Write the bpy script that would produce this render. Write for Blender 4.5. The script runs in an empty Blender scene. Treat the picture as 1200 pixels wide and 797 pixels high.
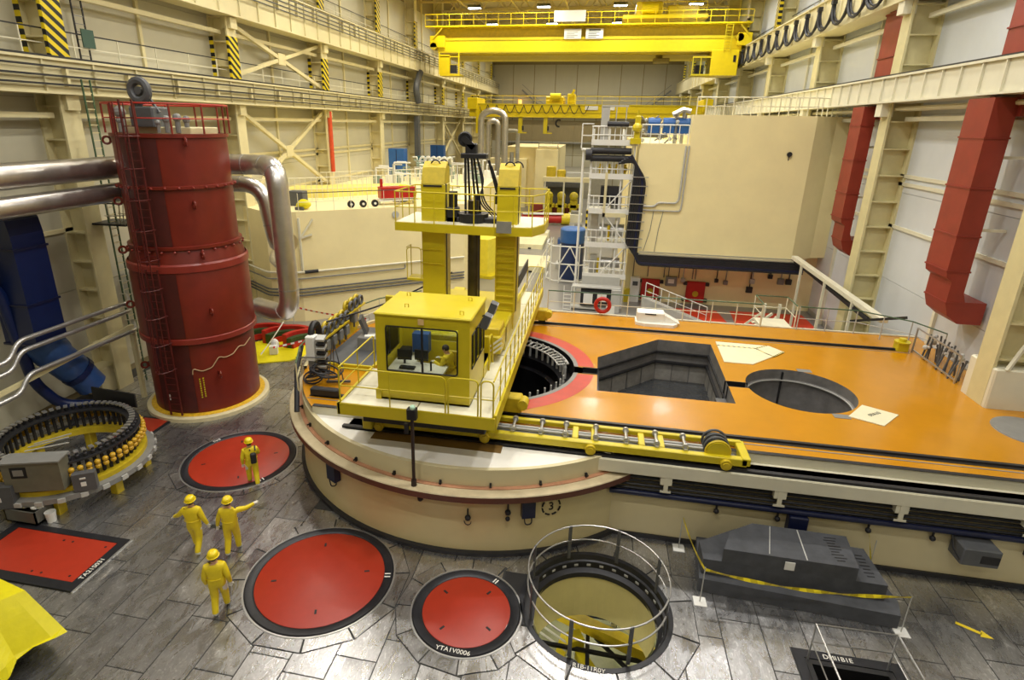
import bpy, bmesh, math, random
from mathutils import Vector, Matrix, Euler
random.seed(7)
PI = math.pi
R = math.radians
sc = bpy.context.scene
col = sc.collection

# ------------------------------------------------------------------ camera
cam = bpy.data.cameras.new('camera')
cam.sensor_fit = 'HORIZONTAL'; cam.sensor_width = 36.0
cam.lens = 20.148; cam.shift_x = 0.02353; cam.shift_y = -0.02238
cam.clip_start = 0.1; cam.clip_end = 400
camo = bpy.data.objects.new('camera', cam); col.objects.link(camo)
camo.matrix_world = Matrix.Translation((0, 0, 11.8)) @ (
    Matrix.Rotation(.1821, 4, 'Z') @ Matrix.Rotation(-.3255, 4, 'X') @
    Matrix(((1, 0, 0, 0), (0, 0, -1, 0), (0, 1, 0, 0), (0, 0, 0, 1))) @ Matrix.Rotation(.0163, 4, 'Z'))
sc.camera = camo

# ------------------------------------------------------------------ world, exposure, hall lamps
w = bpy.data.worlds.new('hall_air'); sc.world = w; w.use_nodes = True
w.node_tree.nodes['Background'].inputs[0].default_value = (1, .95, .82, 1)
w.node_tree.nodes['Background'].inputs[1].default_value = .02
sc.view_settings.view_transform = 'Standard'; sc.view_settings.look = 'None'
sc.view_settings.gamma = 1; sc.view_settings.use_curve_mapping = False
sc.view_settings.exposure = -0.1
LAMP_Z = 24.3
LAMP_X = (-15.5, -7.5, 1.0, 9.0)
LAMP_Y = [-8 + 11.5 * k for k in range(11)]
def lamp_power(ix, y):
    p = 820.0
    if y < 10: p *= .8
    if y < 0: p *= .6
    if ix == 0 and y < 22: p *= .35
    if ix == 2 and 10 < y < 36: p *= 1.4
    if ix == 3: p *= .8 if y > 30 else .6
    if y > 95: p *= .8
    return p
def lamp_col(ix, y):
    a = min(1, max(0, (y - 14) / 40)); near = (1, .96, .9); far = ((1, .9, .7), (1, .92, .75), (1, .93, .8), (.98, .97, .94))[ix]
    return tuple(n + (f - n) * a for n, f in zip(near, far))

# ------------------------------------------------------------------ materials
def lin(c):
    c = c / 255
    return c / 12.92 if c <= .04045 else ((c + .055) / 1.055) ** 2.4
MATS = {}
def mat(name, rgb, rough=.5, metal=0., var=.08, scale=2.5, bump=0., coat=0., emit=None, rand=0.):
    if name in MATS: return MATS[name]
    m = bpy.data.materials.new(name); m.use_nodes = True
    nt = m.node_tree; b = nt.nodes['Principled BSDF']
    c = [lin(x) for x in rgb]
    b.inputs['Roughness'].default_value = rough; b.inputs['Metallic'].default_value = metal
    if coat: b.inputs['Coat Weight'].default_value = coat; b.inputs['Coat Roughness'].default_value = .08
    if emit:
        b.inputs['Emission Color'].default_value = (*emit[0], 1); b.inputs['Emission Strength'].default_value = emit[1]
    tc = nt.nodes.new('ShaderNodeTexCoord'); no = nt.nodes.new('ShaderNodeTexNoise')
    no.inputs['Scale'].default_value = scale; no.inputs['Detail'].default_value = 5; no.inputs['Roughness'].default_value = .6
    nt.links.new(tc.outputs['Object'], no.inputs['Vector'])
    mr = nt.nodes.new('ShaderNodeMapRange')
    mr.inputs[1].default_value = .3; mr.inputs[2].default_value = .7
    mr.inputs[3].default_value = 1 - var; mr.inputs[4].default_value = 1 + var
    nt.links.new(no.outputs['Fac'], mr.inputs[0])
    hs = nt.nodes.new('ShaderNodeHueSaturation'); hs.inputs['Color'].default_value = (*c, 1)
    val = mr.outputs[0]
    if rand:
        oi = nt.nodes.new('ShaderNodeObjectInfo'); m2 = nt.nodes.new('ShaderNodeMapRange')
        m2.inputs[3].default_value = 1 - rand; m2.inputs[4].default_value = 1 + rand
        nt.links.new(oi.outputs['Random'], m2.inputs[0])
        mu = nt.nodes.new('ShaderNodeMath'); mu.operation = 'MULTIPLY'
        nt.links.new(val, mu.inputs[0]); nt.links.new(m2.outputs[0], mu.inputs[1]); val = mu.outputs[0]
    nt.links.new(val, hs.inputs['Value']); nt.links.new(hs.outputs[0], b.inputs['Base Color'])
    if bump:
        bp = nt.nodes.new('ShaderNodeBump'); bp.inputs['Strength'].default_value = bump; bp.inputs['Distance'].default_value = .02
        nt.links.new(no.outputs['Fac'], bp.inputs['Height']); nt.links.new(bp.outputs[0], b.inputs['Normal'])
    MATS[name] = m; return m
CREAM = mat('cream_paint', (214, 204, 160), .55, var=.05, scale=.7)
CREAM2 = mat('cream_concrete', (240, 226, 172), .6, var=.05, scale=.5)
OFFW = mat('offwhite_panel', (192, 187, 162), .5, var=.04, scale=.6, rand=.03)
OFFW_R = mat('white_panel', (204, 208, 210), .5, var=.04, scale=.6, rand=.03)
STEELP = mat('cream_steel', (216, 205, 158), .45, var=.06, scale=1.2)
COLC = mat('column_cream', (206, 197, 150), .45, var=.05)
STEELW = mat('white_steel', (218, 214, 190), .4, var=.05, scale=1.2)
TAN = mat('tan_panel', (150, 136, 98), .6, var=.06)
ROOFM = mat('roof_deck', (196, 182, 146), .8, var=.1)
TRUSS = mat('truss_paint', (200, 186, 138), .6)
YEL = mat('yellow_paint', (200, 182, 28), .35, var=.05, scale=2)
YELD = mat('yellow_worn', (196, 172, 28), .5, var=.14, scale=4)
YELB = mat('yellow_crane', (226, 202, 16), .35, var=.04)
TARPY = mat('yellow_tarp', (222, 210, 12), .45, var=.05, scale=5, bump=.3)
RED = mat('red_lid_paint', (164, 46, 24), .4, var=.06, scale=3)
TOWER = mat('tower_red', (112, 32, 18), .38, var=.14, scale=1.5)
TOWER2 = mat('tower_red_band', (134, 46, 36), .35, var=.1)
DUCTR = mat('red_duct_paint', (138, 50, 36), .45, var=.12, scale=1.5)
REDRING = mat('red_ring_paint', (190, 62, 46), .35, var=.1, scale=2)
REDBOX = mat('red_box_paint', (176, 30, 22), .4)
ORANGE = mat('orange_deck_paint', (190, 131, 16), .24, var=.07, scale=.8, coat=.1)
BLACK = mat('black_rubber', (24, 24, 26), .5, var=.2)
RINGB = mat('black_ring_steel', (34, 35, 40), .4, metal=.2, var=.25, scale=6)
DARK = mat('dark_steel', (46, 46, 48), .45, metal=.3, var=.2)
DARKW = mat('dark_pool_steel', (122, 120, 118), .4, metal=.2, var=.25, scale=2)
BROWN = mat('brown_edge', (92, 56, 42), .5, var=.2, scale=3)
BROWNT = mat('copper_strip', (176, 128, 96), .5, var=.15, scale=3)
HALLF = mat('hall_floor_paint', (146, 144, 140), .3, metal=.3, var=.08, scale=.4)
BLUE = mat('blue_duct_paint', (14, 31, 76), .38, var=.1, scale=1.5)
BLUEL = mat('blue_light_paint', (48, 82, 140), .4, var=.15, scale=2)
NAVY = mat('navy_paint', (18, 26, 60), .4, var=.1)
BLUEB = mat('blue_bright', (40, 92, 160), .4, var=.08)
GREY = mat('grey_paint', (128, 128, 124), .45, var=.1)
GREYD = mat('grey_dark', (82, 84, 86), .5, var=.15)
GREYL = mat('grey_light', (180, 180, 174), .45, var=.06)
SLAB = mat('slab_concrete', (70, 72, 76), .75, var=.22, scale=2.5, bump=.2)
WHITE = mat('white_sheet', (236, 234, 224), .5, var=.03)
SIGNW = mat('sign_white', (226, 226, 220), .5, var=.02)
STUDY = mat('stud_yellow', (198, 156, 30), .45, var=.15)
CABLE = mat('cable_black', (30, 30, 34), .6, var=.2)
GREEN = mat('green_rail', (64, 92, 64), .4, var=.1)
OLIVE = mat('green_hose', (44, 70, 34), .55, var=.15)
CHROME = mat('lagging_metal', (208, 204, 197), .3, metal=.9, var=.08, scale=3, bump=.15)
ALU = mat('aluminium', (188, 188, 186), .35, metal=.8, var=.06)
SKIN = mat('skin', (196, 150, 122), .55)
HAIR = mat('dark_hair', (38, 30, 26), .7)
GLOVE = mat('white_glove', (226, 222, 208), .6)
SHOE = mat('white_overshoe', (206, 206, 196), .6)
COVER = mat('coverall_yellow', (224, 200, 24), .6, var=.06, scale=8, bump=.3)
HELM = mat('hard_hat_yellow', (232, 206, 20), .3)
STRAPB = mat('black_harness', (28, 28, 28), .6)
LAMPG = mat('lamp_diffuser', (255, 255, 255), .4, emit=((.86, .9, 1), 18))
ORLAMP = mat('orange_beacon', (255, 120, 50), .4, emit=((1, .35, .08), 3))
PINK = mat('faded_red_paint', (206, 120, 92), .5, var=.1)
BROWNSH = mat('brown_gasket_paint', (120, 92, 44), .45, var=.08)

def floor_mat():
    m = bpy.data.materials.new('floor_steel'); m.use_nodes = True; nt = m.node_tree; N = nt.nodes.new; L = nt.links.new
    b = nt.nodes['Principled BSDF']; b.inputs['Metallic'].default_value = .9
    g = N('ShaderNodeNewGeometry'); oi = N('ShaderNodeObjectInfo'); mp = N('ShaderNodeMapping'); mp.inputs['Scale'].default_value = (1.6, .7, 1)
    L(g.outputs['Position'], mp.inputs['Vector'])
    n1 = N('ShaderNodeTexNoise'); n1.inputs['Scale'].default_value = 1.5; n1.inputs['Detail'].default_value = 8; n1.inputs['Roughness'].default_value = .72; n1.inputs['Distortion'].default_value = .8
    n2 = N('ShaderNodeTexNoise'); n2.inputs['Scale'].default_value = .3; n2.inputs['Detail'].default_value = 2
    n3 = N('ShaderNodeTexNoise'); n3.inputs['Scale'].default_value = 6; n3.inputs['Detail'].default_value = 6; n3.inputs['Distortion'].default_value = 2.5
    L(mp.outputs[0], n1.inputs['Vector']); L(g.outputs['Position'], n2.inputs['Vector']); L(mp.outputs[0], n3.inputs['Vector'])
    cr = N('ShaderNodeValToRGB'); e = cr.color_ramp.elements
    e[0].position = .28; e[0].color = (.32, .32, .325, 1); e[1].position = .56; e[1].color = (.45, .45, .455, 1)
    e2 = e.new(.68); e2.color = (.8, .8, .8, 1)
    mxn = N('ShaderNodeMath'); mxn.operation = 'MULTIPLY_ADD'; mxn.inputs[1].default_value = .5; mh = N('ShaderNodeMath'); mh.operation = 'MULTIPLY'; mh.inputs[1].default_value = .5
    L(n3.outputs['Fac'], mh.inputs[0]); L(n1.outputs['Fac'], mxn.inputs[0]); L(mh.outputs[0], mxn.inputs[2])
    L(mxn.outputs[0], cr.inputs[0])
    mr = N('ShaderNodeMapRange'); mr.inputs[3].default_value = .78; mr.inputs[4].default_value = 1.2; L(oi.outputs['Random'], mr.inputs[0])
    mr2 = N('ShaderNodeMapRange'); mr2.inputs[1].default_value = .3; mr2.inputs[2].default_value = .7; mr2.inputs[3].default_value = .85; mr2.inputs[4].default_value = 1.15; L(n2.outputs['Fac'], mr2.inputs[0])
    mu = N('ShaderNodeMath'); mu.operation = 'MULTIPLY'; L(mr.outputs[0], mu.inputs[0]); L(mr2.outputs[0], mu.inputs[1])
    hs = N('ShaderNodeHueSaturation'); L(cr.outputs[0], hs.inputs['Color']); L(mu.outputs[0], hs.inputs['Value']); L(hs.outputs[0], b.inputs['Base Color'])
    rr = N('ShaderNodeMapRange'); rr.inputs[1].default_value = .35; rr.inputs[2].default_value = .65; rr.inputs[3].default_value = .2; rr.inputs[4].default_value = .38
    L(n1.outputs['Fac'], rr.inputs[0]); L(rr.outputs[0], b.inputs['Roughness'])
    bp = N('ShaderNodeBump'); bp.inputs['Strength'].default_value = .3; bp.inputs['Distance'].default_value = .02
    L(mxn.outputs[0], bp.inputs['Height']); L(bp.outputs[0], b.inputs['Normal'])
    return m
FLOORM = floor_mat()
SEAM = mat('weld_seam', (66, 66, 64), .6, metal=.2, var=.3, scale=6)
def glass_mat():
    m = bpy.data.materials.new('window_glass'); m.use_nodes = True; nt = m.node_tree; nt.nodes.clear()
    o = nt.nodes.new('ShaderNodeOutputMaterial'); t = nt.nodes.new('ShaderNodeBsdfTransparent'); g = nt.nodes.new('ShaderNodeBsdfGlossy')
    t.inputs[0].default_value = (.86, .9, .88, 1); g.inputs['Roughness'].default_value = .03
    f = nt.nodes.new('ShaderNodeFresnel'); f.inputs[0].default_value = 1.5; mx = nt.nodes.new('ShaderNodeMixShader')
    nt.links.new(f.outputs[0], mx.inputs[0]); nt.links.new(t.outputs[0], mx.inputs[1]); nt.links.new(g.outputs[0], mx.inputs[2]); nt.links.new(mx.outputs[0], o.inputs[0])
    return m
GLASS = glass_mat()
def water_mat():
    m = mat('pool_water', (58, 60, 62), .1, var=.1, scale=3, bump=.0)
    nt = m.node_tree; b = nt.nodes['Principled BSDF']
    n = nt.nodes.new('ShaderNodeTexNoise'); n.inputs['Scale'].default_value = 5; n.inputs['Detail'].default_value = 3
    g = nt.nodes.new('ShaderNodeNewGeometry'); nt.links.new(g.outputs['Position'], n.inputs['Vector'])
    bp = nt.nodes.new('ShaderNodeBump'); bp.inputs['Strength'].default_value = .4; bp.inputs['Distance'].default_value = .05
    nt.links.new(n.outputs['Fac'], bp.inputs['Height']); nt.links.new(bp.outputs[0], b.inputs['Normal'])
    return m
WATER = water_mat()
def stripe_mat(name, c1, c2, freq, axis):
    m = bpy.data.materials.new(name); m.use_nodes = True; nt = m.node_tree; b = nt.nodes['Principled BSDF']
    b.inputs['Roughness'].default_value = .5
    tc = nt.nodes.new('ShaderNodeTexCoord'); d = nt.nodes.new('ShaderNodeVectorMath'); d.operation = 'DOT_PRODUCT'; d.inputs[1].default_value = axis
    nt.links.new(tc.outputs['Object'], d.inputs[0])
    a = nt.nodes.new('ShaderNodeMath'); a.operation = 'MULTIPLY'; a.inputs[1].default_value = freq; nt.links.new(d.outputs['Value'], a.inputs[0])
    fr = nt.nodes.new('ShaderNodeMath'); fr.operation = 'FRACT'; nt.links.new(a.outputs[0], fr.inputs[0])
    gt = nt.nodes.new('ShaderNodeMath'); gt.operation = 'GREATER_THAN'; gt.inputs[1].default_value = .5; nt.links.new(fr.outputs[0], gt.inputs[0])
    mx = nt.nodes.new('ShaderNodeMix'); mx.data_type = 'RGBA'
    mx.inputs[6].default_value = (*[lin(x) for x in c1], 1); mx.inputs[7].default_value = (*[lin(x) for x in c2], 1)
    nt.links.new(gt.outputs[0], mx.inputs[0]); nt.links.new(mx.outputs[2], b.inputs['Base Color'])
    return m
HAZ = stripe_mat('hazard_stripe', (224, 200, 20), (22, 22, 22), 2.4, (0, .75, 1))
HAZF = stripe_mat('hazard_stripe_flat', (224, 212, 120), (40, 40, 30), 5, (1, 1, 0))
RWT = stripe_mat('red_white_tape', (230, 230, 224), (200, 40, 40), 3, (1, .3, 0))
YBT = stripe_mat('warning_tape_print', (232, 212, 30), (190, 170, 20), 3, (1, .6, 0))

# ------------------------------------------------------------------ mesh builder
class MB:
    def __init__(s): s.v = []; s.f = []; s.c = []
    def add(s, vs, fs):
        n = len(s.v); s.c.append((n, len(s.f))); s.v += [tuple(p) for p in vs]; s.f += [tuple(i + n for i in f) for f in fs]; return s
    def box(s, x0, x1, y0, y1, z0, z1):
        return s.add([(x0, y0, z0), (x1, y0, z0), (x1, y1, z0), (x0, y1, z0), (x0, y0, z1), (x1, y0, z1), (x1, y1, z1), (x0, y1, z1)],
                     [(3, 2, 1, 0), (4, 5, 6, 7), (0, 1, 5, 4), (1, 2, 6, 5), (2, 3, 7, 6), (3, 0, 4, 7)])
    def obox(s, c, size, rz=0, rx=0, ry=0):
        M = Matrix.Translation(c) @ Euler((rx, ry, rz)).to_matrix().to_4x4(); a, b, d = [x / 2 for x in size]
        P = [M @ Vector(p) for p in ((-a, -b, -d), (a, -b, -d), (a, b, -d), (-a, b, -d), (-a, -b, d), (a, -b, d), (a, b, d), (-a, b, d))]
        return s.add(P, [(3, 2, 1, 0), (4, 5, 6, 7), (0, 1, 5, 4), (1, 2, 6, 5), (2, 3, 7, 6), (3, 0, 4, 7)])
    def cbox(s, x0, x1, y0, y1, z0, z1, c=.03):          # box with chamfered vertical and top edges
        def r(i, z): return [(x0 + i, y0 + c, z), (x0 + c, y0 + i, z), (x1 - c, y0 + i, z), (x1 - i, y0 + c, z), (x1 - i, y1 - c, z), (x1 - c, y1 - i, z), (x0 + c, y1 - i, z), (x0 + i, y1 - c, z)]
        V = r(0, z0) + r(0, z1 - c) + [(x0 + c, y0 + c, z1)] * 2 + [(x1 - c, y0 + c, z1)] * 2 + [(x1 - c, y1 - c, z1)] * 2 + [(x0 + c, y1 - c, z1)] * 2
        F = [tuple(range(7, -1, -1))]
        for k in range(8):
            j = (k + 1) % 8; F.append((k, j, 8 + j, 8 + k)); F.append((8 + k, 8 + j, 16 + j, 16 + k))
        F.append((17, 18, 21, 22)); return s.add(V, F)
    def bar(s, p, q, a=.06, b=None, up=(0, 0, 1)):
        b = b or a; p = Vector(p); q = Vector(q); d = (q - p).normalized(); u = Vector(up)
        if abs(d.dot(u)) > .98: u = Vector((0, 1, 0))
        sx = d.cross(u).normalized() * a / 2; sy = sx.cross(d).normalized() * b / 2
        V = [p - sx - sy, p + sx - sy, p + sx + sy, p - sx + sy, q - sx - sy, q + sx - sy, q + sx + sy, q - sx + sy]
        return s.add(V, [(3, 2, 1, 0), (4, 5, 6, 7), (0, 1, 5, 4), (1, 2, 6, 5), (2, 3, 7, 6), (3, 0, 4, 7)])
    def tube(s, pts, r, n=8, closed=False):
        P = [Vector(p) for p in pts]; m = len(P); V = []; u = None
        for i in range(m):
            a = P[(i - 1) % m] if (closed or i > 0) else P[i]; b = P[(i + 1) % m] if (closed or i < m - 1) else P[i]
            d = (b - a).normalized()
            if u is None: u = d.orthogonal().normalized()
            u = (u - d * u.dot(d)).normalized(); w_ = d.cross(u)
            rr = r[i] if isinstance(r, (list, tuple)) else r
            V += [P[i] + (u * math.cos(2 * PI * k / n) + w_ * math.sin(2 * PI * k / n)) * rr for k in range(n)]
        F = []
        for i in range(m if closed else m - 1):
            j = (i + 1) % m
            for k in range(n): F.append((i * n + k, i * n + (k + 1) % n, j * n + (k + 1) % n, j * n + k))
        if not closed: F.append(tuple(range(n - 1, -1, -1))); F.append(tuple((m - 1) * n + k for k in range(n)))
        return s.add(V, F)
    def cyl(s, p, q, r, n=16): return s.tube([p, q], r, n)
    def lathe(s, cx, cy, prof, n=48, a0=0., a1=2 * PI):
        full = abs(a1 - a0 - 2 * PI) < 1e-6; m = n if full else n + 1; V = []; k = len(prof); F = []
        for i in range(m):
            a = a0 + (a1 - a0) * i / n
            V += [(cx + r * math.cos(a), cy + r * math.sin(a), z) for r, z in prof]
        for i in range(n):
            j = (i + 1) % m
            for t in range(k - 1): F.append((i * k + t, j * k + t, j * k + t + 1, i * k + t + 1))
        return s.add(V, F)
    def disc(s, cx, cy, r, z0, z1, n=48):
        return s.prism([(cx + r * math.cos(2 * PI * i / n), cy + r * math.sin(2 * PI * i / n)) for i in range(n)], z0, z1)
    def prism(s, poly, z0, z1):
        n = len(poly); V = [(x, y, z0) for x, y in poly] + [(x, y, z1) for x, y in poly]
        F = [tuple(range(n - 1, -1, -1)), tuple(range(n, 2 * n))] + [(i, (i + 1) % n, n + (i + 1) % n, n + i) for i in range(n)]
        return s.add(V, F)
    def prism_y(s, poly, y0, y1):      # poly in x,z
        n = len(poly); V = [(x, y0, z) for x, z in poly] + [(x, y1, z) for x, z in poly]
        F = [tuple(range(n)), tuple(range(2 * n - 1, n - 1, -1))] + [(i, n + i, n + (i + 1) % n, (i + 1) % n) for i in range(n)]
        return s.add(V, F)
    def prism_x(s, poly, x0, x1):      # poly in y,z
        n = len(poly); V = [(x0, y, z) for y, z in poly] + [(x1, y, z) for y, z in poly]
        F = [tuple(range(n - 1, -1, -1)), tuple(range(n, 2 * n))] + [(i, (i + 1) % n, n + (i + 1) % n, n + i) for i in range(n)]
        return s.add(V, F)
    def ball(s, c, r, n=12, m=8):
        rx, ry, rz = r if isinstance(r, tuple) else (r, r, r); V = [(c[0], c[1], c[2] - rz)]; F = []
        for i in range(1, m):
            t = PI * i / m - PI / 2
            V += [(c[0] + rx * math.cos(t) * math.cos(2 * PI * k / n), c[1] + ry * math.cos(t) * math.sin(2 * PI * k / n), c[2] + rz * math.sin(t)) for k in range(n)]
        V.append((c[0], c[1], c[2] + rz))
        for k in range(n):
            F.append((0, 1 + (k + 1) % n, 1 + k)); e = 1 + (m - 2) * n; F.append((e + k, e + (k + 1) % n, len(V) - 1))
        for i in range(m - 2):
            for k in range(n): a = 1 + i * n; F.append((a + k, a + (k + 1) % n, a + n + (k + 1) % n, a + n + k))
        return s.add(V, F)
    def build_each(s, name, m, parent, k=1, smooth=False):   # each K primitives a part of their own
        out = []; C = s.c + [(len(s.v), len(s.f))]
        for i in range(0, len(s.c), k):
            v0, f0 = C[i]; v1, f1 = C[min(i + k, len(s.c))]
            b = MB(); b.v = s.v[v0:v1]; b.f = [tuple(q - v0 for q in f) for f in s.f[f0:f1]]; out.append(b.build(name, m, parent, smooth))
        return out
    def mesh(s, name, m, off=(0, 0, 0), smooth=False):
        me = bpy.data.meshes.new(name)
        me.from_pydata([(x - off[0], y - off[1], z - off[2]) for x, y, z in s.v], [], s.f); me.materials.append(m)
        if smooth:
            me.polygons.foreach_set('use_smooth', [True] * len(me.polygons))
            try: me.set_sharp_from_angle(angle=R(38))
            except Exception: pass
        me.update(); return me
    def build(s, name, m, parent=None, smooth=False, loc=None):
        off = WL.get(parent.name, (0, 0, 0)) if parent else (loc or (0, 0, 0))
        o = bpy.data.objects.new(name, s.mesh(name, m, off, smooth)); col.objects.link(o)
        if parent: o.parent = parent; WL[o.name] = off
        else: o.location = off; WL[o.name] = tuple(off)
        return o
WL = {}
USED = {}
def tag(o, label, cat, group=None):
    if group is None:
        assert label not in USED, label
    USED[label] = 1
    if len(label.split()) > 16: print('LONG', len(label.split()), label)
    o['label'] = label; o['category'] = cat
    if group: o['group'] = group
    return o
def thing(name, label, cat, loc, group=None):
    o = bpy.data.objects.new(name, None); o.empty_display_size = .2; col.objects.link(o); o.location = loc; WL[o.name] = tuple(loc)
    return tag(o, label, cat, group)
def one(name, mb, m, label, cat, loc, group=None, smooth=False):
    return tag(mb.build(name, m, None, smooth, loc), label, cat, group)
def struct(name, mb, m, smooth=False, loc=(0, 0, 0)):
    o = mb.build(name, m, None, smooth, loc); o['kind'] = 'structure'; return o
def piece(name, me, parent, loc, rz=0., sc_=None):       # shared-mesh copy of one piece, LOC in world
    o = bpy.data.objects.new(name, me); col.objects.link(o); o.parent = parent; off = WL[parent.name]
    o.location = (loc[0] - off[0], loc[1] - off[1], loc[2] - off[2]); o.rotation_euler.z = rz
    if sc_: o.scale = sc_
    WL[o.name] = off
    return o
def copy_tree(o, dx, label=None, parent=None):
    c = o.copy(); col.objects.link(c)
    if parent: c.parent = parent
    else: c.location = Vector(o.location) + Vector(dx); WL[c.name] = tuple(c.location)
    for ch in list(o.children): copy_tree(ch, dx, None, c)
    if label: tag(c, label, c['category'], c.get('group'))
    return c
def arc(c, r, a0, a1, n, z): return [(c[0] + r * math.cos(a0 + (a1 - a0) * i / n), c[1] + r * math.sin(a0 + (a1 - a0) * i / n), z) for i in range(n + 1)]
def circle(c, r, n=40): return [(c[0] + r * math.cos(2 * PI * i / n), c[1] + r * math.sin(2 * PI * i / n)) for i in range(n)]
def clip(poly, a, b, keep):     # keep>0: left of a->b
    out = []; n = len(poly)
    def sd(p): return ((b[0] - a[0]) * (p[1] - a[1]) - (b[1] - a[1]) * (p[0] - a[0])) * keep
    for i in range(n):
        p, q = poly[i], poly[(i + 1) % n]; sp, sq = sd(p), sd(q)
        if sp >= 0: out.append(p)
        if (sp > 0) != (sq > 0) and abs(sp - sq) > 1e-12:
            t = sp / (sp - sq); out.append((p[0] + (q[0] - p[0]) * t, p[1] + (q[1] - p[1]) * t))
    return out
def area(p): return abs(sum(p[i][0] * p[(i + 1) % len(p)][1] - p[(i + 1) % len(p)][0] * p[i][1] for i in range(len(p)))) / 2 if len(p) > 2 else 0
def subtract(polys, hole):
    res = []
    xs = [p[0] for p in hole]; ys = [p[1] for p in hole]
    for poly in polys:
        if max(p[0] for p in poly) < min(xs) or min(p[0] for p in poly) > max(xs) or max(p[1] for p in poly) < min(ys) or min(p[1] for p in poly) > max(ys):
            res.append(poly); continue
        rem = poly
        for i in range(len(hole)):
            a, b = hole[i], hole[(i + 1) % len(hole)]
            o = clip(rem, a, b, -1)
            if area(o) > 1e-5: res.append(o)
            rem = clip(rem, a, b, 1)
            if area(rem) < 1e-6: break
    return res
def rect(x0, x1, y0, y1): return [(x0, y0), (x1, y0), (x1, y1), (x0, y1)]
def flat(mb, polys, z, zs=None):
    for p in polys:
        n = len(p); mb.add([(x, y, z) for x, y in p], [tuple(range(n))])
        if zs is not None: mb.add([(x, y, z) for x, y in p] + [(x, y, zs) for x, y in p], [(i, n + i, n + (i + 1) % n, (i + 1) % n) for i in range(n)])
    return mb
def text(name, body, size, loc, rot, m, parent=None, align='CENTER', ext=.002):
    c = bpy.data.curves.new(name, 'FONT'); c.body = body; c.size = size; c.align_x = align; c.align_y = 'CENTER'; c.extrude = ext
    c.materials.append(m); t_ = bpy.data.objects.new(name, c); col.objects.link(t_); dg = bpy.context.evaluated_depsgraph_get(); dg.update()
    me = bpy.data.meshes.new_from_object(t_.evaluated_get(dg)); bpy.data.objects.remove(t_); bpy.data.curves.remove(c)
    o = bpy.data.objects.new(name, me); col.objects.link(o)
    off = WL[parent.name] if parent else (0, 0, 0); o.parent = parent
    o.location = [loc[i] - off[i] for i in range(3)]; o.rotation_euler = rot; return o
def rail_posts(mb, pts, h, r=.022, mid=(.5,)):
    for p in pts: mb.cyl((p[0], p[1], p[2]), (p[0], p[1], p[2] + h), r, 6)
def railing(name, pts, h, m, label, posts_every=1.5, mtop=None, group=None, r=.025, mids=(.5,), closed=False, cat='railing', parent=None):
    """handrail along PTS (deck level) with posts, mid rails and a top rail as parts"""
    t = parent or thing(name, label, cat, pts[0], group)
    pp = []
    P = [Vector(p) for p in pts]
    if closed: P = P + [P[0]]
    for a, b in zip(P, P[1:]):
        n = max(1, round((b - a).length / posts_every)); pp += [a.lerp(b, i / n) for i in range(n)]
    if not closed: pp.append(P[-1])
    pm = MB().cyl((0, 0, 0), (0, 0, h), r, 6).mesh('post', m)
    for p in pp: piece('post', pm, t, p)
    up = Vector((0, 0, 1))
    MB().tube([p + up * h for p in (P[:-1] if closed else P)], r * 1.15, 8, closed).build('top_rail', mtop or m, t, True)
    for k in mids: MB().tube([p + up * h * k for p in (P[:-1] if closed else P)], r * .8, 6, closed).build('mid_rail', m, t, True)
    return t
def bend(pts, rad, n=6):
    """polyline with rounded corners"""
    P = [Vector(p) for p in pts]; out = [P[0]]
    for i in range(1, len(P) - 1):
        a = (P[i - 1] - P[i]); b = (P[i + 1] - P[i]); rr = min(rad, a.length * .49, b.length * .49)
        s_, e = P[i] + a.normalized() * rr, P[i] + b.normalized() * rr
        for k in range(n + 1):
            t = k / n; out.append(s_ * (1 - t) ** 2 + P[i] * 2 * t * (1 - t) + e * t * t)
    out.append(P[-1]); return out
# ================================================================== STRUCTURE
WC = (-3.65, 20.26)                    # centre of the reactor well
DZ = 3.0                               # level of the orange deck
HA, HB, HC, PIT = (-6.64, 11.53), (-2.50, 11.21), (-12.14, 16.27), (.73, 12.03)
BAYS = [9.2 + 11.5 * k for k in range(10)]
def ngon(c, r, n=12, ph=0.): return [(c[0] + r * math.cos(ph + 2 * PI * i / n), c[1] + r * math.sin(ph + 2 * PI * i / n)) for i in range(n)]
SQ = rect(5.72, 7.34, 9.2, 11.32)      # open square hatch
pit_hole = circle(PIT, 1.83, 40)
# floor with its two openings, steel plates laid on it one by one
fb = MB(); flat(fb, subtract(subtract([rect(-22, 14.6, -12, 28)], pit_hole), SQ), -.012)
floor = struct('floor', fb, SEAM)
flat(MB(), [rect(-22, 14.6, 27.9, 122)], -.004).build('hall_floor', HALLF, floor)
cA, cB, cC, cP = ngon(HA, 2.42, 12, .26), ngon(HB, 1.86, 12, .1), ngon(HC, 2.35, 12, .1), ngon(PIT, 2.6, 12, .26)
platform_fp = circle(WC, 7.1, 48)
fps = [cA, cP, cC, cB, SQ, rect(5.34, 7.7, 8.9, 11.72), rect(-16.7, -12.74, 9.68, 11.74), platform_fp]
def plate(polys, z=0.):
    mb = MB()
    c = polys[0][0]
    for p in polys: flat(mb, [p], z, z - .011)
    cx = sum(p[0] for p in polys[0]) / len(polys[0]); cy = sum(p[1] for p in polys[0]) / len(polys[0])
    o = mb.build('floor_plate', FLOORM, floor)
    o.data.transform(Matrix.Translation((-cx, -cy, 0))); o.location = (cx, cy, random.uniform(0, .002))
    o.rotation_euler = (R(random.uniform(-.12, .12)), R(random.uniform(-.12, .12)), 0)
g = .016
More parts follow.
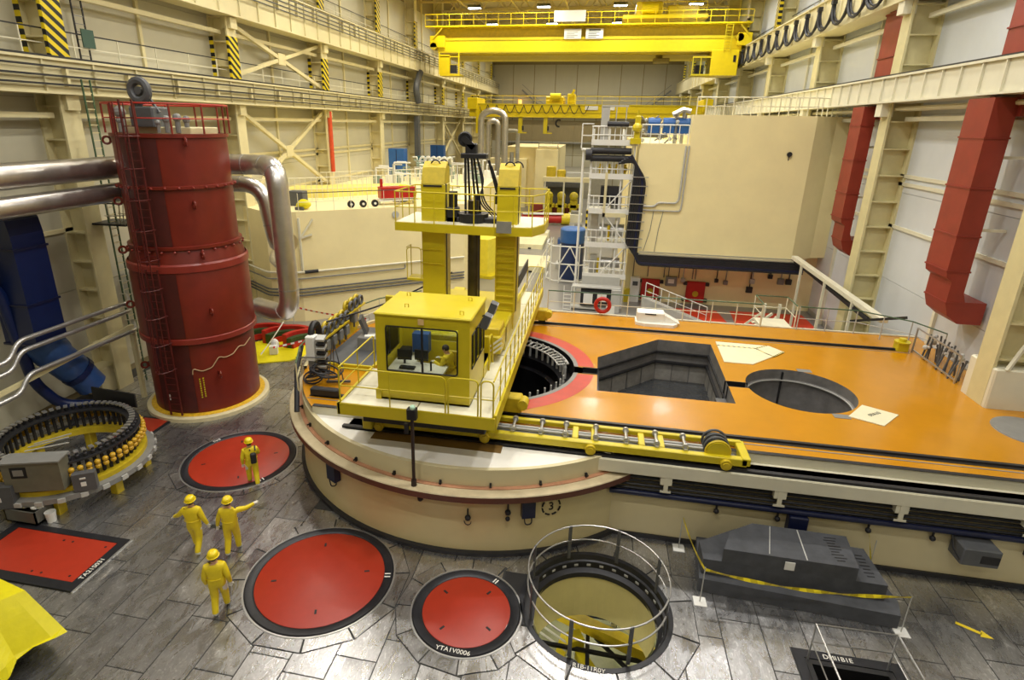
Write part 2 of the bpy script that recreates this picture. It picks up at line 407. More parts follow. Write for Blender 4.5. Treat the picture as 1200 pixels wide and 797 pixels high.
for i in range(36):
    x0 = -21.2 + i * 1.0; off = (i % 2) * .97 + (i % 3) * .33
    ymax = 15.0 if x0 > -3 else 28.0
    y = 5.8 - off
    while y < ymax:
        L = 1.94; yy1 = min(y + L, 15.0 if x0 > -4 else 99)
        if y > 4 and (x0 < -9.5 or yy1 < 15.6):
            ps = [rect(x0 + g, x0 + 1.0 - g, y + g, yy1 - g)]
            for h in fps: ps = subtract(ps, h)
            ps = [p for p in ps if area(p) > .004]
            if ps: plate(ps)
        y += L
done = []
for c, r, pol, ph in ((HA, 1.99, cA, .26), (PIT, 1.95, cP, .26), (HC, 1.99, cC, .1), (HB, 1.42, cB, .1)):
    n = 12
    for i in range(n):
        a0, a1 = ph + 2 * PI * i / n + .011, ph + 2 * PI * (i + 1) / n - .011; am = (a0 + a1) / 2; R_ = math.hypot(pol[0][0] - c[0], pol[0][1] - c[1]) - .03
        P_ = lambda a, rr: (c[0] + rr * math.cos(a), c[1] + rr * math.sin(a))
        segs = [[P_(a0, r), P_(a0, R_), P_(am, R_ * math.cos(PI / n)), P_(am, r)], [P_(am, r), P_(am, R_ * math.cos(PI / n)), P_(a1, R_), P_(a1, r)]]
        for h in done + [platform_fp, rect(-1.75, -.75, 11.0, 12.75), rect(5.34, 7.7, 8.9, 11.72)]: segs = subtract(segs, h)
        segs = [s for s in segs if area(s) > .004]
        if segs: plate(segs, .014)
    done.append(pol)
# painted arrow and floor lines
am = MB(); A0, A1 = Vector((9.72, 13.33)), Vector((10.38, 12.95)); d = (A1 - A0).normalized(); n_ = Vector((-d.y, d.x))
pa = lambda t, s_: tuple(A0 + d * t + n_ * s_)
flat(am, [[pa(0, -.05), pa(.52, -.05), pa(.52, .05), pa(0, .05)], [pa(.5, -.13), pa(.76, 0), pa(.5, .13)]], .006)
am.build('arrow_marking', mat('arrow_yellow', (216, 190, 40), .5), floor)
MB().obox((-11.0, 24.6, .004), (5.2, .12, .006), .85).build('line_marking', PINK, floor)

# pit liner below the round opening
pm_ = MB(); pm_.lathe(PIT[0], PIT[1] + .06, [(1.58, -.5), (1.58, -2.0), (1.66, -2.0)], 56)
liner = struct('trim_1', pm_, mat('liner_cream', (222, 212, 150), .25, var=.03))
MB().lathe(PIT[0], PIT[1], [(1.95, 0), (1.95, .03), (1.83, .03), (1.80, -.12), (1.74, -.14), (1.74, -.34), (1.62, -.42), (1.60, -.56)], 64).build('pit_ring', RINGB, liner, True)
lm = MB().box(-.055, .055, -.012, .012, -.03, .03).mesh('bolt_slot', GREYL)
for i in range(30):
    a = 2 * PI * i / 30; piece('bolt_slot', lm, liner, (PIT[0] + 1.73 * math.cos(a), PIT[1] + 1.73 * math.sin(a), -.24), a + PI / 2)
MB().box(PIT[0] - 4, PIT[0] + 4, PIT[1] - 4, PIT[1] + 5, -5.6, -5.5).build('lower_floor', mat('lower_floor_paint', (120, 122, 90), .5, var=.2), liner)
sb = MB().box(5.60, 5.72, 9.1, 11.44, -2.5, 0).box(7.34, 7.46, 9.1, 11.44, -2.5, 0).box(5.72, 7.34, 11.32, 11.44, -2.5, 0).box(5.6, 7.46, 9.1, 11.44, -2.6, -2.5)
struct('trim_2', sb, BLACK)

for x_, y_, e_ in ((-2.6, 14.4, 330), (3.6, 15.2, 330), (.6, 17.5, 260)):      # lamps of the room below
    L = bpy.data.lights.new('lower_room_light', 'POINT'); L.energy = e_; L.color = (1, .92, .7); L.shadow_soft_size = .4
    lo = bpy.data.objects.new('lower_room_light', L); col.objects.link(lo); lo.location = (x_, y_, -2.9)
# ---- walls
wl = struct('wall_left', MB().box(-22.6, -22.0, -12, 122, -.5, 27.5), TAN)
wr = struct('wall_right', MB().box(14.7, 15.3, -12, 122, -.5, 27.5), GREYL)
wf = struct('wall_far', MB().box(-22.6, 15.3, 121, 121.5, -.5, 27.5), TAN)
wn = struct('wall_near', MB().box(-22.6, 15.3, -12.5, -12, -.5, 27.5), TAN)
ce = struct('ceiling', MB().box(-22.6, 15.3, -12.5, 121.5, 27.5, 27.9), ROOFM)
rows = ((.3, 4.7), (4.72, 8.9), (8.92, 12.5), (12.52, 17.1), (17.12, 20.6), (20.62, 24.0))
for side, wall, x, m in ((-1, wl, -22.0, OFFW), (1, wr, 14.7, OFFW_R)):
    for z0, z1 in rows:
        pmesh = MB().box(min(0, -side * .06), max(0, -side * .06), -2.84, 2.84, z0, z1).mesh('wall_panel', m)
        for y in BAYS[:-1]:
            for q in (.25, .75): piece('wall_panel', pmesh, wall, (x, y + 11.5 * q, 0))
    gi = MB()
    xx = x - side * .1
    for z in (7.2, 9.25, 9.62): gi.box(xx - .05, xx + .05, 9, 120, z, z + .16)
    gi.build('girt', STEELP if side < 0 else STEELW, wall)
    # columns of the hall: two flanges, a web and stiffeners
    xf = -20.85 if side < 0 else 13.34; xr = x - side * .1
    cm = MB(); lo, hi = min(xf, xr), max(xf, xr)
    cm.box(xf - .05, xf + .05, -.42, .42, 0, 26.5).box(xr - .05, xr + .05, -.42, .42, 0, 26.5).box(lo, hi, -.04, .04, 0, 26.5)
    for k in range(20): cm.box(lo, hi, -.38, .38, .9 + 1.25 * k, .96 + 1.25 * k)
    cme = cm.mesh('column', STEELP if side < 0 else COLC)
    for y in BAYS: piece('column', cme, wall, (0, y, 0))
    # mullions
    mm = MB().box(xr - .09, xr + .09, -.09, .09, 0, 26).mesh('mullion', STEELP if side < 0 else STEELW)
    for y in BAYS[:-1]: piece('mullion', mm, wall, (0, y + 5.75, 0))
# hazard stripes on left columns above each crane girder
h1 = MB().box(-20.82, -20.76, -.43, .43, 13.9, 16.2).box(-20.9, -20.8, -.45, -.42, 13.9, 16.2).mesh('hazard_stripe', HAZ)
h2 = MB().box(-22.02, -21.7, -.46, -.43, 13.9, 16.2).mesh('hazard_stripe_side', HAZ)
h3 = MB().box(-20.82, -20.76, -.43, .43, 19.4, 22.2).box(-20.9, -20.8, -.45, -.42, 19.4, 22.2).mesh('hazard_stripe', HAZ)
for y in BAYS:
    piece('hazard_stripe', h1, wl, (0, y, 0)); piece('hazard_stripe', h2, wl, (0, y, 0)); piece('hazard_stripe', h3, wl, (0, y, 0))
h4 = MB().box(13.24, 13.3, -.43, .43, 19.4, 22.0).box(13.2, 13.5, -.46, -.43, 19.4, 22.0).mesh('hazard_stripe', HAZ)
for y in BAYS[2:]: piece('hazard_stripe', h4, wr, (0, y, 0))
# cross braces of the left wall
br = MB(); xb = -21.2
for y0, z0, z1 in ((BAYS[2], 7.2, 12.4), (BAYS[2], 14.2, 17.0), (BAYS[6], 7.2, 12.4)):
    a, b = y0 + .3, y0 + 11.2
    br.bar((xb, a, z0), (xb, b, z1), .22, .22); br.bar((xb + .02, a, z1), (xb + .02, b, z0), .22, .22); br.obox((xb, (a + b) / 2, (z0 + z1) / 2), (.3, .9, .7))
br.build('cross_brace', STEELP, wl)
kb = MB()
for y in BAYS:
    for zt in (12.6, 17.15):
        kb.box(-21.2, -20.6, y - .3, y + .3, zt - .55, zt)
        kb.bar((-21.3, y + .4, zt - .75), (-21.3, y + 11.1, zt - .75), .18, .2)
kb.build('strut', STEELP, wl)
kr = MB()
for y in BAYS:
    for zt in (13.0, 17.4):
        kr.box(12.95, 13.5, y - .3, y + .3, zt - .6, zt)
        kr.bar((14.1, y + .4, zt - .7), (14.1, y + 11.1, zt - .7), .18, .2)
kr.build('strut', STEELW, wr)
# crane girders
def girder(wall, x0, x1, z0, z1, face, m, step, name='crane_girder'):
    gd = MB().box(x0, x1, 6, 119, z0 + .08, z1 - .08).box(x0 - (.12 if face < 0 else 0), x1 + (.12 if face > 0 else 0), 6, 119, z1 - .09, z1).box(x0 - (.12 if face < 0 else 0), x1 + (.12 if face > 0 else 0), 6, 119, z0, z0 + .08).build(name, m, wall)
    xf = x1 if face > 0 else x0
    st = MB().box(min(0, face * .09), max(0, face * .09), -.035, .035, z0 + .08, z1 - .09).mesh('stiffener', m)
    y = 8.
    while y < 100: piece('stiffener', st, gd, (xf, y, 0)); y += step
    return gd, xf
gl1, xf = girder(wl, -21.5, -20.5, 12.62, 13.9, 1, CREAM, 2.3)
MB().box(-20.75, -20.6, 6, 119, 13.9, 14.0).build('crane_rail', DARK, gl1)
for z in (13.58, 13.26, 12.96): MB().box(-20.36, -20.28, 6, 119, z - .035, z + .035).build('conductor_bar', DARK, gl1)
bm_ = MB().box(0, .2, -.06, .06, 12.9, 13.62).mesh('conductor_bracket', STEELP)
for k in range(36): piece('conductor_bracket', bm_, gl1, (-20.5, 8 + k * 3.1, 0))
gl2, xf = girder(wl, -21.5, -20.5, 17.2, 19.35, 1, CREAM, 1.9)
MB().box(-20.75, -20.6, 6, 119, 19.35, 19.46).build('crane_rail', DARK, gl2)
for z in (19.1, 18.85, 18.6, 18.35): MB().box(-20.36, -20.28, 6, 119, z - .025, z + .025).build('conductor_bar', GREYD, gl2)
piece_b = MB().box(0, .2, -.05, .05, 18.3, 19.2).mesh('conductor_bracket', STEELP)
for k in range(40): piece('conductor_bracket', piece_b, gl2, (-20.5, 20 + k * 2.4, 0))
gr1, xf = girder(wr, 13.0, 14.3, 13.0, 14.18, -1, STEELW, 1.28)
MB().box(13.1, 13.25, 6, 119, 14.18, 14.28).build('crane_rail', DARK, gr1)
gr2, xf = girder(wr, 13.0, 14.3, 17.35, 19.3, -1, CREAM, 2.9)
MB().box(13.1, 13.25, 6, 119, 19.3, 19.4).build('crane_rail', DARK, gr2)
MB().tube([(13.6, 12, 12.75), (13.6, 118, 12.75)], .09, 6).tube([(13.9, 12, 12.7), (13.9, 118, 12.7)], .06, 6).build('conduit', STEELW, wr)
# walkway handrails along the girders
def wall_rail(wall, x, z, m, h=1.05, y0=8, y1=118, step=2.3):
    t = MB(); y = y0
    pmesh = MB().box(-.02, .02, -.02, .02, 0, h).mesh('rail_post', m)
    while y <= y1: piece('rail_post', pmesh, wall, (x, y, z)); y += step
    MB().box(x - .02, x + .02, y0, y1, z + h * .52, z + h * .52 + .035).build('mid_rail', m, wall)
    MB().box(x - .025, x + .025, y0, y1, z + h, z + h + .05).build('top_rail', DARK, wall)
wall_rail(wl, -21.15, 13.9, STEELW); wall_rail(wl, -21.15, 19.35, STEELW, step=3.)
wall_rail(wr, 14.4, 19.3, STEELW, step=3.)
# far wall panels, stairs, rooflights
fpm = MB().box(-2.0, 2.0, -.08, 0, 0, 1).mesh('wall_panel', OFFW); fpt = MB().box(-2.0, 2.0, -.08, 0, 0, 1).mesh('wall_panel', TAN)
for i in range(9):
    for z0, z1, mm_ in ((12.6, 17.2, fpm), (17.3, 22.8, fpm), (8.7, 12.4, fpm), (6.0, 8.6, fpm), (.2, 5.9, fpm)):
        piece('wall_panel', mm_ if not (z0 == 8.7) else fpt, wf, (-20 + i * 4.15, 121, z0), 0, (1, 1, z1 - z0))
fs = MB()
for s_, xa, xb_ in ((1, -16, -10.5), (1, 12.2, 6.5)):
    fs.bar((xa, 120, 18.2), (xb_, 120, 13.6), .12, .3); fs.bar((xa, 119.9, 19.2), (xb_, 119.9, 14.6), .08)
fs.box(-20, 14, 119.3, 120.9, 13.2, 13.45); fs.box(-20, 14, 119.3, 119.4, 14.4, 14.5); fs.box(-20, 14, 119.3, 120.9, 8.3, 8.5)
fs.build('wall_stair', GREY, wf)
# roof trusses
tm = MB(); xs = [-22 + 3.1 * k for k in range(13)]
tm.box(-22, 14.7, -.1, .1, 25.0, 25.2).box(-22, 14.7, -.1, .1, 27.2, 27.4)
for k, x in enumerate(xs[:-1]):
    tm.bar((x, 0, 25.1), (x + 1.55, 0, 27.3), .12); tm.bar((x + 1.55, 0, 27.3), (x + 3.1, 0, 25.1), .12)
tme = tm.mesh('roof_truss', TRUSS)
for k in range(20): piece('roof_truss', tme, ce, (0, 9.2 + 5.75 * k, 0))
pu = MB()
for x in (-17, -11, -5, 1, 7): pu.box(x - .07, x + .07, 0, 120, 24.85, 25.0)
pu.build('roof_purlin', TRUSS, ce)
# high-bay lamps, each with its own light
lp_h = MB().cbox(-.75, .75, -.35, .35, .12, .42, .05).mesh('housing', GREYD); lp_d = MB().box(-.7, .7, -.3, .3, .07, .115).mesh('diffuser', LAMPG)
lp_r = MB().box(-.02, .02, -.02, .02, .4, .6).mesh('hanger', GREYD)
for y in LAMP_Y:
    for ix, x in enumerate(LAMP_X):
        t = thing('ceiling_lamp', 'twin high bay lamp hanging under the hall roof trusses', 'lamp', (x, y, LAMP_Z), 'high bay lamps under the hall roof')
        piece('housing', lp_h, t, (x, y, LAMP_Z)); piece('diffuser', lp_d, t, (x, y, LAMP_Z)); piece('hanger', lp_r, t, (x, y, LAMP_Z))
        L = bpy.data.lights.new('lamp_light', 'AREA'); L.shape = 'RECTANGLE'; L.size = 1.6; L.size_y = .8; L.energy = lamp_power(ix, y); L.color = lamp_col(ix, y); L.spread = R(165)
        lo = bpy.data.objects.new('lamp_light', L); col.objects.link(lo); lo.parent = t; lo.location = (0, 0, .0)

# ================================================================== POOL PLATFORM
def arcpts(c, r, a0, a1, n): return [(c[0] + r * math.cos(a0 + (a1 - a0) * i / n), c[1] + r * math.sin(a0 + (a1 - a0) * i / n)) for i in range(n + 1)]
YF = 15.45; YB = 27.22; XR = 14.6
aL = PI + math.asin((WC[1] - YF) / 6.9)
outline = [(XR, YF), (XR, YB)] + arcpts(WC, 6.95, PI / 2, aL, 30)
well = circle(WC, 3.3, 64); hexp = [(.5, 18.62), (5.1, 18.62), (5.24, 24.24), (3.07, 24.36), (.5, 21.72)]
rpit = circle((7.6, 20.28), 1.79, 48)
slot1 = rect(-.5, .5, 19.98, 20.56); slot2 = rect(5.1, 5.9, 20.0, 20.5)
dk = [outline]
for h in (well, hexp, rpit, slot1, slot2): dk = subtract(dk, h)
plat = struct('reactor_platform', flat(MB(), dk, DZ), ORANGE)
def wallring(mb, poly, z0, z1, closed=True):
    n = len(poly)
    for i in range(n if closed else n - 1):
        a, b = poly[i], poly[(i + 1) % n]; mb.add([(a[0], a[1], z0), (b[0], b[1], z0), (b[0], b[1], z1), (a[0], a[1], z1)], [(0, 1, 2, 3)])
    return mb
# red ring and grey rim around the well
flat(MB(), subtract(subtract([circle(WC, 4.03, 64)], circle(WC, 3.42, 64)), rect(-.6, .9, 19.9, 20.64)), DZ + .006).build('red_ring', REDRING, plat)
rm = MB(); flat(rm, subtract(subtract([circle(WC, 3.44, 64)], circle(WC, 3.28, 64)), rect(-1, .9, 19.98, 20.56)), DZ + .012); rm.build('well_rim', GREY, plat)
wm = MB().lathe(WC[0], WC[1], [(3.3, DZ), (3.3, 2.3), (2.75, 2.3), (2.75, 1.9), (2.55, 1.85), (2.55, -3)], 64); wm.disc(WC[0], WC[1], 2.6, -3.1, -3, 48)
wellm = wm.build('well_wall', mat('well_black', (26, 26, 30), .35, metal=.4, var=.3, scale=2), plat, True)
sm = MB().lathe(0, 0, [(0, 0), (.05, 0), (.05, .5), (.035, .52), (.035, .72), (0, .74)], 8).mesh('stud', GREYL)
for i in range(56):
    a = 2 * PI * i / 56
    if abs(math.sin(a)) > .12 or math.cos(a) < 0: piece('stud', sm, wellm, (WC[0] + 3.0 * math.cos(a), WC[1] + 3.0 * math.sin(a), 2.3))
rk = MB()
for i in range(14):
    a = .25 + .085 * i; p = Vector((WC[0] + 3.12 * math.cos(a), WC[1] + 3.12 * math.sin(a), 2.9)); q = Vector((WC[0] + 2.7 * math.cos(a), WC[1] + 2.7 * math.sin(a), 2.86)); rk.bar(p, q, .05); 
rk.tube(arc(WC, 3.12, .25, 1.4, 14, 2.9), .03, 6).tube(arc(WC, 2.7, .25, 1.4, 14, 2.86), .03, 6)
rk.build('stud_rack', GREYL, wellm)
# hexagonal pool
hp = wallring(MB(), hexp, -1, DZ)
pool = hp.build('pool_wall', DARKW, plat)
for off, z0, z1 in ((.09, 2.42, 2.5), (.13, 1.95, 2.05)):
    lg = MB(); cx, cy = 3.0, 21.2
    for i in range(len(hexp)):
        a, b = hexp[i], hexp[(i + 1) % len(hexp)]
        k = 1 - off / 2.6
        ia, ib = [(cx + (p[0] - cx) * k, cy + (p[1] - cy) * k) for p in (a, b)]
        lg.add([(a[0], a[1], z1), (b[0], b[1], z1), (ib[0], ib[1], z1), (ia[0], ia[1], z1), (a[0], a[1], z0), (b[0], b[1], z0), (ib[0], ib[1], z0), (ia[0], ia[1], z0)], [(0, 1, 2, 3), (3, 2, 6, 7), (7, 6, 5, 4)])
    lg.build('pool_ledge', DARK, pool)
seg = MB(); m0 = hexp[2]; pl_ = []
for (a, b, n) in ((hexp[1], hexp[2], 6), (hexp[2], hexp[3], 3), (hexp[3], hexp[4], 4)):
    for i in range(n):
        t0, t1 = i / n + .01, (i + 1) / n - .01; A = Vector(a).lerp(Vector(b), t0); B = Vector(a).lerp(Vector(b), t1); nn = Vector((A.y - B.y, B.x - A.x)).normalized() * .03
        o = MB().add([(A.x + nn.x, A.y + nn.y, .2), (B.x + nn.x, B.y + nn.y, .2), (B.x + nn.x, B.y + nn.y, 1.93), (A.x + nn.x, A.y + nn.y, 1.93)], [(0, 1, 2, 3)]).build('liner_panel', mat('pool_liner', (150, 147, 140), .4, metal=.2, var=.2, scale=3, rand=.12), pool)
MB().add([(x, y, 1.15) for x, y in hexp], [(0, 1, 2, 3, 4)]).build('water', WATER, pool)
MB().box(4.72, 5.08, 18.64, 19.9, 2.05, 2.55).build('pool_step', GREYD, pool)
gt = MB().box(-.05, .5, 19.98, 20.02, 1.5, DZ + .02).box(-.05, .5, 20.52, 20.56, 1.5, DZ + .02).box(-.5, 5.9, 19.9, 20.6, .4, .5).box(.1, .35, 20.0, 20.54, 2.0, 2.8).box(5.1, 5.9, 20.0, 20.03, 1.5, DZ).box(5.1, 5.9, 20.47, 20.5, 1.5, DZ).box(5.2, 5.5, 20.03, 20.47, 1.9, 2.75)
gt.build('pool_gate', BLACK, plat)
# round shaft
rp = MB().lathe(7.6, 20.28, [(1.79, DZ), (1.79, 2.62), (1.72, 2.6), (1.72, 2.56), (1.79, 2.55), (1.79, .2)], 56).disc(7.6, 20.28, 1.8, .1, .2, 40)
rs = rp.build('round_shaft', DARKW, plat, True)
MB().lathe(7.6, 20.28, [(1.79, 2.6), (1.69, 2.6), (1.69, 2.56)], 56).build('shaft_ledge', GREYL, rs, True)
MB().box(7.5, 7.56, 22.0, 22.06, .4, 2.9).ball((6.4, 21.5, 1.9), .09).build('shaft_fitting', BLACK, rs)
# rails of the machine on the deck
for y0, y1, x0 in ((16.08, 16.42, -9.05), (25.2, 25.55, -8.0)):
    t_ = MB().box(x0, 13.3, y0, y1, DZ + .002, DZ + .012).build('rail_channel', mat('rail_channel', (40, 36, 30), .5, var=.15), plat)
    MB().box(x0, 13.3, (y0 + y1) / 2 - .05, (y0 + y1) / 2 + .05, DZ + .012, DZ + .07).build('rail', DARK, t_)
    MB().box(x0, 13.3, y0 - .16, y0 - .12, DZ, DZ + .01).build('rail_edge', GREY, t_)
# curved concrete wall of the reactor cavity, its lip, ledge, and the straight front
a0, a1 = R(95), R(318)
ow = MB().lathe(WC[0], WC[1], [(7.2, 0), (7.2, .12), (7.08, .13), (7.08, 2.02)], 90, a0, a1)
curve = ow.build('cavity_wall', mat('cavity_paint', (210, 196, 146), .42, var=.07, scale=.45), plat, True)
MB().lathe(WC[0], WC[1], [(7.09, 2.0), (7.46, 2.0), (7.46, 2.18), (7.09, 2.2)], 90, a0, a1).build('lip_edge', BROWN, curve, True)
MB().lathe(WC[0], WC[1], [(7.46, 2.185), (7.44, 2.21), (6.98, 2.21)], 90, a0, a1).build('lip_top', mat('lip_steel', (186, 172, 138), .45, var=.12, scale=3), curve, True)
MB().lathe(WC[0], WC[1], [(7.12, 2.212), (7.12, 2.235), (6.99, 2.235)], 90, a0, a1).build('copper_strip', BROWNT, curve, True)
MB().lathe(WC[0], WC[1], [(6.99, 2.15), (6.99, 2.76), (6.86, 2.76), (6.86, 2.5)], 70, R(198), R(318)).build('upper_curb', mat('curb_paint', (206, 196, 156), .5, var=.04, scale=.6), curve, True)
MB().lathe(WC[0], WC[1], [(6.99, 2.15), (6.99, 3.12), (6.88, 3.12), (6.88, 2.5)], 60, R(95), R(198)).build('side_curb', CREAM, curve, True)
MB().lathe(WC[0], WC[1], [(7.21, .01), (7.21, .13), (7.09, .14)], 90, a0, a1).build('base_strip', DARK, curve, True)
seg_ = arcpts(WC, 6.9, R(224.4), R(314), 40)
led = MB(); flat(led, [[(p[0], p[1]) for p in seg_] + [(1.12, YF), (-8.6, YF)]], 2.72)
led.build('white_ledge', WHITE, plat)
MB().box(-6.2, -2.2, 14.36, 14.78, 2.722, 2.73).build('brown_gasket', BROWNSH, plat)
MB().box(-8.62, XR, YF - .02, YF + .04, 2.6, DZ + .02).build('front_fascia', STEELW, plat)
MB().box(-8.6, XR, YF - .05, YF + .1, DZ + .021, DZ + .035).build('edge_strip', DARK, plat)
# straight front: lower wall, recess with pipes, rail beam on brackets
MB().box(.85, XR, 15.0, 15.3, 0, 2.72).build('front_wall', mat('front_wall_paint', (206, 194, 152), .5, var=.06, scale=.5), plat)
MB().box(.85, XR, 14.94, 15.0, 0, .14).build('base_strip', DARK, plat)
MB().box(.6, XR, 14.72, 15.5, 2.32, 2.70).build('rail_beam', STEELW, plat)
MB().box(-7.2, XR, 14.74, 15.5, 2.70, 2.72).build('ledge_plate', STEELW, plat)
MB().box(-7.3, XR, 14.78, 14.92, 2.72, 2.80).build('cart_rail', DARK, plat)
bk = MB().box(-.16, .16, 0, .35, -.28, 0).box(-.06, .06, -.02, .02, -.5, 0).box(-.15, .15, -.03, 0, -.52, -.46).mesh('beam_bracket', STEELW)
for k in range(5): piece('beam_bracket', bk, plat, (2.55 + 3.05 * k, 14.75, 2.34))
cb_ = MB()
for k in range(5): cb_.tube([(.9, 14.95, 1.72 + .13 * k), (XR, 14.95, 1.72 + .13 * k)], .045, 6)
cb_.build('cable_run', CABLE, plat)
MB().tube([(1.0, 14.86, 1.62), (XR, 14.86, 1.62)], .085, 10).build('blue_pipe', NAVY, plat, True)
# rear of the platform
MB().box(-4, XR, YB, YB + .1, 0, DZ + .05).build('rear_fascia', STEELW, plat)
# column base block on the deck
pd = MB().cbox(13.3, 14.68, 20.1, 21.5, DZ, DZ + 1.42, .05)
pd.bar((13.6, 20.1, 4.4), (14.3, 20.4, 5.8), .1); pd.build('column_base', STEELW, plat)
# ================================================================== FLOOR HATCHES
def hatch(c, r, ro, label, txt, ta, m=RED):
    t = thing('floor_hatch', label, 'hatch', (c[0], c[1], 0))
    MB().lathe(c[0], c[1], [(0, .03), (r - .02, .03), (r, .02), (r, 0)], 72).build('lid', m, t, True)
    MB().lathe(c[0], c[1], [(r + .01, .02), (r + .05, .045), (ro - .03, .045), (ro, .01)], 72).build('rim', RINGB, t, True)
    MB().lathe(c[0], c[1], [(ro, .005), (ro + .01, .03), (ro + .05, .03), (ro + .06, .005)], 72).build('edge_strip', ALU, t, True)
    sl = MB().box(-.07, .07, -.028, .028, .03, .036).mesh('lifting_slot', BLACK)
    for k in range(4):
        a = ta[1] + k * PI / 2; piece('lifting_slot', sl, t, (c[0] + r * .72 * math.cos(a), c[1] + r * .72 * math.sin(a), 0), a)
    rmid = (r + ro) / 2
    if txt: text('lettering', txt, .17, (c[0] + rmid * math.cos(ta[0]), c[1] + rmid * math.sin(ta[0]), .05), (0, 0, ta[0] + PI / 2), WHITE, t)
    tm_ = MB()
    for da in (-.03, .03): tm_.obox((c[0] + (r + .1) * math.cos(ta[2] + da), c[1] + (r + .1) * math.sin(ta[2] + da), .05), (.16, .035, .004), ta[2])
    tm_.build('tick_mark', WHITE, t)
    return t
hatch(HA, 1.71, 1.96, 'large round red floor hatch nearest the walking people and the small round hatch', '', (R(170), R(20), R(12)))
hatch(HB, 1.12, 1.38, 'small round red floor hatch beside the railed open pit', 'YTA1V0006', (R(-92), R(55), R(62)))
hatch(HC, 1.71, 1.96, 'large round red floor hatch by the red tank, person stepping off it', '0A2', (R(150), R(30), R(-35)))
MB().box(-1.72, -.78, 11.05, 12.75, 0, .012).build('joint_plate', DARK, floor)
t = thing('rectangular_hatch', 'rectangular red floor hatch with black border at the left edge', 'hatch', (-14.7, 10.7, 0))
MB().box(-16.4, -13.0, 9.98, 11.5, .01, .04).build('lid', RED, t)
MB().box(-16.68, -12.76, 9.7, 9.97, 0, .045).box(-16.68, -12.76, 11.51, 11.72, 0, .045).box(-16.68, -16.41, 9.97, 11.51, 0, .045).box(-12.99, -12.76, 9.97, 11.51, 0, .045).build('rim', RINGB, t)
MB().box(-12.75, -12.7, 9.68, 11.74, 0, .03).build('edge_strip', ALU, t)
text('lettering', 'TA21S031', .19, (-12.87, 10.5, .05), (0, 0, PI / 2), WHITE, t)
bh = MB().disc(0, 0, .035, .04, .046, 8).mesh('bolt_hole', BLACK)
for x, y in ((-13.2, 11.3), (-13.25, 10.15), (-14.3, 11.3), (-14.6, 11.3), (-14.1, 10.1), (-14.4, 10.1)): piece('bolt_hole', bh, t, (x, y, 0))
t = thing('rectangular_hatch', 'small red rectangular hatch between the stud ring and the red tank', 'hatch', (-17.1, 17.6, 0))
MB().box(-17.75, -16.62, 16.6, 18.2, .01, .04).build('lid', RED, t); MB().box(-17.85, -16.5, 16.5, 16.59, 0, .045).box(-16.61, -16.5, 16.6, 18.3, 0, .045).box(-17.85, -16.62, 18.21, 18.3, 0, .045).build('rim', RINGB, t)
# open pit: ring rail and yellow steelwork below
t = thing('pit_railing', 'round steel railing around the open pit in the floor', 'railing', (PIT[0], PIT[1], 0))
pm = MB().box(-.02, .02, -.045, .045, 0, 1.1).mesh('post', GREYD)
for k in range(8): a = .45 + k * PI / 4; piece('post', pm, t, (PIT[0] + 1.76 * math.cos(a), PIT[1] + 1.76 * math.sin(a), .02), a)
for z, n in ((1.1, 'top_rail'), (.62, 'mid_rail')): MB().tube(arc(PIT, 1.76, 0, 2 * PI, 72, z)[:-1], .022, 8, True).build(n, ALU, t, True)
text('lettering', 'R1B-11R0Y', .16, (PIT[0] - .12, PIT[1] - 1.89, .035), (0, 0, R(-3)), WHITE, t)
t = thing('pit_steelwork', 'yellow steel beams and dark frame seen down inside the round pit', 'frame', (PIT[0], PIT[1] + 1, -7))
px, py = .9, 14.3
MB().bar((-.6, 15.25, -3.5), (3.0, 13.85, -3.5), .34, .4).build('main_beam', YELD, t)
MB().bar((.5, 14.0, -3.9), (1.4, 12.6, -3.9), .3, .3).bar((.05, 14.8, -4.2), (-.2, 13.3, -4.2), .3, .3).obox((.35, 14.2, -3.6), (.45, .4, .35), .5).build('side_beam', YEL, t)
MB().bar((-1.2, 14.0, -3.7), (2.8, 13.9, -3.7), .1).bar((.75, 15.2, -3.75), (.75, 12.4, -3.75), .12).bar((1.0, 14.6, -3.8), (2.6, 13.0, -3.8), .1).cyl((.2, 13.5, -5.5), (.2, 13.5, -4.0), .38, 12).build('dark_frame', BLACK, t)
MB().bar((-1.2, 15.2, -4), (.1, 14.4, -4), .05).bar((-1.2, 14.9, -4), (.1, 14.1, -4), .05).bar((1.6, 15.6, -5), (1.6, 15.3, -3.4), .2).bar((2.1, 15.2, -5), (2.1, 15.0, -3.4), .08).build_each('rail', GREYL, t)
for k, (a, b) in enumerate((((5.68, 9.0), (5.68, 11.42)), )):
    t = railing('hatch_railing', [(5.66, 8.95, 0), (5.66, 11.44, 0), (7.38, 11.48, 0), (7.38, 8.95, 0)], 1.05, ALU, 'square-cornered steel railing around the dark open hatch at the bottom right', 1.9, r=.022)
hb = MB().box(5.36, 5.58, 8.9, 11.7, .0, .02).box(7.48, 7.7, 8.9, 11.7, 0, .02).box(5.58, 7.48, 11.46, 11.7, 0, .02)
hb.build('hatch_frame', RINGB, floor)
text('lettering', 'DMI1B1E', .17, (6.35, 11.56, .025), (0, 0, 0), WHITE, floor)

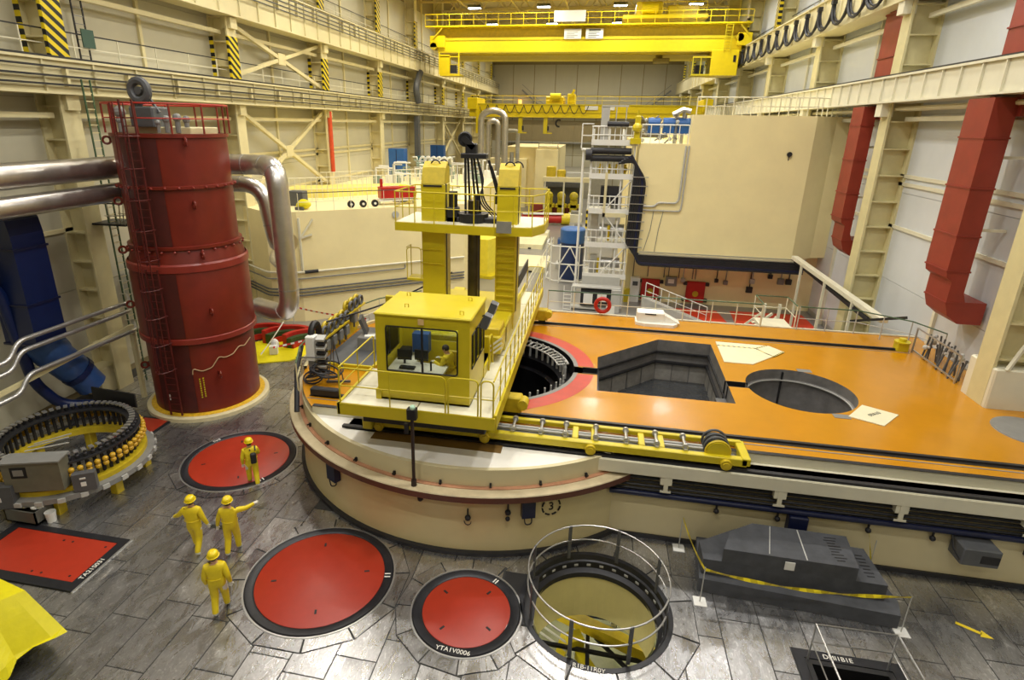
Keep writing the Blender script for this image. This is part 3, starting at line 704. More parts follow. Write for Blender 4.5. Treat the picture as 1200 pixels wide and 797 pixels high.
# ================================================================== PEOPLE
def person(label, loc, head_to, J, extra=None, cat='person', h=1.0, helmet=True):
    """J: joints in local metres (x right, y ahead, z up); one skinned surface, coloured by zone"""
    t = thing('person', label, cat, loc)
    bm = bmesh.new(); sk = bm.verts.layers.skin.verify(); vs = {}
    bulk = 1.2
    def V(n, p, r):
        if n not in ('neck', 'head', 'crown', 'hdl', 'hdr', 'ftl', 'ftr'): r = tuple(q * bulk for q in r) if isinstance(r, tuple) else r * bulk
        v = bm.verts.new(p); v[sk].radius = (r, r) if not isinstance(r, tuple) else r; vs[n] = v; return v
    V('pelvis', J['pelvis'], (.17, .13)); vs['pelvis'][sk].use_root = True
    V('waist', J['waist'], (.165, .12)); V('chest', J['chest'], (.195, .13)); V('neckb', J['neckb'], (.09, .08)); V('neck', J['neck'], .062); V('head', J['head'], (.085, .1)); V('crown', J['crown'], (.08, .092))
    E = [('pelvis', 'waist'), ('waist', 'chest'), ('chest', 'neckb'), ('neckb', 'neck'), ('neck', 'head'), ('head', 'crown')]
    for s in 'lr':
        V('sh' + s, J['sh' + s], .085); V('el' + s, J['el' + s], .06); V('wr' + s, J['wr' + s], .042); V('hd' + s, J['hd' + s], (.045, .03))
        V('hip' + s, J['hip' + s], .115); V('kn' + s, J['kn' + s], .085); V('an' + s, J['an' + s], .066); V('ft' + s, J['ft' + s], .05)
        E += [('chest', 'sh' + s), ('sh' + s, 'el' + s), ('el' + s, 'wr' + s), ('wr' + s, 'hd' + s), ('pelvis', 'hip' + s), ('hip' + s, 'kn' + s), ('kn' + s, 'an' + s), ('an' + s, 'ft' + s)]
    for a, b in E: bm.edges.new((vs[a], vs[b]))
    for s in 'lr':      # fingers, each its own short chain rooted in the palm
        W, H = Vector(J['wr' + s]), Vector(J['hd' + s]); d = (H - W).normalized(); sd = Vector((1, 0, 0)) if abs(d.x) < .7 else Vector((0, 1, 0)); sd = (sd - d * sd.dot(d)).normalized(); cu = d.cross(sd)
        for k in range(4):
            o = H + sd * (-.033 + .022 * k); L = (.07, .08, .075, .06)[k]
            a = bm.verts.new(o - d * .02); b = bm.verts.new(o + d * L * .55); c = bm.verts.new(o + d * L * .95 + cu * .025)
            for v, r in ((a, .011), (b, .0095), (c, .008)): v[sk].radius = (r, r)
            a[sk].use_root = True; bm.edges.new((a, b)); bm.edges.new((b, c))
        o = W.lerp(H, .55) + sd * .035; a = bm.verts.new(o - sd * .02); b = bm.verts.new(o + sd * .03 + d * .03); c = bm.verts.new(o + sd * .035 + d * .065)
        for v, r in ((a, .013), (b, .011), (c, .009)): v[sk].radius = (r, r)
        a[sk].use_root = True; bm.edges.new((a, b)); bm.edges.new((b, c))
    me0 = bpy.data.meshes.new('tmp'); bm.to_mesh(me0); bm.free()
    o0 = bpy.data.objects.new('tmp', me0); col.objects.link(o0)
    o0.modifiers.new('s', 'SKIN').use_smooth_shade = True; m_ = o0.modifiers.new('d', 'SUBSURF'); m_.levels = 2; m_.render_levels = 2
    dg = bpy.context.evaluated_depsgraph_get(); dg.update()
    me = bpy.data.meshes.new_from_object(o0.evaluated_get(dg)); bpy.data.objects.remove(o0)
    me.materials.clear()
    for m in (COVER, SKIN, GLOVE, SHOE): me.materials.append(m)
    nk = Vector(J['neck'])
    for p in me.polygons:
        c = p.center; i = 0
        if c.z > nk.z - .02 and (c - nk).length < .45: i = 1
        for s in 'lr':
            W, H = Vector(J['wr' + s]), Vector(J['hd' + s]); d = (H - W).normalized()
            if (c - W).dot(d) > .01 and (c - H).length < .2: i = 2
            A = Vector(J['an' + s])
            if c.z < A.z + .02 and (c - A).length < .32: i = 3
        p.material_index = i
    # nose, ears, brow onto the same mesh
    hd = Vector(J['head']); cr = Vector(J['crown']); up = (cr - hd).normalized(); fw = Vector(J.get('face', (0, 1, 0))).normalized(); sd = fw.cross(up).normalized()
    f = MB(); c0 = hd + up * .03
    f.ball(c0 + fw * .105 - up * .01, (.016, .018, .026), 6, 5)
    for s in (-1, 1): f.ball(c0 + sd * .088 * s, (.014, .024, .033), 6, 5)
    o = bpy.data.objects.new('body', me); col.objects.link(o); o.parent = t
    bm = bmesh.new(); bm.from_mesh(me); n0 = len(bm.faces)
    tmp = bpy.data.meshes.new('t2'); tmp.from_pydata(f.v, [], f.f); bm.from_mesh(tmp); bm.faces.ensure_lookup_table()
    for q in list(bm.faces)[n0:]: q.material_index = 1; q.smooth = True
    bm.to_mesh(me); bm.free(); WL[o.name] = (0, 0, 0)
    loc0 = WL[t.name]; WL[t.name] = (0, 0, 0)
    e = MB()
    for s in (-1, 1): e.ball(c0 + fw * .09 + sd * .033 * s + up * .02, .012, 6, 5)
    e.build('eye', BLACK, t); MB().ball(c0 + fw * .094 - up * .055, (.024, .01, .007), 8, 5).build('mouth', PINK, t)
    hm = MB().ball(c0 + up * .035 - fw * .012, (.098, .112, .105), 14, 8); hm.build('hair', HAIR, t, True)
    if helmet:
        h_ = MB(); cc = c0 + up * .075
        ring = [(.15, -.005), (.132, .0), (.13, .02), (.127, .06), (.108, .1), (.07, .125), (.02, .135), (0, .135)]
        h_.lathe(0, 0, ring, 24); M = Matrix.Translation(cc) @ Matrix((sd, fw, up)).transposed().to_4x4()
        h_.v = [tuple(M @ Vector((x, y * 1.12 + (.035 if (y > .12 and z < .01) else 0), z))) for x, y, z in h_.v]
        h_.build('hard_hat', HELM, t, True)
        rb = MB()
        for k in (-1, 0, 1): rb.tube([tuple(M @ Vector((.035 * k, .13 * math.cos(a) * 1.08, .02 + .125 * math.sin(a)))) for a in [PI * q / 10 for q in range(1, 10)]], .008, 5)
        rb.build('helmet_rib', HELM, t)
    # collar and cuffs of the coverall
    c_ = MB().tube([tuple(nk + Vector((.075 * math.cos(a), .07 * math.sin(a) - .005, -.045 + .012 * math.sin(a)))) for a in [2 * PI * k / 12 for k in range(12)]], .022, 6, True)
    c_.build('collar', COVER, t, True)
    bl = MB(); wv = Vector(J['waist']); bl.tube([tuple(wv + Vector((.215 * math.cos(a), .16 * math.sin(a), -.03))) for a in [2 * PI * k / 16 for k in range(16)]], .012, 6, True); bl.build('waistband', COVER, t, True)
    if extra: extra(t)
    WL[t.name] = loc0
    t.rotation_euler.z = head_to
    t.scale = (h, h, h)
    return t
def pose(**kw):
    J = dict(pelvis=(0, 0, .96), waist=(0, .01, 1.12), chest=(0, .02, 1.32), neckb=(0, .02, 1.46), neck=(0, .03, 1.51), head=(0, .04, 1.6), crown=(0, .04, 1.70),
             shl=(-.2, .01, 1.40), shr=(.2, .01, 1.40), ell=(-.27, -.02, 1.12), elr=(.27, -.02, 1.12), wrl=(-.27, .08, .88), wrr=(.27, .08, .88), hdl=(-.27, .1, .79), hdr=(.27, .1, .79),
             hipl=(-.1, 0, .9), hipr=(.1, 0, .9), knl=(-.11, .16, .5), knr=(.11, -.02, .49), anl=(-.11, .2, .09), anr=(.11, -.26, .13), ftl=(-.11, .36, .05), ftr=(.11, -.12, .05))
    J.update(kw); return J
def bag(t):
    MB().cbox(-.02, .17, -.27, -.13, .98, 1.36, .04).build('backpack', STRAPB, t)
    b = MB().tube([(.16, -.15, 1.42), (.17, .02, 1.5), (.15, .15, 1.4), (.14, .15, 1.1)], .025, 6).tube([(.0, -.13, 1.42), (-.03, .05, 1.49), (-.05, .16, 1.35)], .02, 6); b.build('strap', STRAPB, t, True)
person('person in yellow coverall walking alone behind the pair with the box', (-8.56, 9.95, 0), R(26), pose(knl=(-.1, .02, .49), anl=(-.1, -.2, .12), ftl=(-.1, -.06, .05), knr=(.11, .14, .51), anr=(.12, .16, .09), ftr=(.12, .32, .05), elr=(.28, -.06, 1.12), wrr=(.3, .02, .88), hdr=(.3, .03, .79)))
person('person in yellow coverall, left of the pair carrying a box, left arm held out', (-10.55, 11.75, 0), R(14), pose(ell=(-.38, .05, 1.2), wrl=(-.56, .16, 1.08), hdl=(-.63, .19, 1.04), elr=(.29, .0, 1.13), wrr=(.36, .05, .90), hdr=(.38, .06, .82)))
person('person in yellow coverall, right of the pair carrying a box, right arm pointing', (-9.52, 11.93, 0), R(18), pose(elr=(.42, .16, 1.33), wrr=(.58, .36, 1.32), hdr=(.64, .43, 1.33), ell=(-.3, 0, 1.13), wrl=(-.36, .06, .9), hdl=(-.37, .07, .82), knl=(-.1, -.02, .49), anl=(-.1, -.22, .12), ftl=(-.1, -.07, .05), knr=(.11, .12, .5), anr=(.11, .12, .09), ftr=(.11, .28, .05)))
person('person in yellow coverall with a black backpack stepping off the red hatch', (-10.78, 14.98, 0), R(38), pose(elr=(.27, .08, 1.16), wrr=(.12, .26, 1.12), hdr=(.06, .3, 1.12)), bag, h=.97)
one('carry_box', MB().cbox(-10.2, -9.78, 11.92, 12.06, .72, .86, .015), GREYD, 'flat dark grey box carried between two people in yellow coveralls', 'box', (-10.0, 11.95, .72))

# ================================================================== RED TANK TOWER
TC = (-16.4, 20.6); t = thing('red_tank', 'tall dark red cylindrical steel tank with ladder and top railing', 'tank', (TC[0], TC[1], 0))
def tl(name, prof, m=TOWER, n=72): return MB().lathe(TC[0], TC[1], prof, n).build(name, m, t, True)
tl('lower_shell', [(2.10, .12), (2.10, 3.2), (2.06, 3.3)]); tl('middle_shell', [(2.22, 3.3), (2.22, 6.35), (2.16, 6.5)]); tl('taper_ring', [(2.16, 6.5), (2.0, 7.1)]); tl('upper_shell', [(1.98, 7.1), (1.98, 11.25), (0, 11.25)])
tl('weld_band', [(2.22, 3.3), (2.27, 3.32), (2.27, 3.52), (2.22, 3.55)], TOWER2); tl('weld_band', [(2.22, 6.2), (2.27, 6.23), (2.26, 6.48), (2.2, 6.55)], TOWER2)
tl('flange', [(1.98, 7.05), (2.1, 7.07), (2.1, 7.18), (1.98, 7.2)]); tl('flange', [(1.98, 9.3), (2.08, 9.32), (2.08, 9.42), (1.98, 9.44)]); tl('flange', [(1.98, 11.12), (2.05, 11.14), (2.05, 11.27), (1.9, 11.28)])
tl('base_flange', [(2.1, .1), (2.3, .1), (2.3, .22), (2.1, .25)], mat('torn_yellow_seal', (222, 178, 40), .5, var=.25, scale=8))
tl('base_ring', [(2.12, .0), (2.48, .0), (2.48, .16), (2.42, .2), (2.2, .2)], mat('base_ring_cream', (214, 202, 160), .5, var=.1))
bo = MB().ball((0, 0, 0), .05, 8, 5).mesh('bolt', TOWER2)
for z, r in ((7.0, 2.12), (9.37, 2.1)):
    for k in range(28): a = 2 * PI * k / 28; piece('bolt', bo, t, (TC[0] + r * math.cos(a), TC[1] + r * math.sin(a), z))
lg = MB().tube([(.13 * math.cos(a), 0, .13 * math.sin(a)) for a in [2 * PI * k / 12 for k in range(12)]], .045, 6, True).box(-.25, -.08, -.04, .04, -.08, .08).mesh('lifting_lug', TOWER)
for z, r in ((11.0, 2.15), (8.75, 2.15), (6.85, 2.3), (4.6, 2.4), (1.9, 2.3)):
    for a in (R(-40), R(158), R(185 + 30)): piece('lifting_lug', lg, t, (TC[0] + r * math.cos(a), TC[1] + r * math.sin(a), z), a)
# ladder, with darker red curved panels behind it
la = R(-86); lx, ly = math.cos(la), math.sin(la); tx, ty = -ly, lx
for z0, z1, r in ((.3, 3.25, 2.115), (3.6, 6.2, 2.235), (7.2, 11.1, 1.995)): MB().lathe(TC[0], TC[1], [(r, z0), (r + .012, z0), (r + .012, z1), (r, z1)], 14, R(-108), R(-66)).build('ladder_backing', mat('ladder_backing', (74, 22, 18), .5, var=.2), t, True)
ld = MB()
for s_ in (-.24, .24):
    for z0, z1, r in ((.3, 6.4, 2.36), (6.4, 12.4, 2.2)): ld.bar((TC[0] + r * lx + s_ * tx, TC[1] + r * ly + s_ * ty, z0), (TC[0] + r * lx + s_ * tx, TC[1] + r * ly + s_ * ty, z1), .05, .06)
ldo = ld.build('ladder', mat('ladder_dark_red', (86, 24, 20), .5), t)
ru = MB().bar((-.24 * tx, -.24 * ty, 0), (.24 * tx, .24 * ty, 0), .03).mesh('rung', MATS['ladder_dark_red'])
for k in range(40): z = .5 + .29 * k; r = 2.36 if z < 6.4 else 2.2; piece('rung', ru, ldo, (TC[0] + r * lx, TC[1] + r * ly, z))
cg = MB()
for k in range(9):
    z = 2.4 + k * 1.1; r = 2.36 if z < 6.4 else 2.2; cg.tube([(TC[0] + (r + .62 * math.sin(PI * q / 8)) * lx + .34 * math.cos(PI * q / 8) * tx, TC[1] + (r + .62 * math.sin(PI * q / 8)) * ly + .34 * math.cos(PI * q / 8) * ty, z) for q in range(9)], .02, 5)
for q in (2, 4, 6): cg.bar((TC[0] + (2.3 + .62 * math.sin(PI * q / 8)) * lx + .34 * math.cos(PI * q / 8) * tx, TC[1] + (2.3 + .62 * math.sin(PI * q / 8)) * ly + .34 * math.cos(PI * q / 8) * ty, 2.4), (TC[0] + (2.2 + .62 * math.sin(PI * q / 8)) * lx + .34 * math.cos(PI * q / 8) * tx, TC[1] + (2.2 + .62 * math.sin(PI * q / 8)) * ly + .34 * math.cos(PI * q / 8) * ty, 12.3), .03)
cg.build_each('ladder_cage', MATS['ladder_dark_red'], t)
rr = [(TC[0] + 2.12 * math.cos(a), TC[1] + 2.12 * math.sin(a), 11.27) for a in [R(-80) + 2 * PI * k / 12 for k in range(12)]]
for k, p in enumerate(rr): MB().cyl(p, (p[0], p[1], 12.3), .035, 6).build('railing_post', TOWER2 if k % 3 else TOWER, t)
rtop = arc(TC, 2.12, 0, 2 * PI, 40, 12.3)[:-1]
MB().tube(rtop, .035, 6, True).build('top_rail', mat('rail_red', (176, 44, 30), .45), t, True)
MB().tube(arc(TC, 2.12, 0, 2 * PI, 40, 11.8)[:-1], .025, 6, True).build('mid_rail', MATS['rail_red'], t, True)
MB().cbox(TC[0] - 1.2, TC[0] + 1.5, TC[1] - .8, TC[1] + .8, 11.26, 11.5, .03).build('top_plinth', CREAM, t)
w_ = MB().tube([(TC[0] - .3 + .34 * math.cos(a), TC[1] - .9, 12.75 + .34 * math.sin(a)) for a in [2 * PI * k / 20 for k in range(20)]], .15, 8, True)
w_.build('pulley_wheel', GREYD, t, True)
MB().cyl((TC[0] - .3, TC[1] - 1.0, 12.75), (TC[0] - .3, TC[1] - .5, 12.75), .14, 12).cbox(TC[0] - .75, TC[0] + .25, TC[1] - 1.1, TC[1] - .2, 11.5, 12.2, .05).bar((TC[0] - .6, TC[1] - .8, 12.1), (TC[0] - .3, TC[1] - .8, 12.8), .2).bar((TC[0] + .3, TC[1] - .8, 12.0), (TC[0] - .2, TC[1] - .8, 12.8), .08).build('winch', GREYD, t)
vv = MB()
for k, (x, y, s_) in enumerate(((-1.3, -.9, .22), (.7, -1.0, .14), (1.0, -.8, .16), (1.3, -.7, .14), (.5, -1.2, .1), (-1.0, -1.3, .12))): vv.cyl((TC[0] + x, TC[1] + y, 11.3), (TC[0] + x, TC[1] + y, 11.3 + s_ * 3.5), s_ * .6, 8).ball((TC[0] + x, TC[1] + y, 11.35 + s_ * 3), s_, 8, 6)
vv.build_each('valve', GREY, t, 2)
hs = [(TC[0] + 2.14 * math.cos(R(a)), TC[1] + 2.14 * math.sin(R(a)), z) for a, z in ((-66, 2.0), (-65, 2.25), (-56, 2.1), (-46, 2.2), (-38, 2.6), (-31, 2.5), (-22, 2.55), (-13, 2.8), (-5, 2.7), (8, 2.9))]
MB().tube(bend(hs, .1), .022, 6).build('hanging_rope', mat('rope', (190, 160, 120), .7), t, True)
dm = MB()
for k in range(9): a = R(-60); z = .95 + .1 * k; dm.obox((TC[0] + 2.115 * math.cos(a), TC[1] + 2.115 * math.sin(a), z), (.02, .05, .06), a); a = R(-56.5); dm.obox((TC[0] + 2.115 * math.cos(a), TC[1] + 2.115 * math.sin(a), z + .03), (.02, .05, .06), a)
dm.build('hazard_dots', YEL, t)
MB().obox((TC[0] + 2.13 * math.cos(R(-97)), TC[1] + 2.13 * math.sin(R(-97)), .95), (.03, .14, .24), R(-97)).build('paper_label', SIGNW, t)

# ================================================================== STUD RING (left)
MC = (-16.95, 14.15); t = thing('stud_ring', 'round yellow rack of dark studs standing on yellow legs at the left', 'rack', (MC[0], MC[1], 0))
MB().lathe(MC[0], MC[1], [(2.2, .72), (2.2, .9), (1.75, .95), (1.75, .72), (2.2, .72)], 60).build('base_ring', YELD, t, True)
MB().lathe(MC[0], MC[1], [(2.42, .55), (2.42, .72), (2.2, .74), (2.2, .5), (2.42, .55)], 60).build('lower_channel', GREY, t, True)
MB().lathe(MC[0], MC[1], [(2.12, 1.62), (2.12, 1.68), (1.72, 1.68), (1.72, 1.62), (2.12, 1.62)], 60).build('top_ring', DARK, t, True)
sd_ = MB().lathe(0, 0, [(0, 0), (.055, 0), (.055, .75), (.07, .76), (.07, .84), (.045, .86), (.045, .93), (0, .93)], 10).mesh('stud', CABLE)
kn_ = MB().lathe(0, 0, [(0, 0), (.05, 0), (.085, .04), (.085, .1), (.05, .14), (.06, .16), (.085, .2), (.085, .26), (.05, .3), (0, .3)], 10).mesh('yellow_nut', STUDY)
cp_ = MB().box(-.09, .09, -.06, .06, 0, .05).mesh('clamp', ALU)
N_ = 58
for k in range(N_):
    a = 2 * PI * k / N_; ca, sa = math.cos(a), math.sin(a)
    piece('stud', sd_, t, (MC[0] + 1.98 * ca, MC[1] + 1.98 * sa, .95)); piece('yellow_nut', kn_, t, (MC[0] + 2.16 * ca, MC[1] + 2.16 * sa, 1.2)); piece('clamp', cp_, t, (MC[0] + 1.9 * ca, MC[1] + 1.9 * sa, 1.86), a)
for k in range(8): a = R(-58) + k * PI / 4; MB().cbox(MC[0] + 2.05 * math.cos(a) - .14, MC[0] + 2.05 * math.cos(a) + .14, MC[1] + 2.05 * math.sin(a) - .14, MC[1] + 2.05 * math.sin(a) + .14, 0, .74, .02).build('leg', YELD, t)
fx = MB().box(-.1, .1, -.03, .03, 0, .14).mesh('floor_clip', GREYL)
for k in range(26): a = 2 * PI * k / 26 + .05; piece('floor_clip', fx, t, (MC[0] + 2.45 * math.cos(a), MC[1] + 2.45 * math.sin(a), .56), a + PI / 2)
t = thing('control_cabinet', 'large grey steel cabinet with a dark window hung on the stud ring front', 'cabinet', (-15.9, 11.9, 1.0))
MB().obox((-16.15, 12.25, 1.5), (1.6, .5, 1.0), R(18)).build('body', mat('cabinet_olive', (106, 104, 88), .45, var=.12), t)
MB().obox((-16.4, 11.91, 1.68), (.44, .04, .36), R(18)).build('window', BLACK, t); MB().obox((-16.4, 11.895, 1.68), (.28, .03, .2), R(18)).build('display', GREY, t)
MB().obox((-16.15, 12.24, 2.02), (1.7, .6, .05), R(18)).build('lid', GREY, t)
MB().bar((-16.6, 12.4, 2.1), (-15.5, 12.9, 2.25), .03).bar((-16.7, 12.6, 2.1), (-15.7, 13.1, 2.3), .03).bar((-16.7, 12.8, 2.1), (-15.8, 13.3, 2.3), .03).build('frame_bars', GREYL, t)
t = thing('junction_box', 'small grey junction box with labels right of the windowed cabinet', 'box', (-15.0, 12.75, .7))
MB().obox((-15.05, 12.75, 1.05), (.62, .24, .6), R(32)).build('body', GREYD, t); MB().obox((-15.0, 12.63, 1.2), (.16, .02, .05), R(32)).obox((-15.0, 12.63, 1.0), (.14, .02, .14), R(32)).build('label_plate', SIGNW, t)
t = thing('junction_box', 'grey box with small labels at the lower left of the stud ring', 'box', (-17.1, 11.75, .6))
MB().obox((-17.0, 11.75, .9), (.75, .3, .75), R(15)).build('body', GREYD, t); MB().obox((-17.0, 11.58, 1.05), (.14, .02, .06), R(15)).obox((-16.98, 11.58, .85), (.14, .02, .14), R(15)).build('label_plate', SIGNW, t)
t = thing('scrap_bin', 'open grey steel bin of white rags under the stud ring', 'bin', (-16.4, 11.95, 0))
bb = MB(); 
for x0, x1, y0, y1 in ((-17.0, -15.9, 11.65, 11.69), (-17.0, -15.9, 12.25, 12.29), (-17.0, -16.96, 11.65, 12.29), (-15.94, -15.9, 11.65, 12.29), ): bb.box(x0, x1, y0, y1, .08, .5)
bb.box(-17, -15.9, 11.65, 12.29, .08, .12); bb.build('body', mat('bin_grey', (92, 92, 84), .5), t)
rg = MB()
for k in range(5): rg.ball((-16.5 + .12 * k, 11.9 + .07 * (k % 3), .5), (.13, .1, .06), 8, 5)
rg.build('rag', SIGNW, t, True); MB().box(-16.9, -16.85, 11.7, 11.75, 0, .08).box(-16.0, -15.95, 12.2, 12.25, 0, .08).box(-16.0, -15.95, 11.7, 11.75, 0, .08).box(-16.9, -16.85, 12.2, 12.25, 0, .08).build('feet', DARK, t)
one('bucket', MB().lathe(-15.75, 12.0, [(0, 0), (.12, 0), (.15, .34), (.14, .34), (.11, .03)], 16), SIGNW, 'small white bucket standing beside the scrap bin', 'bucket', (-15.75, 12.0, 0))
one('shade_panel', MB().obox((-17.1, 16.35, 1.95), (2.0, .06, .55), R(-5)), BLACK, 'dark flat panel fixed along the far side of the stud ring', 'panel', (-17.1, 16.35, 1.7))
# cables on the floor beside it
cbm = MB()
for k in range(5):
    cbm.tube(bend([(-20.5 + .1 * k, 15.2 + .3 * k, .06 + .03 * k), (-19.8, 16.5 + .1 * k, .06 + .03 * k), (-20.6, 17.6, .08 + .03 * k), (-19.2, 18.3 + .1 * k, .06 + .03 * k), (-18.6, 17.2 + .3 * k, .1)], .5), .05, 6)
one('cable_heap', cbm, CABLE, 'tangle of black cables on the floor by the left wall', 'cable', (-19.8, 17, 0), smooth=True)
# ================================================================== REFUELLING MACHINE
RM = (-4.5, 18, DZ); t = thing('refuelling_machine', 'large yellow refuelling machine with cabin, twin columns and mast over the reactor well', 'machine', RM)
def bld(n, mb, m=YEL, sm=False, p=None): return mb.build(n, m, p or t, sm)
# deck
DT = 4.3
dpm = MB().box(-1.08, 1.08, -.61, .61, -.05, 0).mesh('deck_plate', mat('deck_cream', (226, 222, 196), .45, var=.06))
for i in range(2):
    for j in range(2): piece('deck_plate', dpm, t, (-5.58 + 2.2 * i, 14.1 + 1.24 * j, DT))
dpw = MB().box(-.42, .42, -.98, .98, -.05, 0).mesh('walkway_plate', MATS['deck_cream'])
for k in range(5): piece('walkway_plate', dpw, t, (-2.72, 16.95 + 2.0 * k, DT))
fa = MB().box(-6.72, -2.24, 13.42, 13.48, 3.98, 4.33).box(-6.74, -6.66, 13.42, 16.0, 3.98, 4.33).box(-2.30, -2.22, 13.6, 26.75, 3.9, 4.34).box(-6.7, -2.25, 13.48, 16, 4.0, 4.24)
bld('deck_fascia', fa)
MB().box(-3.1, -3.04, 16.0, 26.4, 4.3, 4.62).build('kick_plate', YEL, t)
bld('bridge_girder', MB().cbox(-3.3, -2.75, 15.6, 26.3, 3.5, 4.22, .03)); bld('bridge_girder', MB().cbox(-6.5, -5.95, 15.6, 26.3, 3.5, 4.22, .03))
# travel carriages with wheels on the deck rails
for y in (16.25, 25.38):
    for x in (-6.6, -2.6):
        c = bld('travel_carriage', MB().cbox(x - .75, x + .75, y - .22, y + .22, 3.2, 3.7, .04), YELD)
        for dx in (-.5, .5): MB().cyl((x + dx, y - .12, DZ + .24), (x + dx, y + .12, DZ + .24), .19, 16).build('wheel', DARK, c, True)
        MB().cyl((x + .8, y - .3, 3.5), (x + .8, y + .1, 3.5), .17, 10).build('drive_motor', YELD, c, True)
cb = MB().cbox(-6.25, -2.6, 14.0, 14.35, 3.5, 3.95, .03); bld('front_beam', cb, DARK)
bld('end_bumper', MB().obox((-6.45, 15.3, 3.35), (.5, .9, .35), .0), YELD)
# cabin
X0, X1, Y0, Y1, Z0, Z1 = -5.72, -3.06, 14.0, 16.1, DT, 6.9
cab = bld('cabin', MB().cbox(X0 - .03, X1 + .05, Y0 - .04, Y1 + .03, Z1 - .06, Z1, .03).box(X0, X1, Y0, Y1, Z0, Z0 + .06)
          .box(X0, X1, Y0, Y0 + .06, Z0, 5.2).box(X0, X1, Y0, Y0 + .06, 6.55, Z1 - .06).box(X0, X0 + .28, Y0, Y0 + .06, 5.2, 6.55).box(X1 - .32, X1, Y0, Y0 + .06, 5.2, 6.55)
          .box(X1 - .06, X1, Y0 + .06, Y1, Z0, 5.35).box(X1 - .06, X1, Y0 + .06, Y1, 6.35, Z1 - .06).box(X1 - .06, X1, Y0 + .06, Y0 + .25, 5.35, 6.35).box(X1 - .06, X1, Y0 + .72, Y0 + .84, 5.35, 6.35).box(X1 - .06, X1, Y0 + 1.3, Y0 + 1.42, 5.35, 6.35).box(X1 - .06, X1, Y1 - .18, Y1, 5.35, 6.35)
          .box(X0, X0 + .06, Y0 + .06, Y1, Z0, 5.3).box(X0, X0 + .06, Y0 + .06, Y1, 6.5, Z1 - .06).box(X0, X0 + .06, Y0 + .06, Y0 + .3, 5.3, 6.5).box(X0, X0 + .06, Y1 - .3, Y1, 5.3, 6.5)
          .box(X0, X1, Y1 - .06, Y1, Z0, 5.4).box(X0, X1, Y1 - .06, Y1, 6.4, Z1 - .06).box(X0, X0 + .4, Y1 - .06, Y1, 5.4, 6.4).box(X1 - .4, X1, Y1 - .06, Y1, 5.4, 6.4)
          .box(X0 - .06, X0 + .1, Y0 - .04, Y0 + .4, Z0, Z0 + .3))
def wframe(xa, xb, za, zb, y, r=.1, th=.022):
    pts = bend([(xa + .01, y, za), (xb, y, za), (xb, y, zb), (xa, y, zb), (xa, y, za), (xa + .02, y, za)], r, 4); return MB().tube(pts, th, 6)
wframe(X0 + .3, X1 - .34, 5.22, 6.53, Y0 - .01).build('window_gasket', BLACK, cab, True)
MB().box(-4.42, -4.37, Y0 - .02, Y0 + .03, 5.2, 6.55).build('window_mullion', BLACK, cab)
MB().box(X0 + .28, -4.42, Y0 + .02, Y0 + .03, 5.2, 6.55).build('window_pane', GLASS, cab); MB().box(-4.37, X1 - .32, Y0 + .02, Y0 + .03, 5.2, 6.55).build('window_pane', GLASS, cab)
for ya, yb in ((.25, .72), (.84, 1.3), (1.42, 1.92)):
    MB().box(X1 - .04, X1 - .03, Y0 + ya, Y0 + yb, 5.35, 6.35).build('window_pane', GLASS, cab)
    MB().tube([(X1 + .01, Y0 + ya, 5.35), (X1 + .01, Y0 + yb, 5.35), (X1 + .01, Y0 + yb, 6.35), (X1 + .01, Y0 + ya, 6.35)], .02, 6, True).build('window_gasket', BLACK, cab, True)
MB().box(X0 + .02, X0 + .03, Y0 + .3, Y1 - .3, 5.3, 6.5).build('window_pane', GLASS, cab)
MB().box(X0 + .01, X0 + .04, 14.95, 15.0, 5.3, 6.5).tube([(X0, Y0 + .3, 5.3), (X0, Y1 - .3, 5.3), (X0, Y1 - .3, 6.5), (X0, Y0 + .3, 6.5)], .02, 6, True).build('window_gasket', BLACK, cab)
MB().box(X0 + .4, X1 - .4, Y1 - .04, Y1 - .03, 5.4, 6.4).build('window_pane', GLASS, cab)
MB().obox((-4.4, Y0 - .045, 6.72), (.16, .01, .16)).build('notice', mat('notice_orange', (224, 190, 130), .5), cab)
le = MB()
for x, y in ((-5.0, 14.6), (-3.4, 15.6), (-5.3, 15.7), (-3.35, 14.3)): le.tube([(x - .05, y, 6.9), (x - .05, y, 7.0), (x + .05, y, 7.0), (x + .05, y, 6.9)], .015, 6)
le.build_each('lifting_eye', YELD, cab)
L = bpy.data.lights.new('cabin_fill_light', 'AREA'); L.energy = 28; L.size = 1.2; L.color = (1, .95, .82)  # fill light added to brighten the cabin interior
lo = bpy.data.objects.new('cabin_fill_light', L); col.objects.link(lo); lo.location = (-4.4, 15.1, 6.8); MB().cbox(-5.0, -3.8, 14.95, 15.25, 6.81, 6.84, .005).build('fill_light_panel', SIGNW, cab)  # plain panel added above the fill light
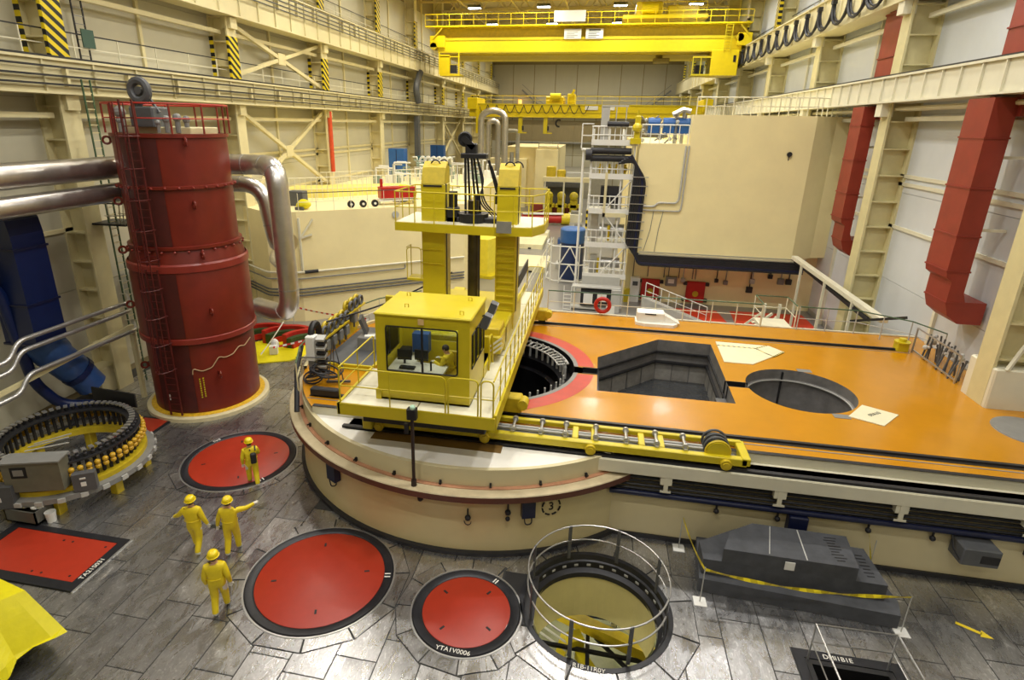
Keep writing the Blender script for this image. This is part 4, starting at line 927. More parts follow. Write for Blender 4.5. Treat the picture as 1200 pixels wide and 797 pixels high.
# desk with monitors inside the cabin
MB().box(X0 + .15, -3.9, 14.3, 15.0, 5.0, 5.08).box(X0 + .15, X0 + .8, 15.0, 15.8, 5.0, 5.08).box(X0 + .2, X0 + .3, 14.3, 15.7, 4.36, 5.0).box(-4.1, -4.0, 14.35, 14.95, 4.36, 5.0).build('control_desk', WHITE, cab)
for x, y, rz in ((-5.2, 14.85, .1), (-4.7, 14.9, -.1)): MB().obox((x, y, 5.36), (.42, .05, .32), rz).obox((x, y, 5.14), (.06, .05, .14), rz).build('monitor', BLACK, cab)
MB().obox((-5.0, 14.5, 5.12), (.45, .18, .04)).obox((-5.3, 15.3, 5.25), (.3, .25, .3)).cyl((-4.3, 14.5, 5.08), (-4.3, 14.5, 5.35), .03, 6).build('console', BLACK, cab)
MB().obox((-4.9, 15.6, 5.5), (.5, .3, .6)).build('cabinet', BLUEL, cab); MB().cbox(-4.05, -3.6, 14.9, 15.35, 4.75, 4.85, .03).cyl((-3.82, 15.1, 4.36), (-3.82, 15.1, 4.75), .05, 8).cbox(-4.05, -3.6, 15.32, 15.4, 4.85, 5.4, .02).build('chair', YELD, cab)
# floodlights on the cabin side
for y, z in ((14.75, 6.62), (15.7, 6.68)):
    f = bld('floodlight', MB().obox((X1 + .3, y, z), (.2, .3, .4), 0, 0, .35), GREYD); MB().obox((X1 + .41, y, z - .02), (.02, .26, .34), 0, 0, .35).build('lens', GREYL, f)
    MB().bar((X1, y, z - .25), (X1 + .28, y, z - .1), .03).bar((X1, y + .2, z - .3), (X1 + .28, y + .1, z - .1), .03).build('bracket', DARK, f)
# front railing in three loops, and side railings
def loop(x0, x1, y, z=DT, h=1.08): return MB().tube(bend([(x0, y, z), (x0, y, z + h), (x1, y, z + h), (x1, y, z)], .16), .024, 6).tube([(x0, y, z + h * .5), (x1, y, z + h * .5)], .018, 6)
bld('front_railing', loop(-6.66, -3.62, 13.5).cyl((-5.2, 13.5, DT), (-5.2, 13.5, DT + 1.08), .02, 6), YEL, True)
bld('front_railing', loop(-3.54, -2.72, 13.5), YEL, True); bld('front_railing', loop(-2.64, -2.3, 13.5), YEL, True)
ls = MB().tube(bend([(-6.66, 13.5, DT + 1.08), (-6.66, 16.1, DT + 1.08), (-6.66, 16.1, DT)], .15), .024, 6).tube([(-6.66, 13.5, DT + .54), (-6.66, 16.1, DT + .54)], .018, 6).cyl((-6.66, 14.8, DT), (-6.66, 14.8, DT + 1.08), .02, 6)
bld('side_railing', ls, YEL, True)
sr = MB().tube(bend([(-2.3, 13.5, DT + 1.08), (-2.27, 26.6, DT + 1.08), (-3.0, 26.6, DT + 1.08), (-3.0, 26.6, DT)], .15), .024, 6).tube([(-2.28, 13.5, DT + .54), (-2.27, 26.6, DT + .54)], .018, 6)
sro = bld('walkway_railing', sr, YEL, True)
pm = MB().cyl((0, 0, 0), (0, 0, 1.08), .022, 6).mesh('post', YEL)
for k in range(14): piece('post', pm, sro, (-2.28, 14.5 + .93 * k, DT))
MB().bar((-3.0, 23.2, 5.5), (-3.0, 26.5, 5.5), .05, .5).build('dark_guard', DARK, t)
MB().tube(bend([(-3.0, 16.6, DT), (-3.0, 16.6, 5.4), (-3.0, 17.1, 5.4), (-3.0, 17.3, DT)], .2), .03, 8).build('grab_rail', YEL, t, True)
# carriage with columns
bld('carriage', MB().cbox(-6.5, -2.75, 18.3, 22.4, 4.35, 5.25, .05).cbox(-5.6, -3.4, 17.0, 18.3, 4.9, 5.25, .04).cbox(-3.5, -2.75, 17.3, 18.6, 4.6, 5.2, .04))
bld('carriage_step', MB().cbox(-3.4, -2.8, 17.4, 18.4, 5.2, 5.45, .04), YELD)
hz = MB()
for k in range(3): hz.obox((-2.9 + .0 * k, 17.28, 4.7 + .16 * k), (.5, .02, .06), 0, 0, -.7)
hz.build_each('hazard_mark', SIGNW, t)
for nm, xa, xb, zt in (('column', -6.18, -5.3, 9.75), ('column', -3.42, -2.68, 9.75)):
    c = bld(nm, MB().cbox(xa, xb, 19.95, 20.75, 5.2, zt, .03), YEL)
    MB().prism_x([(19.95, zt), (20.75, zt), (20.75, zt + .55), (20.5, zt + .75), (20.2, zt + .55)], xa + .02, xb - .02).build('column_head', YELD, c)
    MB().tube(arc2 := [((xa + xb) / 2 + .18 * math.cos(a), 20.4, zt + .6 + .2 * math.sin(a)) for a in [PI * q / 8 for q in range(9)]], .025, 6).tube([(x + .25, y + .2, z) for x, y, z in arc2], .025, 6).build('cable_loop', CABLE, c, True)
    MB().box(xb - .02, xb + .02, 20.1, 20.2, 5.2, zt).build('edge_rail', DARK, c)
    MB().box(xa + .1, xb - .1, 19.93, 19.96, zt - .1, zt - .03).build('dark_slot', DARK, c)
rg_ = MB().bar((-.33, 0, 0), (.33, 0, 0), .03).mesh('rung', YELD)
lo_ = bld('column_ladder', MB().bar((-3.4, 19.86, 4.6), (-3.4, 19.86, 8.2), .04).bar((-2.72, 19.86, 4.6), (-2.72, 19.86, 8.2), .04), YELD)
for k in range(14): piece('rung', rg_, lo_, (-3.06, 19.85, 4.8 + .26 * k))
bld('side_basket', MB().cbox(-6.75, -6.15, 19.9, 20.5, 6.2, 6.3, .02), YEL)
bld('basket_rail', MB().tube(bend([(-6.75, 19.9, 6.2), (-6.75, 19.9, 7.45), (-6.2, 19.9, 7.45), (-6.2, 19.9, 6.2)], .15), .02, 6).tube([(-6.75, 20.4, 6.2), (-6.75, 20.4, 7.45), (-6.75, 19.9, 7.45)], .02, 6).tube([(-6.2, 19.9, 7.4), (-5.4, 19.85, 7.45)], .02, 6).tube([(-6.2, 19.9, 6.9), (-5.4, 19.85, 6.9)], .02, 6), YEL, True)
# upper platform
up = [(-7.05, 19.55), (-3.4, 19.35), (-2.1, 19.55), (-1.75, 20.4), (-1.75, 22.0), (-7.05, 22.0)]
bld('upper_platform', MB().prism(up, 8.12, 8.42), YEL); MB().prism([(x * .985 - .07, 20.6 + (y - 20.6) * .96) for x, y in up], 8.42, 8.44).build('platform_plate', MATS['deck_cream'], t)
railing('upper_railing', [(x * .99 - .04, 20.6 + (y - 20.6) * .97, 8.42) for x, y in up], 1.08, YEL, '', .8, parent=t, closed=True, r=.022)
MB().obox((-3.05, 19.28, 8.45), (.52, .03, .4)).build('name_board', GREY, t)
# mast
mx = (-4.33, 20.3)
bld('mast_tube', MB().cyl((mx[0], mx[1], 3.2), (mx[0], mx[1], 9.2), .2, 20), mat('mast_metal', (86, 80, 66), .3, metal=.8, var=.2), True)
bld('mast_sleeve', MB().cyl((mx[0] + .12, mx[1] + .2, 5.2), (mx[0] + .12, mx[1] + .2, 9.4), .1, 10), DARK, True)
bld('mast_collar', MB().disc(mx[0], mx[1], .55, 8.42, 8.75, 24).cbox(-5.25, -3.2, 20.0, 20.6, 8.44, 8.62, .03), BLACK)
for a in range(4): MB().bar((mx[0] + .3 * math.cos(a * PI / 2 + .6), mx[1] + .3 * math.sin(a * PI / 2 + .6), 8.6), (mx[0] - .15 + .16 * math.cos(a * PI / 2 + .6), mx[1] + .16 * math.sin(a * PI / 2 + .6), 10.7), .07).build('tripod_leg', BLACK, t)
MB().bar((-3.35, 20.4, 9.0), (-3.8, 20.3, 10.6), .09).bar((-3.1, 20.4, 8.6), (-3.7, 20.3, 10.4), .06).build('stay_rod', BLACK, t)
bld('tripod_head', MB().cbox(-4.75, -3.85, 20.05, 20.5, 10.65, 10.82, .03).cbox(-4.6, -4.2, 20.1, 20.45, 10.8, 11.15, .04), BLACK)
bld('sheave', MB().tube([(-4.62 + .2 * math.cos(a), 20.2, 11.28 + .2 * math.sin(a)) for a in [2 * PI * k / 18 for k in range(18)]], .06, 6, True).cyl((-4.62, 20.17, 11.28), (-4.62, 20.23, 11.28), .17, 14).bar((-4.65, 20.2, 11.3), (-4.3, 20.2, 11.0), .2), BLACK, True)
MB().cyl((-5.05, 20.2, 8.95), (-5.05, 20.2, 9.5), .16, 10).cbox(-5.25, -4.85, 20.0, 20.4, 8.44, 8.95, .03).cbox(-3.55, -3.25, 20.2, 20.5, 9.1, 9.5, .03).build_each('motor', BLACK, t, 2)
dc = MB()
for k in range(3): dc.tube(bend([(-4.2, 20.2, 10.7), (-3.9 - .05 * k, 20.1, 9.9), (-4.1 + .1 * k, 20.0, 9.2), (-3.6 + .1 * k, 20.1, 8.7)], .3), .03, 6)
bld('hose', dc, CABLE, True)
# operator in the cabin
person('person in dark yellow coverall seated at the desk inside the yellow cabin', (-3.86, 15.12, 3.88), R(78), pose(pelvis=(0, 0, 1.0), waist=(0, .04, 1.15), chest=(0, .1, 1.34), neckb=(0, .13, 1.47), neck=(0, .15, 1.52), head=(0, .18, 1.6), crown=(0, .2, 1.7), shl=(-.2, .1, 1.41), shr=(.2, .1, 1.41), ell=(-.25, .22, 1.17), elr=(.25, .22, 1.17), wrl=(-.18, .45, 1.24), wrr=(.18, .45, 1.24), hdl=(-.16, .52, 1.25), hdr=(.16, .52, 1.25), hipl=(-.1, .05, .97), hipr=(.1, .05, .97), knl=(-.12, .42, .97), knr=(.12, .42, .97), anl=(-.12, .42, .58), anr=(.12, .42, .58), ftl=(-.12, .56, .54), ftr=(.12, .56, .54)), helmet=False)

# ================================================================== CABLE CART along the front rail
t = thing('cable_cart', 'long yellow cable cart with rollers and a hose drum along the platform front', 'cart', (0, 15.2, 2.72))
def gap_beam(y0, y1, z0, z1): return MB().cbox(-6.3, 4.62, y0, y1, z0, z1, .02)
gap_beam(14.78, 14.98, 2.92, 3.14).build('front_beam', YEL, t); gap_beam(15.66, 15.8, 3.05, 3.2).build('rear_beam', YEL, t)
MB().cbox(4.46, 4.7, 14.78, 15.8, 2.95, 3.17, .02).build('end_beam', YEL, t); MB().cbox(-6.5, -6.2, 14.5, 15.5, 2.95, 3.3, .03).build('end_beam', YEL, t)
MB().box(-6.2, 4.4, 15.0, 15.64, 2.9, 2.94).build('tray', GREY, t)
wh = MB().cyl((0, -.08, 0), (0, .06, 0), .15, 14).cyl((0, -.11, 0), (0, -.08, 0), .09, 12).mesh('wheel', YELD)
for x in (-6.05, -2.75, .35, 4.05): piece('wheel', wh, t, (x, 14.75, 2.96))
for x in (-.2, 1.7, -3.6): MB().cbox(x, x + .18, 14.98, 15.66, 2.96, 3.16, .02).cbox(x + .55, x + .73, 14.98, 15.66, 2.96, 3.16, .02).build_each('cross_member', YEL, t)
rl = MB().cyl((0, -.3, .02), (0, .3, .02), .045, 8).cyl((0, -.34, .02), (0, -.26, .02), .09, 10).cyl((0, .26, .02), (0, .34, .02), .09, 10).box(-.05, .05, -.42, -.36, -.16, .0).box(-.05, .05, .36, .42, -.1, .05).mesh('roller', ALU)
for x in (-1.95, -1.12, -.4, .98 - .5, 1.35, 2.2, 2.98): piece('roller', rl, t, (x, 15.32, 3.2))
dr = MB().cyl((3.85, 14.98, 3.2), (3.85, 15.62, 3.2), .26, 24).build('hose_drum', DARK, t, True)
for y in (14.98, 15.2, 15.4, 15.62): MB().tube([(3.85 + .32 * math.cos(a), y, 3.2 + .32 * math.sin(a)) for a in [2 * PI * k / 24 for k in range(24)]], .04, 6, True).build('drum_ring', GREYD if y > 15 else YELD, dr, True)
MB().cyl((3.85, 14.92, 3.2), (3.85, 14.97, 3.2), .3, 24).build('drum_face', YEL, dr)
MB().tube([(-6, 15.3, 3.08), (3.6, 15.25, 3.1)], .035, 6).tube([(-6, 15.42, 3.08), (3.6, 15.4, 3.1)], .035, 6).build('hose', GREYL, t, True)

MB().cyl((-5.75, 14.98, 3.3), (-5.75, 15.5, 3.3), .32, 24).build('hose_drum', YELD, t, True)
# ================================================================== ON THE ORANGE DECK
def plate_thing(label, poly, m=mat('plate_cream', (226, 220, 186), .4, var=.04)): return one('cover_plate', MB().prism(poly, DZ + .002, DZ + .03), m, label, 'plate', (poly[0][0], poly[0][1], DZ))
cpl = plate_thing('large cream cover plate with striped lines behind the round shaft', [(5.42, 22.3), (6.5, 22.3), (8.1, 23.95), (7.65, 24.55), (5.5, 24.6)])
ln = MB(); 
for a, b in (((5.45, 24.15), (7.0, 24.1)), ((7.0, 24.1), (7.55, 24.55)), ((7.0, 24.1), (7.5, 23.3)), ((7.5, 23.3), (8.05, 23.93))): ln.bar((a[0], a[1], DZ + .033), (b[0], b[1], DZ + .033), .07, .006)
ln.build('striped_line', HAZF, cpl)
cp2 = plate_thing('small cream cover plate at the near right of the round shaft', [(8.5, 18.42), (9.37, 17.97), (10.17, 18.88), (9.28, 19.4)])
text('lettering', '09A10', .2, (9.4, 18.75, DZ + .035), (0, 0, R(35)), BLACK, cp2)
one('cover_disc', MB().lathe(13.75, 18.55, [(0, DZ + .04), (.98, DZ + .04), (1.0, DZ)], 48), GREY, 'flat round grey cover lying on the orange deck by the column base', 'disc', (13.75, 18.55, DZ))
for lb, x, y in (('small grey metal plate behind the round shaft', 8.3, 22.1), ('small grey metal plate near the front of the round shaft', 8.3, 18.4)): one('floor_marker', MB().box(x - .25, x + .25, y - .14, y + .14, DZ + .001, DZ + .012), GREY, lb, 'plate', (x, y, DZ))
# rear and side railings of the platform
railing('platform_railing', [(-2.0, YB - .05, DZ), (5.7, YB - .05, DZ), (7.9, YB - .05, DZ)], 1.1, STEELW, 'cream railing with dark top rail behind the orange deck, left run', 1.3, GREEN)
t = railing('platform_railing', [(7.95, YB, DZ), (7.95, YB + 1.5, DZ), (9.4, YB + 1.5, DZ), (9.4, YB, DZ)], 1.1, STEELW, 'cream railing around the stair landing behind the orange deck', 1.4, GREEN)
MB().box(8.0, 9.4, YB, YB + 1.5, DZ - .15, DZ - .02).build('landing', STEELW, t)
stp = MB()
for k in range(9): stp.box(8.0, 9.4, YB + 1.5 + .28 * k, YB + 1.5 + .28 * (k + 1), DZ - .3 * (k + 1) - .05, DZ - .3 * (k + 1))
stp.build('stair_steps', STEELW, t)
railing('platform_railing', [(9.5, YB - .05, DZ), (11.9, YB - .05, DZ), (13.6, YB - 1.2, DZ), (14.2, YB - 2.6, DZ)], 1.1, GREYL, 'grey railing at the rear right corner of the orange deck', 1.3, GREEN)
railing('platform_railing', [(-10.35, 18.9, DZ), (-10.1, 17.6, DZ), (-9.5, 16.2, DZ)], 1.1, CREAM, 'bent railing with cream and green rails at the left end of the deck', 1.2, GREEN)
railing('platform_railing', [(-10.3, 19.0, DZ), (-10.4, 21.6, DZ), (-9.5, 23.9, DZ), (-8.0, 25.6, DZ)], 1.1, STEELW, 'white and green railing behind the row of pulleys', 1.4, GREEN)
t = thing('lifebuoy', 'red lifebuoy ring hanging on the rear railing of the orange deck', 'lifebuoy', (.65, YB - .13, DZ + .62))
MB().tube([(.65 + .33 * math.cos(a), YB - .13, DZ + .55 + .33 * math.sin(a)) for a in [2 * PI * k / 28 for k in range(28)]], .095, 10, True).build('ring', REDBOX, t, True)
for k in range(4):
    a = PI / 4 + k * PI / 2; MB().tube([(.65 + .33 * math.cos(a + d), YB - .13, DZ + .55 + .33 * math.sin(a + d)) for d in (-.05, 0, .05)], .1, 10).build('band', DUCTR, t, True)
t = thing('white_case', 'white sheet-metal cover box standing on the rear edge of the orange deck', 'box', (3.1, 26.4, DZ))
MB().prism([(2.2, 26.2), (2.6, 26.0), (3.9, 26.0), (4.1, 26.3), (4.1, 26.9), (2.2, 26.9)], DZ, DZ + .14).build('base', WHITE, t); MB().cbox(2.25, 3.5, 26.25, 26.9, DZ + .14, DZ + .6, .04).prism_y([(3.5, DZ + .14), (4.2, DZ + .14), (3.5, DZ + .5)], 26.3, 26.85).build('body', WHITE, t)
MB().obox((2.85, 26.23, DZ + .53), (.5, .03, .05)).build('handle', DARK, t)
t = thing('yellow_bollard', 'small yellow machine stop with a round cap on the rear rail', 'bollard', (13.05, 25.4, DZ))
MB().cbox(12.85, 13.3, 25.2, 25.6, DZ, DZ + .35, .03).build('body', YEL, t); MB().disc(13.08, 25.4, .3, DZ + .35, DZ + .4, 20).disc(13.08, 25.4, .14, DZ + .4, DZ + .52, 16).build('cap', YEL, t)
one('rail_stop', MB().cbox(-9.0, -8.0, 16.05, 16.3, DZ + .07, DZ + .3, .03), DARK, 'dark steel rail stop on the deck left of the machine', 'stop', (-9.3, 16.2, DZ))
one('stop_bracket', MB().prism_x([(15.8, DZ), (16.5, DZ), (16.5, DZ + .75), (16.1, DZ + .75)], -7.1, -6.85), YEL, 'yellow sloping bracket beside the left end of the machine deck', 'bracket', (-7, 16.1, DZ))
# row of pulleys with grey service platform at the left of the deck
t = thing('pulley_gantry', 'row of yellow cable pulleys on a stepped yellow frame at the deck left', 'gantry', (-10, 20, DZ))
MB().prism_x([(19.0, DZ), (22.9, DZ), (22.9, DZ + 1.15), (21.3, DZ + 1.15), (21.2, DZ + .9), (19.0, DZ + .9)], -10.35, -10.1).build('frame', YEL, t)
MB().box(-10.1, -9.8, 18.9, 21.25, DZ + .85, DZ + .92).box(-10.1, -9.8, 21.3, 23.0, DZ + 1.1, DZ + 1.17).build_each('shelf', YELD, t)
for k in range(8):
    y = 19.15 + .5 * k; z = DZ + (1.12 if y < 21.2 else 1.37); s_ = MB().tube([(-10.1, y + .2 * math.cos(a), z + .2 * math.sin(a)) for a in [2 * PI * q / 16 for q in range(16)]], .07, 6, True).cyl((-10.2, y, z), (-9.98, y, z), .08, 10)
    pu_ = s_.build('pulley', YELD, t, True); MB().tube([(-9.9, y + .05 + .19 * math.cos(a), z + .19 * math.sin(a)) for a in [2 * PI * q / 14 for q in range(14)]], .06, 6, True).build('sheave', GREYD, pu_, True)
jb = MB().cbox(-.14, .14, -.16, .16, -.2, .2, .03).cyl((0, 0, -.45), (0, 0, -.2), .05, 8).mesh('junction_box', GREY)
for k in range(4): piece('junction_box', jb, t, (-9.95, 19.3 + .6 * k, DZ + .55))
piece('junction_box', jb, t, (-9.95, 22.0, DZ + .8))
t = thing('service_platform', 'low grey service platform with yellow edge left of the cabin', 'platform', (-8.6, 20.5, DZ))
MB().box(-9.8, -7.7, 18.5, 22.6, DZ, DZ + .16).build('deck', GREYD, t); MB().box(-9.8, -7.65, 18.4, 18.5, DZ, DZ + .2).box(-7.73, -7.6, 18.4, 22.6, DZ, DZ + .24).build('edge', YEL, t)
t = thing('test_box', 'grey equipment case with papers on top on the service platform', 'box', (-8.45, 20.2, DZ + .16))
MB().cbox(-8.95, -8.0, 19.95, 20.6, DZ + .16, DZ + .7, .03).build('body', GREY, t); MB().obox((-8.5, 20.2, DZ + .715), (.4, .25, .02), .3).build('paper', SIGNW, t); MB().obox((-8.9, 20.6, DZ + 1.0), (.12, .7, .7), .3, 0, -.35).build('lid', GREYD, t); MB().cyl((-8.2, 20.5, DZ + .7), (-8.2, 20.5, DZ + .82), .1, 10).build('knob', DARK, t)
t = thing('red_valve', 'red motor valve standing by the yellow wall left of the cabin', 'valve', (-8.2, 22.2, DZ + .16))
MB().lathe(-8.2, 22.2, [(0, DZ + .16), (.22, DZ + .16), (.25, DZ + .6), (.34, DZ + .7), (.34, DZ + .95), (.28, DZ + 1.15), (.12, DZ + 1.3), (0, DZ + 1.32)], 20).build('body', REDBOX, t, True); MB().cyl((-8.2, 22.2, DZ + 1.3), (-8.2, 22.2, DZ + 1.7), .05, 8).cyl((-8.55, 22.2, DZ + .8), (-7.85, 22.2, DZ + .8), .12, 10).build('spindle', GREY, t)
t = thing('yellow_screen', 'yellow steel screen with a dark wheel behind the service platform', 'panel', (-8, 23.2, DZ)); MB().cbox(-8.9, -6.7, 23.1, 23.3, DZ, DZ + 1.5, .02).build('panel', YEL, t)
MB().cyl((-7.65, 22.8, DZ + .95), (-7.65, 23.05, DZ + .95), .5, 20).build('wheel', DARK, t, True); MB().cyl((-7.65, 22.78, DZ + .95), (-7.65, 22.8, DZ + .95), .2, 12).build('hub', YELD, t)
t = thing('grey_trough', 'light grey sheet-metal trough at the deck left behind the cabin', 'trough', (-7.0, 22.0, DZ)); MB().obox((-6.9, 21.6, DZ + 1.6), (.35, 1.9, .3), -.12).build('trough', GREYL, t); MB().bar((-6.9, 21, DZ), (-6.9, 21, DZ + 1.5), .08).bar((-6.9, 22.3, DZ), (-6.9, 22.3, DZ + 1.5), .08).build('post', GREY, t)
# cable reel rack
t = thing('cable_chain', 'white cable chain box with striped links standing on the left of the deck', 'cable chain', (-9.5, 17.4, DZ))
MB().cbox(-9.75, -9.42, 17.35, 17.75, DZ + .7, DZ + 1.6, .03).build('white_box', SIGNW, t); MB().cbox(-9.72, -9.45, 17.4, 17.7, DZ + .2, DZ + .7, .03).build('grey_box', GREY, t)
for k in range(8): MB().obox((-9.2, 17.5, DZ + .35 + .17 * k), (.3, .3, .09), .1, .3).build('link', GREYL if k % 2 else BLACK, t)
rl_ = MB()
for k in range(7): rl_.tube([(-9.4 + .1 * k + (.35 + .03 * k) * math.cos(a), 17.1 + .25 * math.sin(a) * (1 + .1 * k), DZ + .2 + .06 * k + .14 * math.sin(a + k)) for a in [2 * PI * q / 18 for q in range(18)]], .03, 6, True)
rl_.build('cable_coil', CABLE, t, True)
MB().tube([(-9.65 + .0, 17.95 + .3 * math.cos(a), DZ + 1.5 + .4 * math.sin(a)) for a in [PI * q / 10 - .2 for q in range(14)]], .12, 8).build('cable_arch', BLACK, t, True)
fr = MB().bar((-8.9, 17.2, DZ), (-8.75, 17.5, DZ + 1.6), .03).bar((-8.4, 17.4, DZ), (-8.75, 17.5, DZ + 1.6), .03).bar((-9.0, 17.9, DZ), (-8.75, 17.5, DZ + 1.6), .03).bar((-10.0, 17.1, DZ + .9), (-9.0, 17.3, DZ + .9), .03).bar((-8.9, 17.1, DZ + .08), (-8.1, 17.3, DZ + .08), .07)
fr.build('stand', GREYD, t)
one('hanging_cable', MB().tube(bend([(-10.2, 17.9, DZ + 1.0), (-9.95, 17.0, DZ + .5), (-9.6, 16.3, DZ + .2), (-9.4, 15.8, 2.5)], .3), .09, 8), CABLE, 'thick bundle of black cable hanging along the left curb', 'cable', (-9.8, 16.8, DZ), smooth=True)
one('slack_cable', MB().tube(bend([(-9.7, 19, DZ + 1.6), (-8.0, 21.5, DZ + 1.75), (-5.6, 22.2, DZ + 3.0)], 1.5), .035, 6), CABLE, 'dark cable strung from the pulleys toward the yellow columns', 'cable', (-8, 21, DZ + 1.7), smooth=True)
# ================================================================== ON THE CURVED WALL
t = thing('lamp_pole', 'thin black pole with a small light on top standing on the curved lip', 'lamp', (-4.42, 13.05, 2.2))
MB().cyl((-4.42, 13.05, 2.2), (-4.42, 13.05, 4.35), .05, 8).cyl((-4.42, 13.05, 2.2), (-4.42, 13.05, 2.4), .08, 8).build('pole', mat('pole_brown', (44, 30, 26), .5), t, True)
MB().cbox(-4.55, -4.28, 12.95, 13.15, 4.3, 4.62, .03).box(-4.6, -4.5, 12.9, 13.0, 3.9, 4.2).build('head', BLACK, t); MB().ball((-4.38, 13.0, 4.66), .08, 10, 6).build('lens', mat('lens_green', (190, 230, 200), .3), t, True)
def on_curve(r, a): return (WC[0] + r * math.cos(a), WC[1] + r * math.sin(a))
for lb, a, m, sz, z in (('blue box mounted under the curved brown lip near the left', R(239), NAVY, (.42, .22, .62), 1.35), ('blue box mounted on the curved wall under the lip below the cart', R(289.5), NAVY, (.38, .2, .58), 1.4)):
    x, y = on_curve(7.2, a); t = thing('wall_box', lb, 'box', (x, y, z)); MB().obox((x, y, z + .25), sz, a - PI / 2).build('body', m, t)
    MB().tube(bend([(x - .1, y - .1, z), (x - .05, y - .12, z - .25), (x + .12, y - .1, z - .2), (x + .12, y - .1, z)], .1), .02, 6).build('cable', CABLE, t, True)
for k, (ad, zz, lb) in enumerate(((265, 1.75, 'small black lamp hanging below the curved lip under the lamp pole'), (276, 1.3, 'pink tagged hook hanging on the curved wall'), (285, 1.5, 'pair of small black sockets on the curved wall left of the second blue box'))):
    x, y = on_curve(7.16, R(ad)); t = thing('wall_fitting', lb, 'fitting', (x, y, zz)); MB().ball((x, y, zz), .09, 8, 6).cyl((x, y, zz), (x, y, zz + .3), .025, 6).build('body', CABLE, t, True)
    if k == 1: MB().obox((x, y - .02, zz + .55), (.36, .02, .12), R(ad) + PI / 2).build('tag', PINK, t); MB().tube([(x + .1 * math.cos(a), y - .02, zz - .1 + .12 * math.sin(a)) for a in [PI * q / 6 + PI for q in range(7)]], .015, 5).build('hook', DARK, t)
    if k == 2: MB().ball((x, y - .02, zz - .2), .07, 8, 6).build('socket', CABLE, t, True)
pg = MB().box(-.03, .03, -.03, .03, 0, .12).box(-.1, .1, -.02, .02, .06, .1).mesh('clip', BLACK)
for k in range(9): a = R(212 + 11.5 * k); piece('clip', pg, curve, (*on_curve(7.03, a), 2.24), a)
# number mark on the wall
na = R(295.2); nx, ny = on_curve(7.095, na)
mk = MB()
for k in range(8):
    pts = [(nx + .27 * math.cos(b) * -math.sin(na), ny + .27 * math.cos(b) * math.cos(na), 1.52 + .27 * math.sin(b)) for b in [k * PI / 4 + .12 + q * .13 for q in range(5)]]
    mk.tube(pts, .028, 5)
nm = mk.build('number_ring', BLACK, curve); text('number', '3', .36, (nx, ny, 1.52), (PI / 2, 0, na + PI / 2), BLACK, curve, ext=.01)
# fittings on the straight front wall
t = thing('floodlight_box', 'grey projector box with round window hung on the front wall at right', 'projector', (10.5, 14.7, 1.1))
MB().cbox(10.1, 11.0, 14.35, 14.95, 1.0, 1.5, .03).build('body', GREYD, t); MB().obox((10.75, 14.34, 1.22), (.42, .02, .22)).build('window', BLACK, t); MB().tube([(10.05, 14.9, 1.6), (10.0, 14.6, 1.3), (10.1, 14.4, 1.1)], .025, 6).build('cable', CABLE, t, True)
t = thing('wall_box', 'dark navy box on the front wall behind the grey slabs', 'box', (6.2, 14.85, .95)); MB().cbox(5.95, 6.45, 14.7, 15.0, .95, 1.55, .03).build('body', NAVY, t)
for lb, x in (('small black fitting on the front wall above the left end of the grey slabs', 4.05), ('small black fitting on the front wall left of the navy box', 5.7), ('small black fitting on the front wall where the yellow tape hangs', 8.05), ('small black fitting on the front wall left of the projector box', 9.65)):
    t = thing('wall_fitting', lb, 'fitting', (x, 14.9, 1.3)); MB().ball((x, 14.9, 1.3), .08, 8, 6).cyl((x, 14.92, 1.3), (x, 14.92, 1.6), .03, 6).build('body', CABLE, t, True)
one('wall_bracket', MB().box(11.9, 12.6, 14.8, 14.84, 1.1, 1.14).box(11.9, 12.6, 14.8, 14.84, 1.34, 1.38).box(11.9, 11.94, 14.8, 15, 1.1, 1.38).box(12.25, 12.29, 14.8, 15, 1.1, 1.38).box(12.56, 12.6, 14.8, 15, 1.1, 1.38), DARK, 'small black ladder-shaped bracket on the front wall at the far right', 'bracket', (12.2, 14.9, 1.1))
# ================================================================== GREY SLABS AND TAPE
def slab(poly, z0, z1, label, tx=None):
    t = thing('concrete_slab', label, 'slab', (poly[0][0], poly[0][1], z0)); MB().prism(poly, z0, z1).build('slab', SLAB, t)
    return t
slab([(3.42, 13.1), (8.15, 12.8), (8.3, 13.3), (8.1, 14.75), (3.6, 14.8)], 0, .42, 'bottom grey concrete slab of the stack by the front wall')
s2_ = slab([(3.5, 13.3), (7.95, 13.25), (7.9, 14.6), (4.6, 14.75), (3.5, 14.0)], .42, .9, 'middle grey concrete slab with cut corner in the stack')
s3_ = slab([(3.96, 13.3), (7.2, 13.25), (7.35, 14.5), (4.95, 14.55), (4.3, 14.1)], .9, 1.3, 'top grey concrete slab of the stack with a white paper on its edge')
MB().obox((5.6, 13.25, 1.08), (.24, .02, .24)).build('paper', SIGNW, s3_)
st_ = MB()
for k in range(9): st_.obox((6.85 + .1 * math.sin(k * 1.7) * .3, 13.45 + .11 * k, 1.302), (.3 if k % 3 else .2, .04, .004), .05)
st_.build('stencil_text', mat('stencil_black', (28, 28, 30), .7), s3_)
MB().bar((6.0, 13.3, 1.302), (6.1, 14.5, 1.302), .03, .004).bar((5.1, 13.35, 1.302), (5.4, 14.5, 1.302), .02, .004).build('joint_line', GREYL, s3_)
sx_ = MB()
for k in range(7): sx_.obox((7.65, 13.5 + .13 * k, .902), (.25 if k % 2 else .18, .045, .004), .05)
sx_.build('stencil_text', MATS['stencil_black'], s2_)
posts = [(3.13, 14.7), (3.43, 12.72), (8.2, 12.72), (8.25, 14.75)]
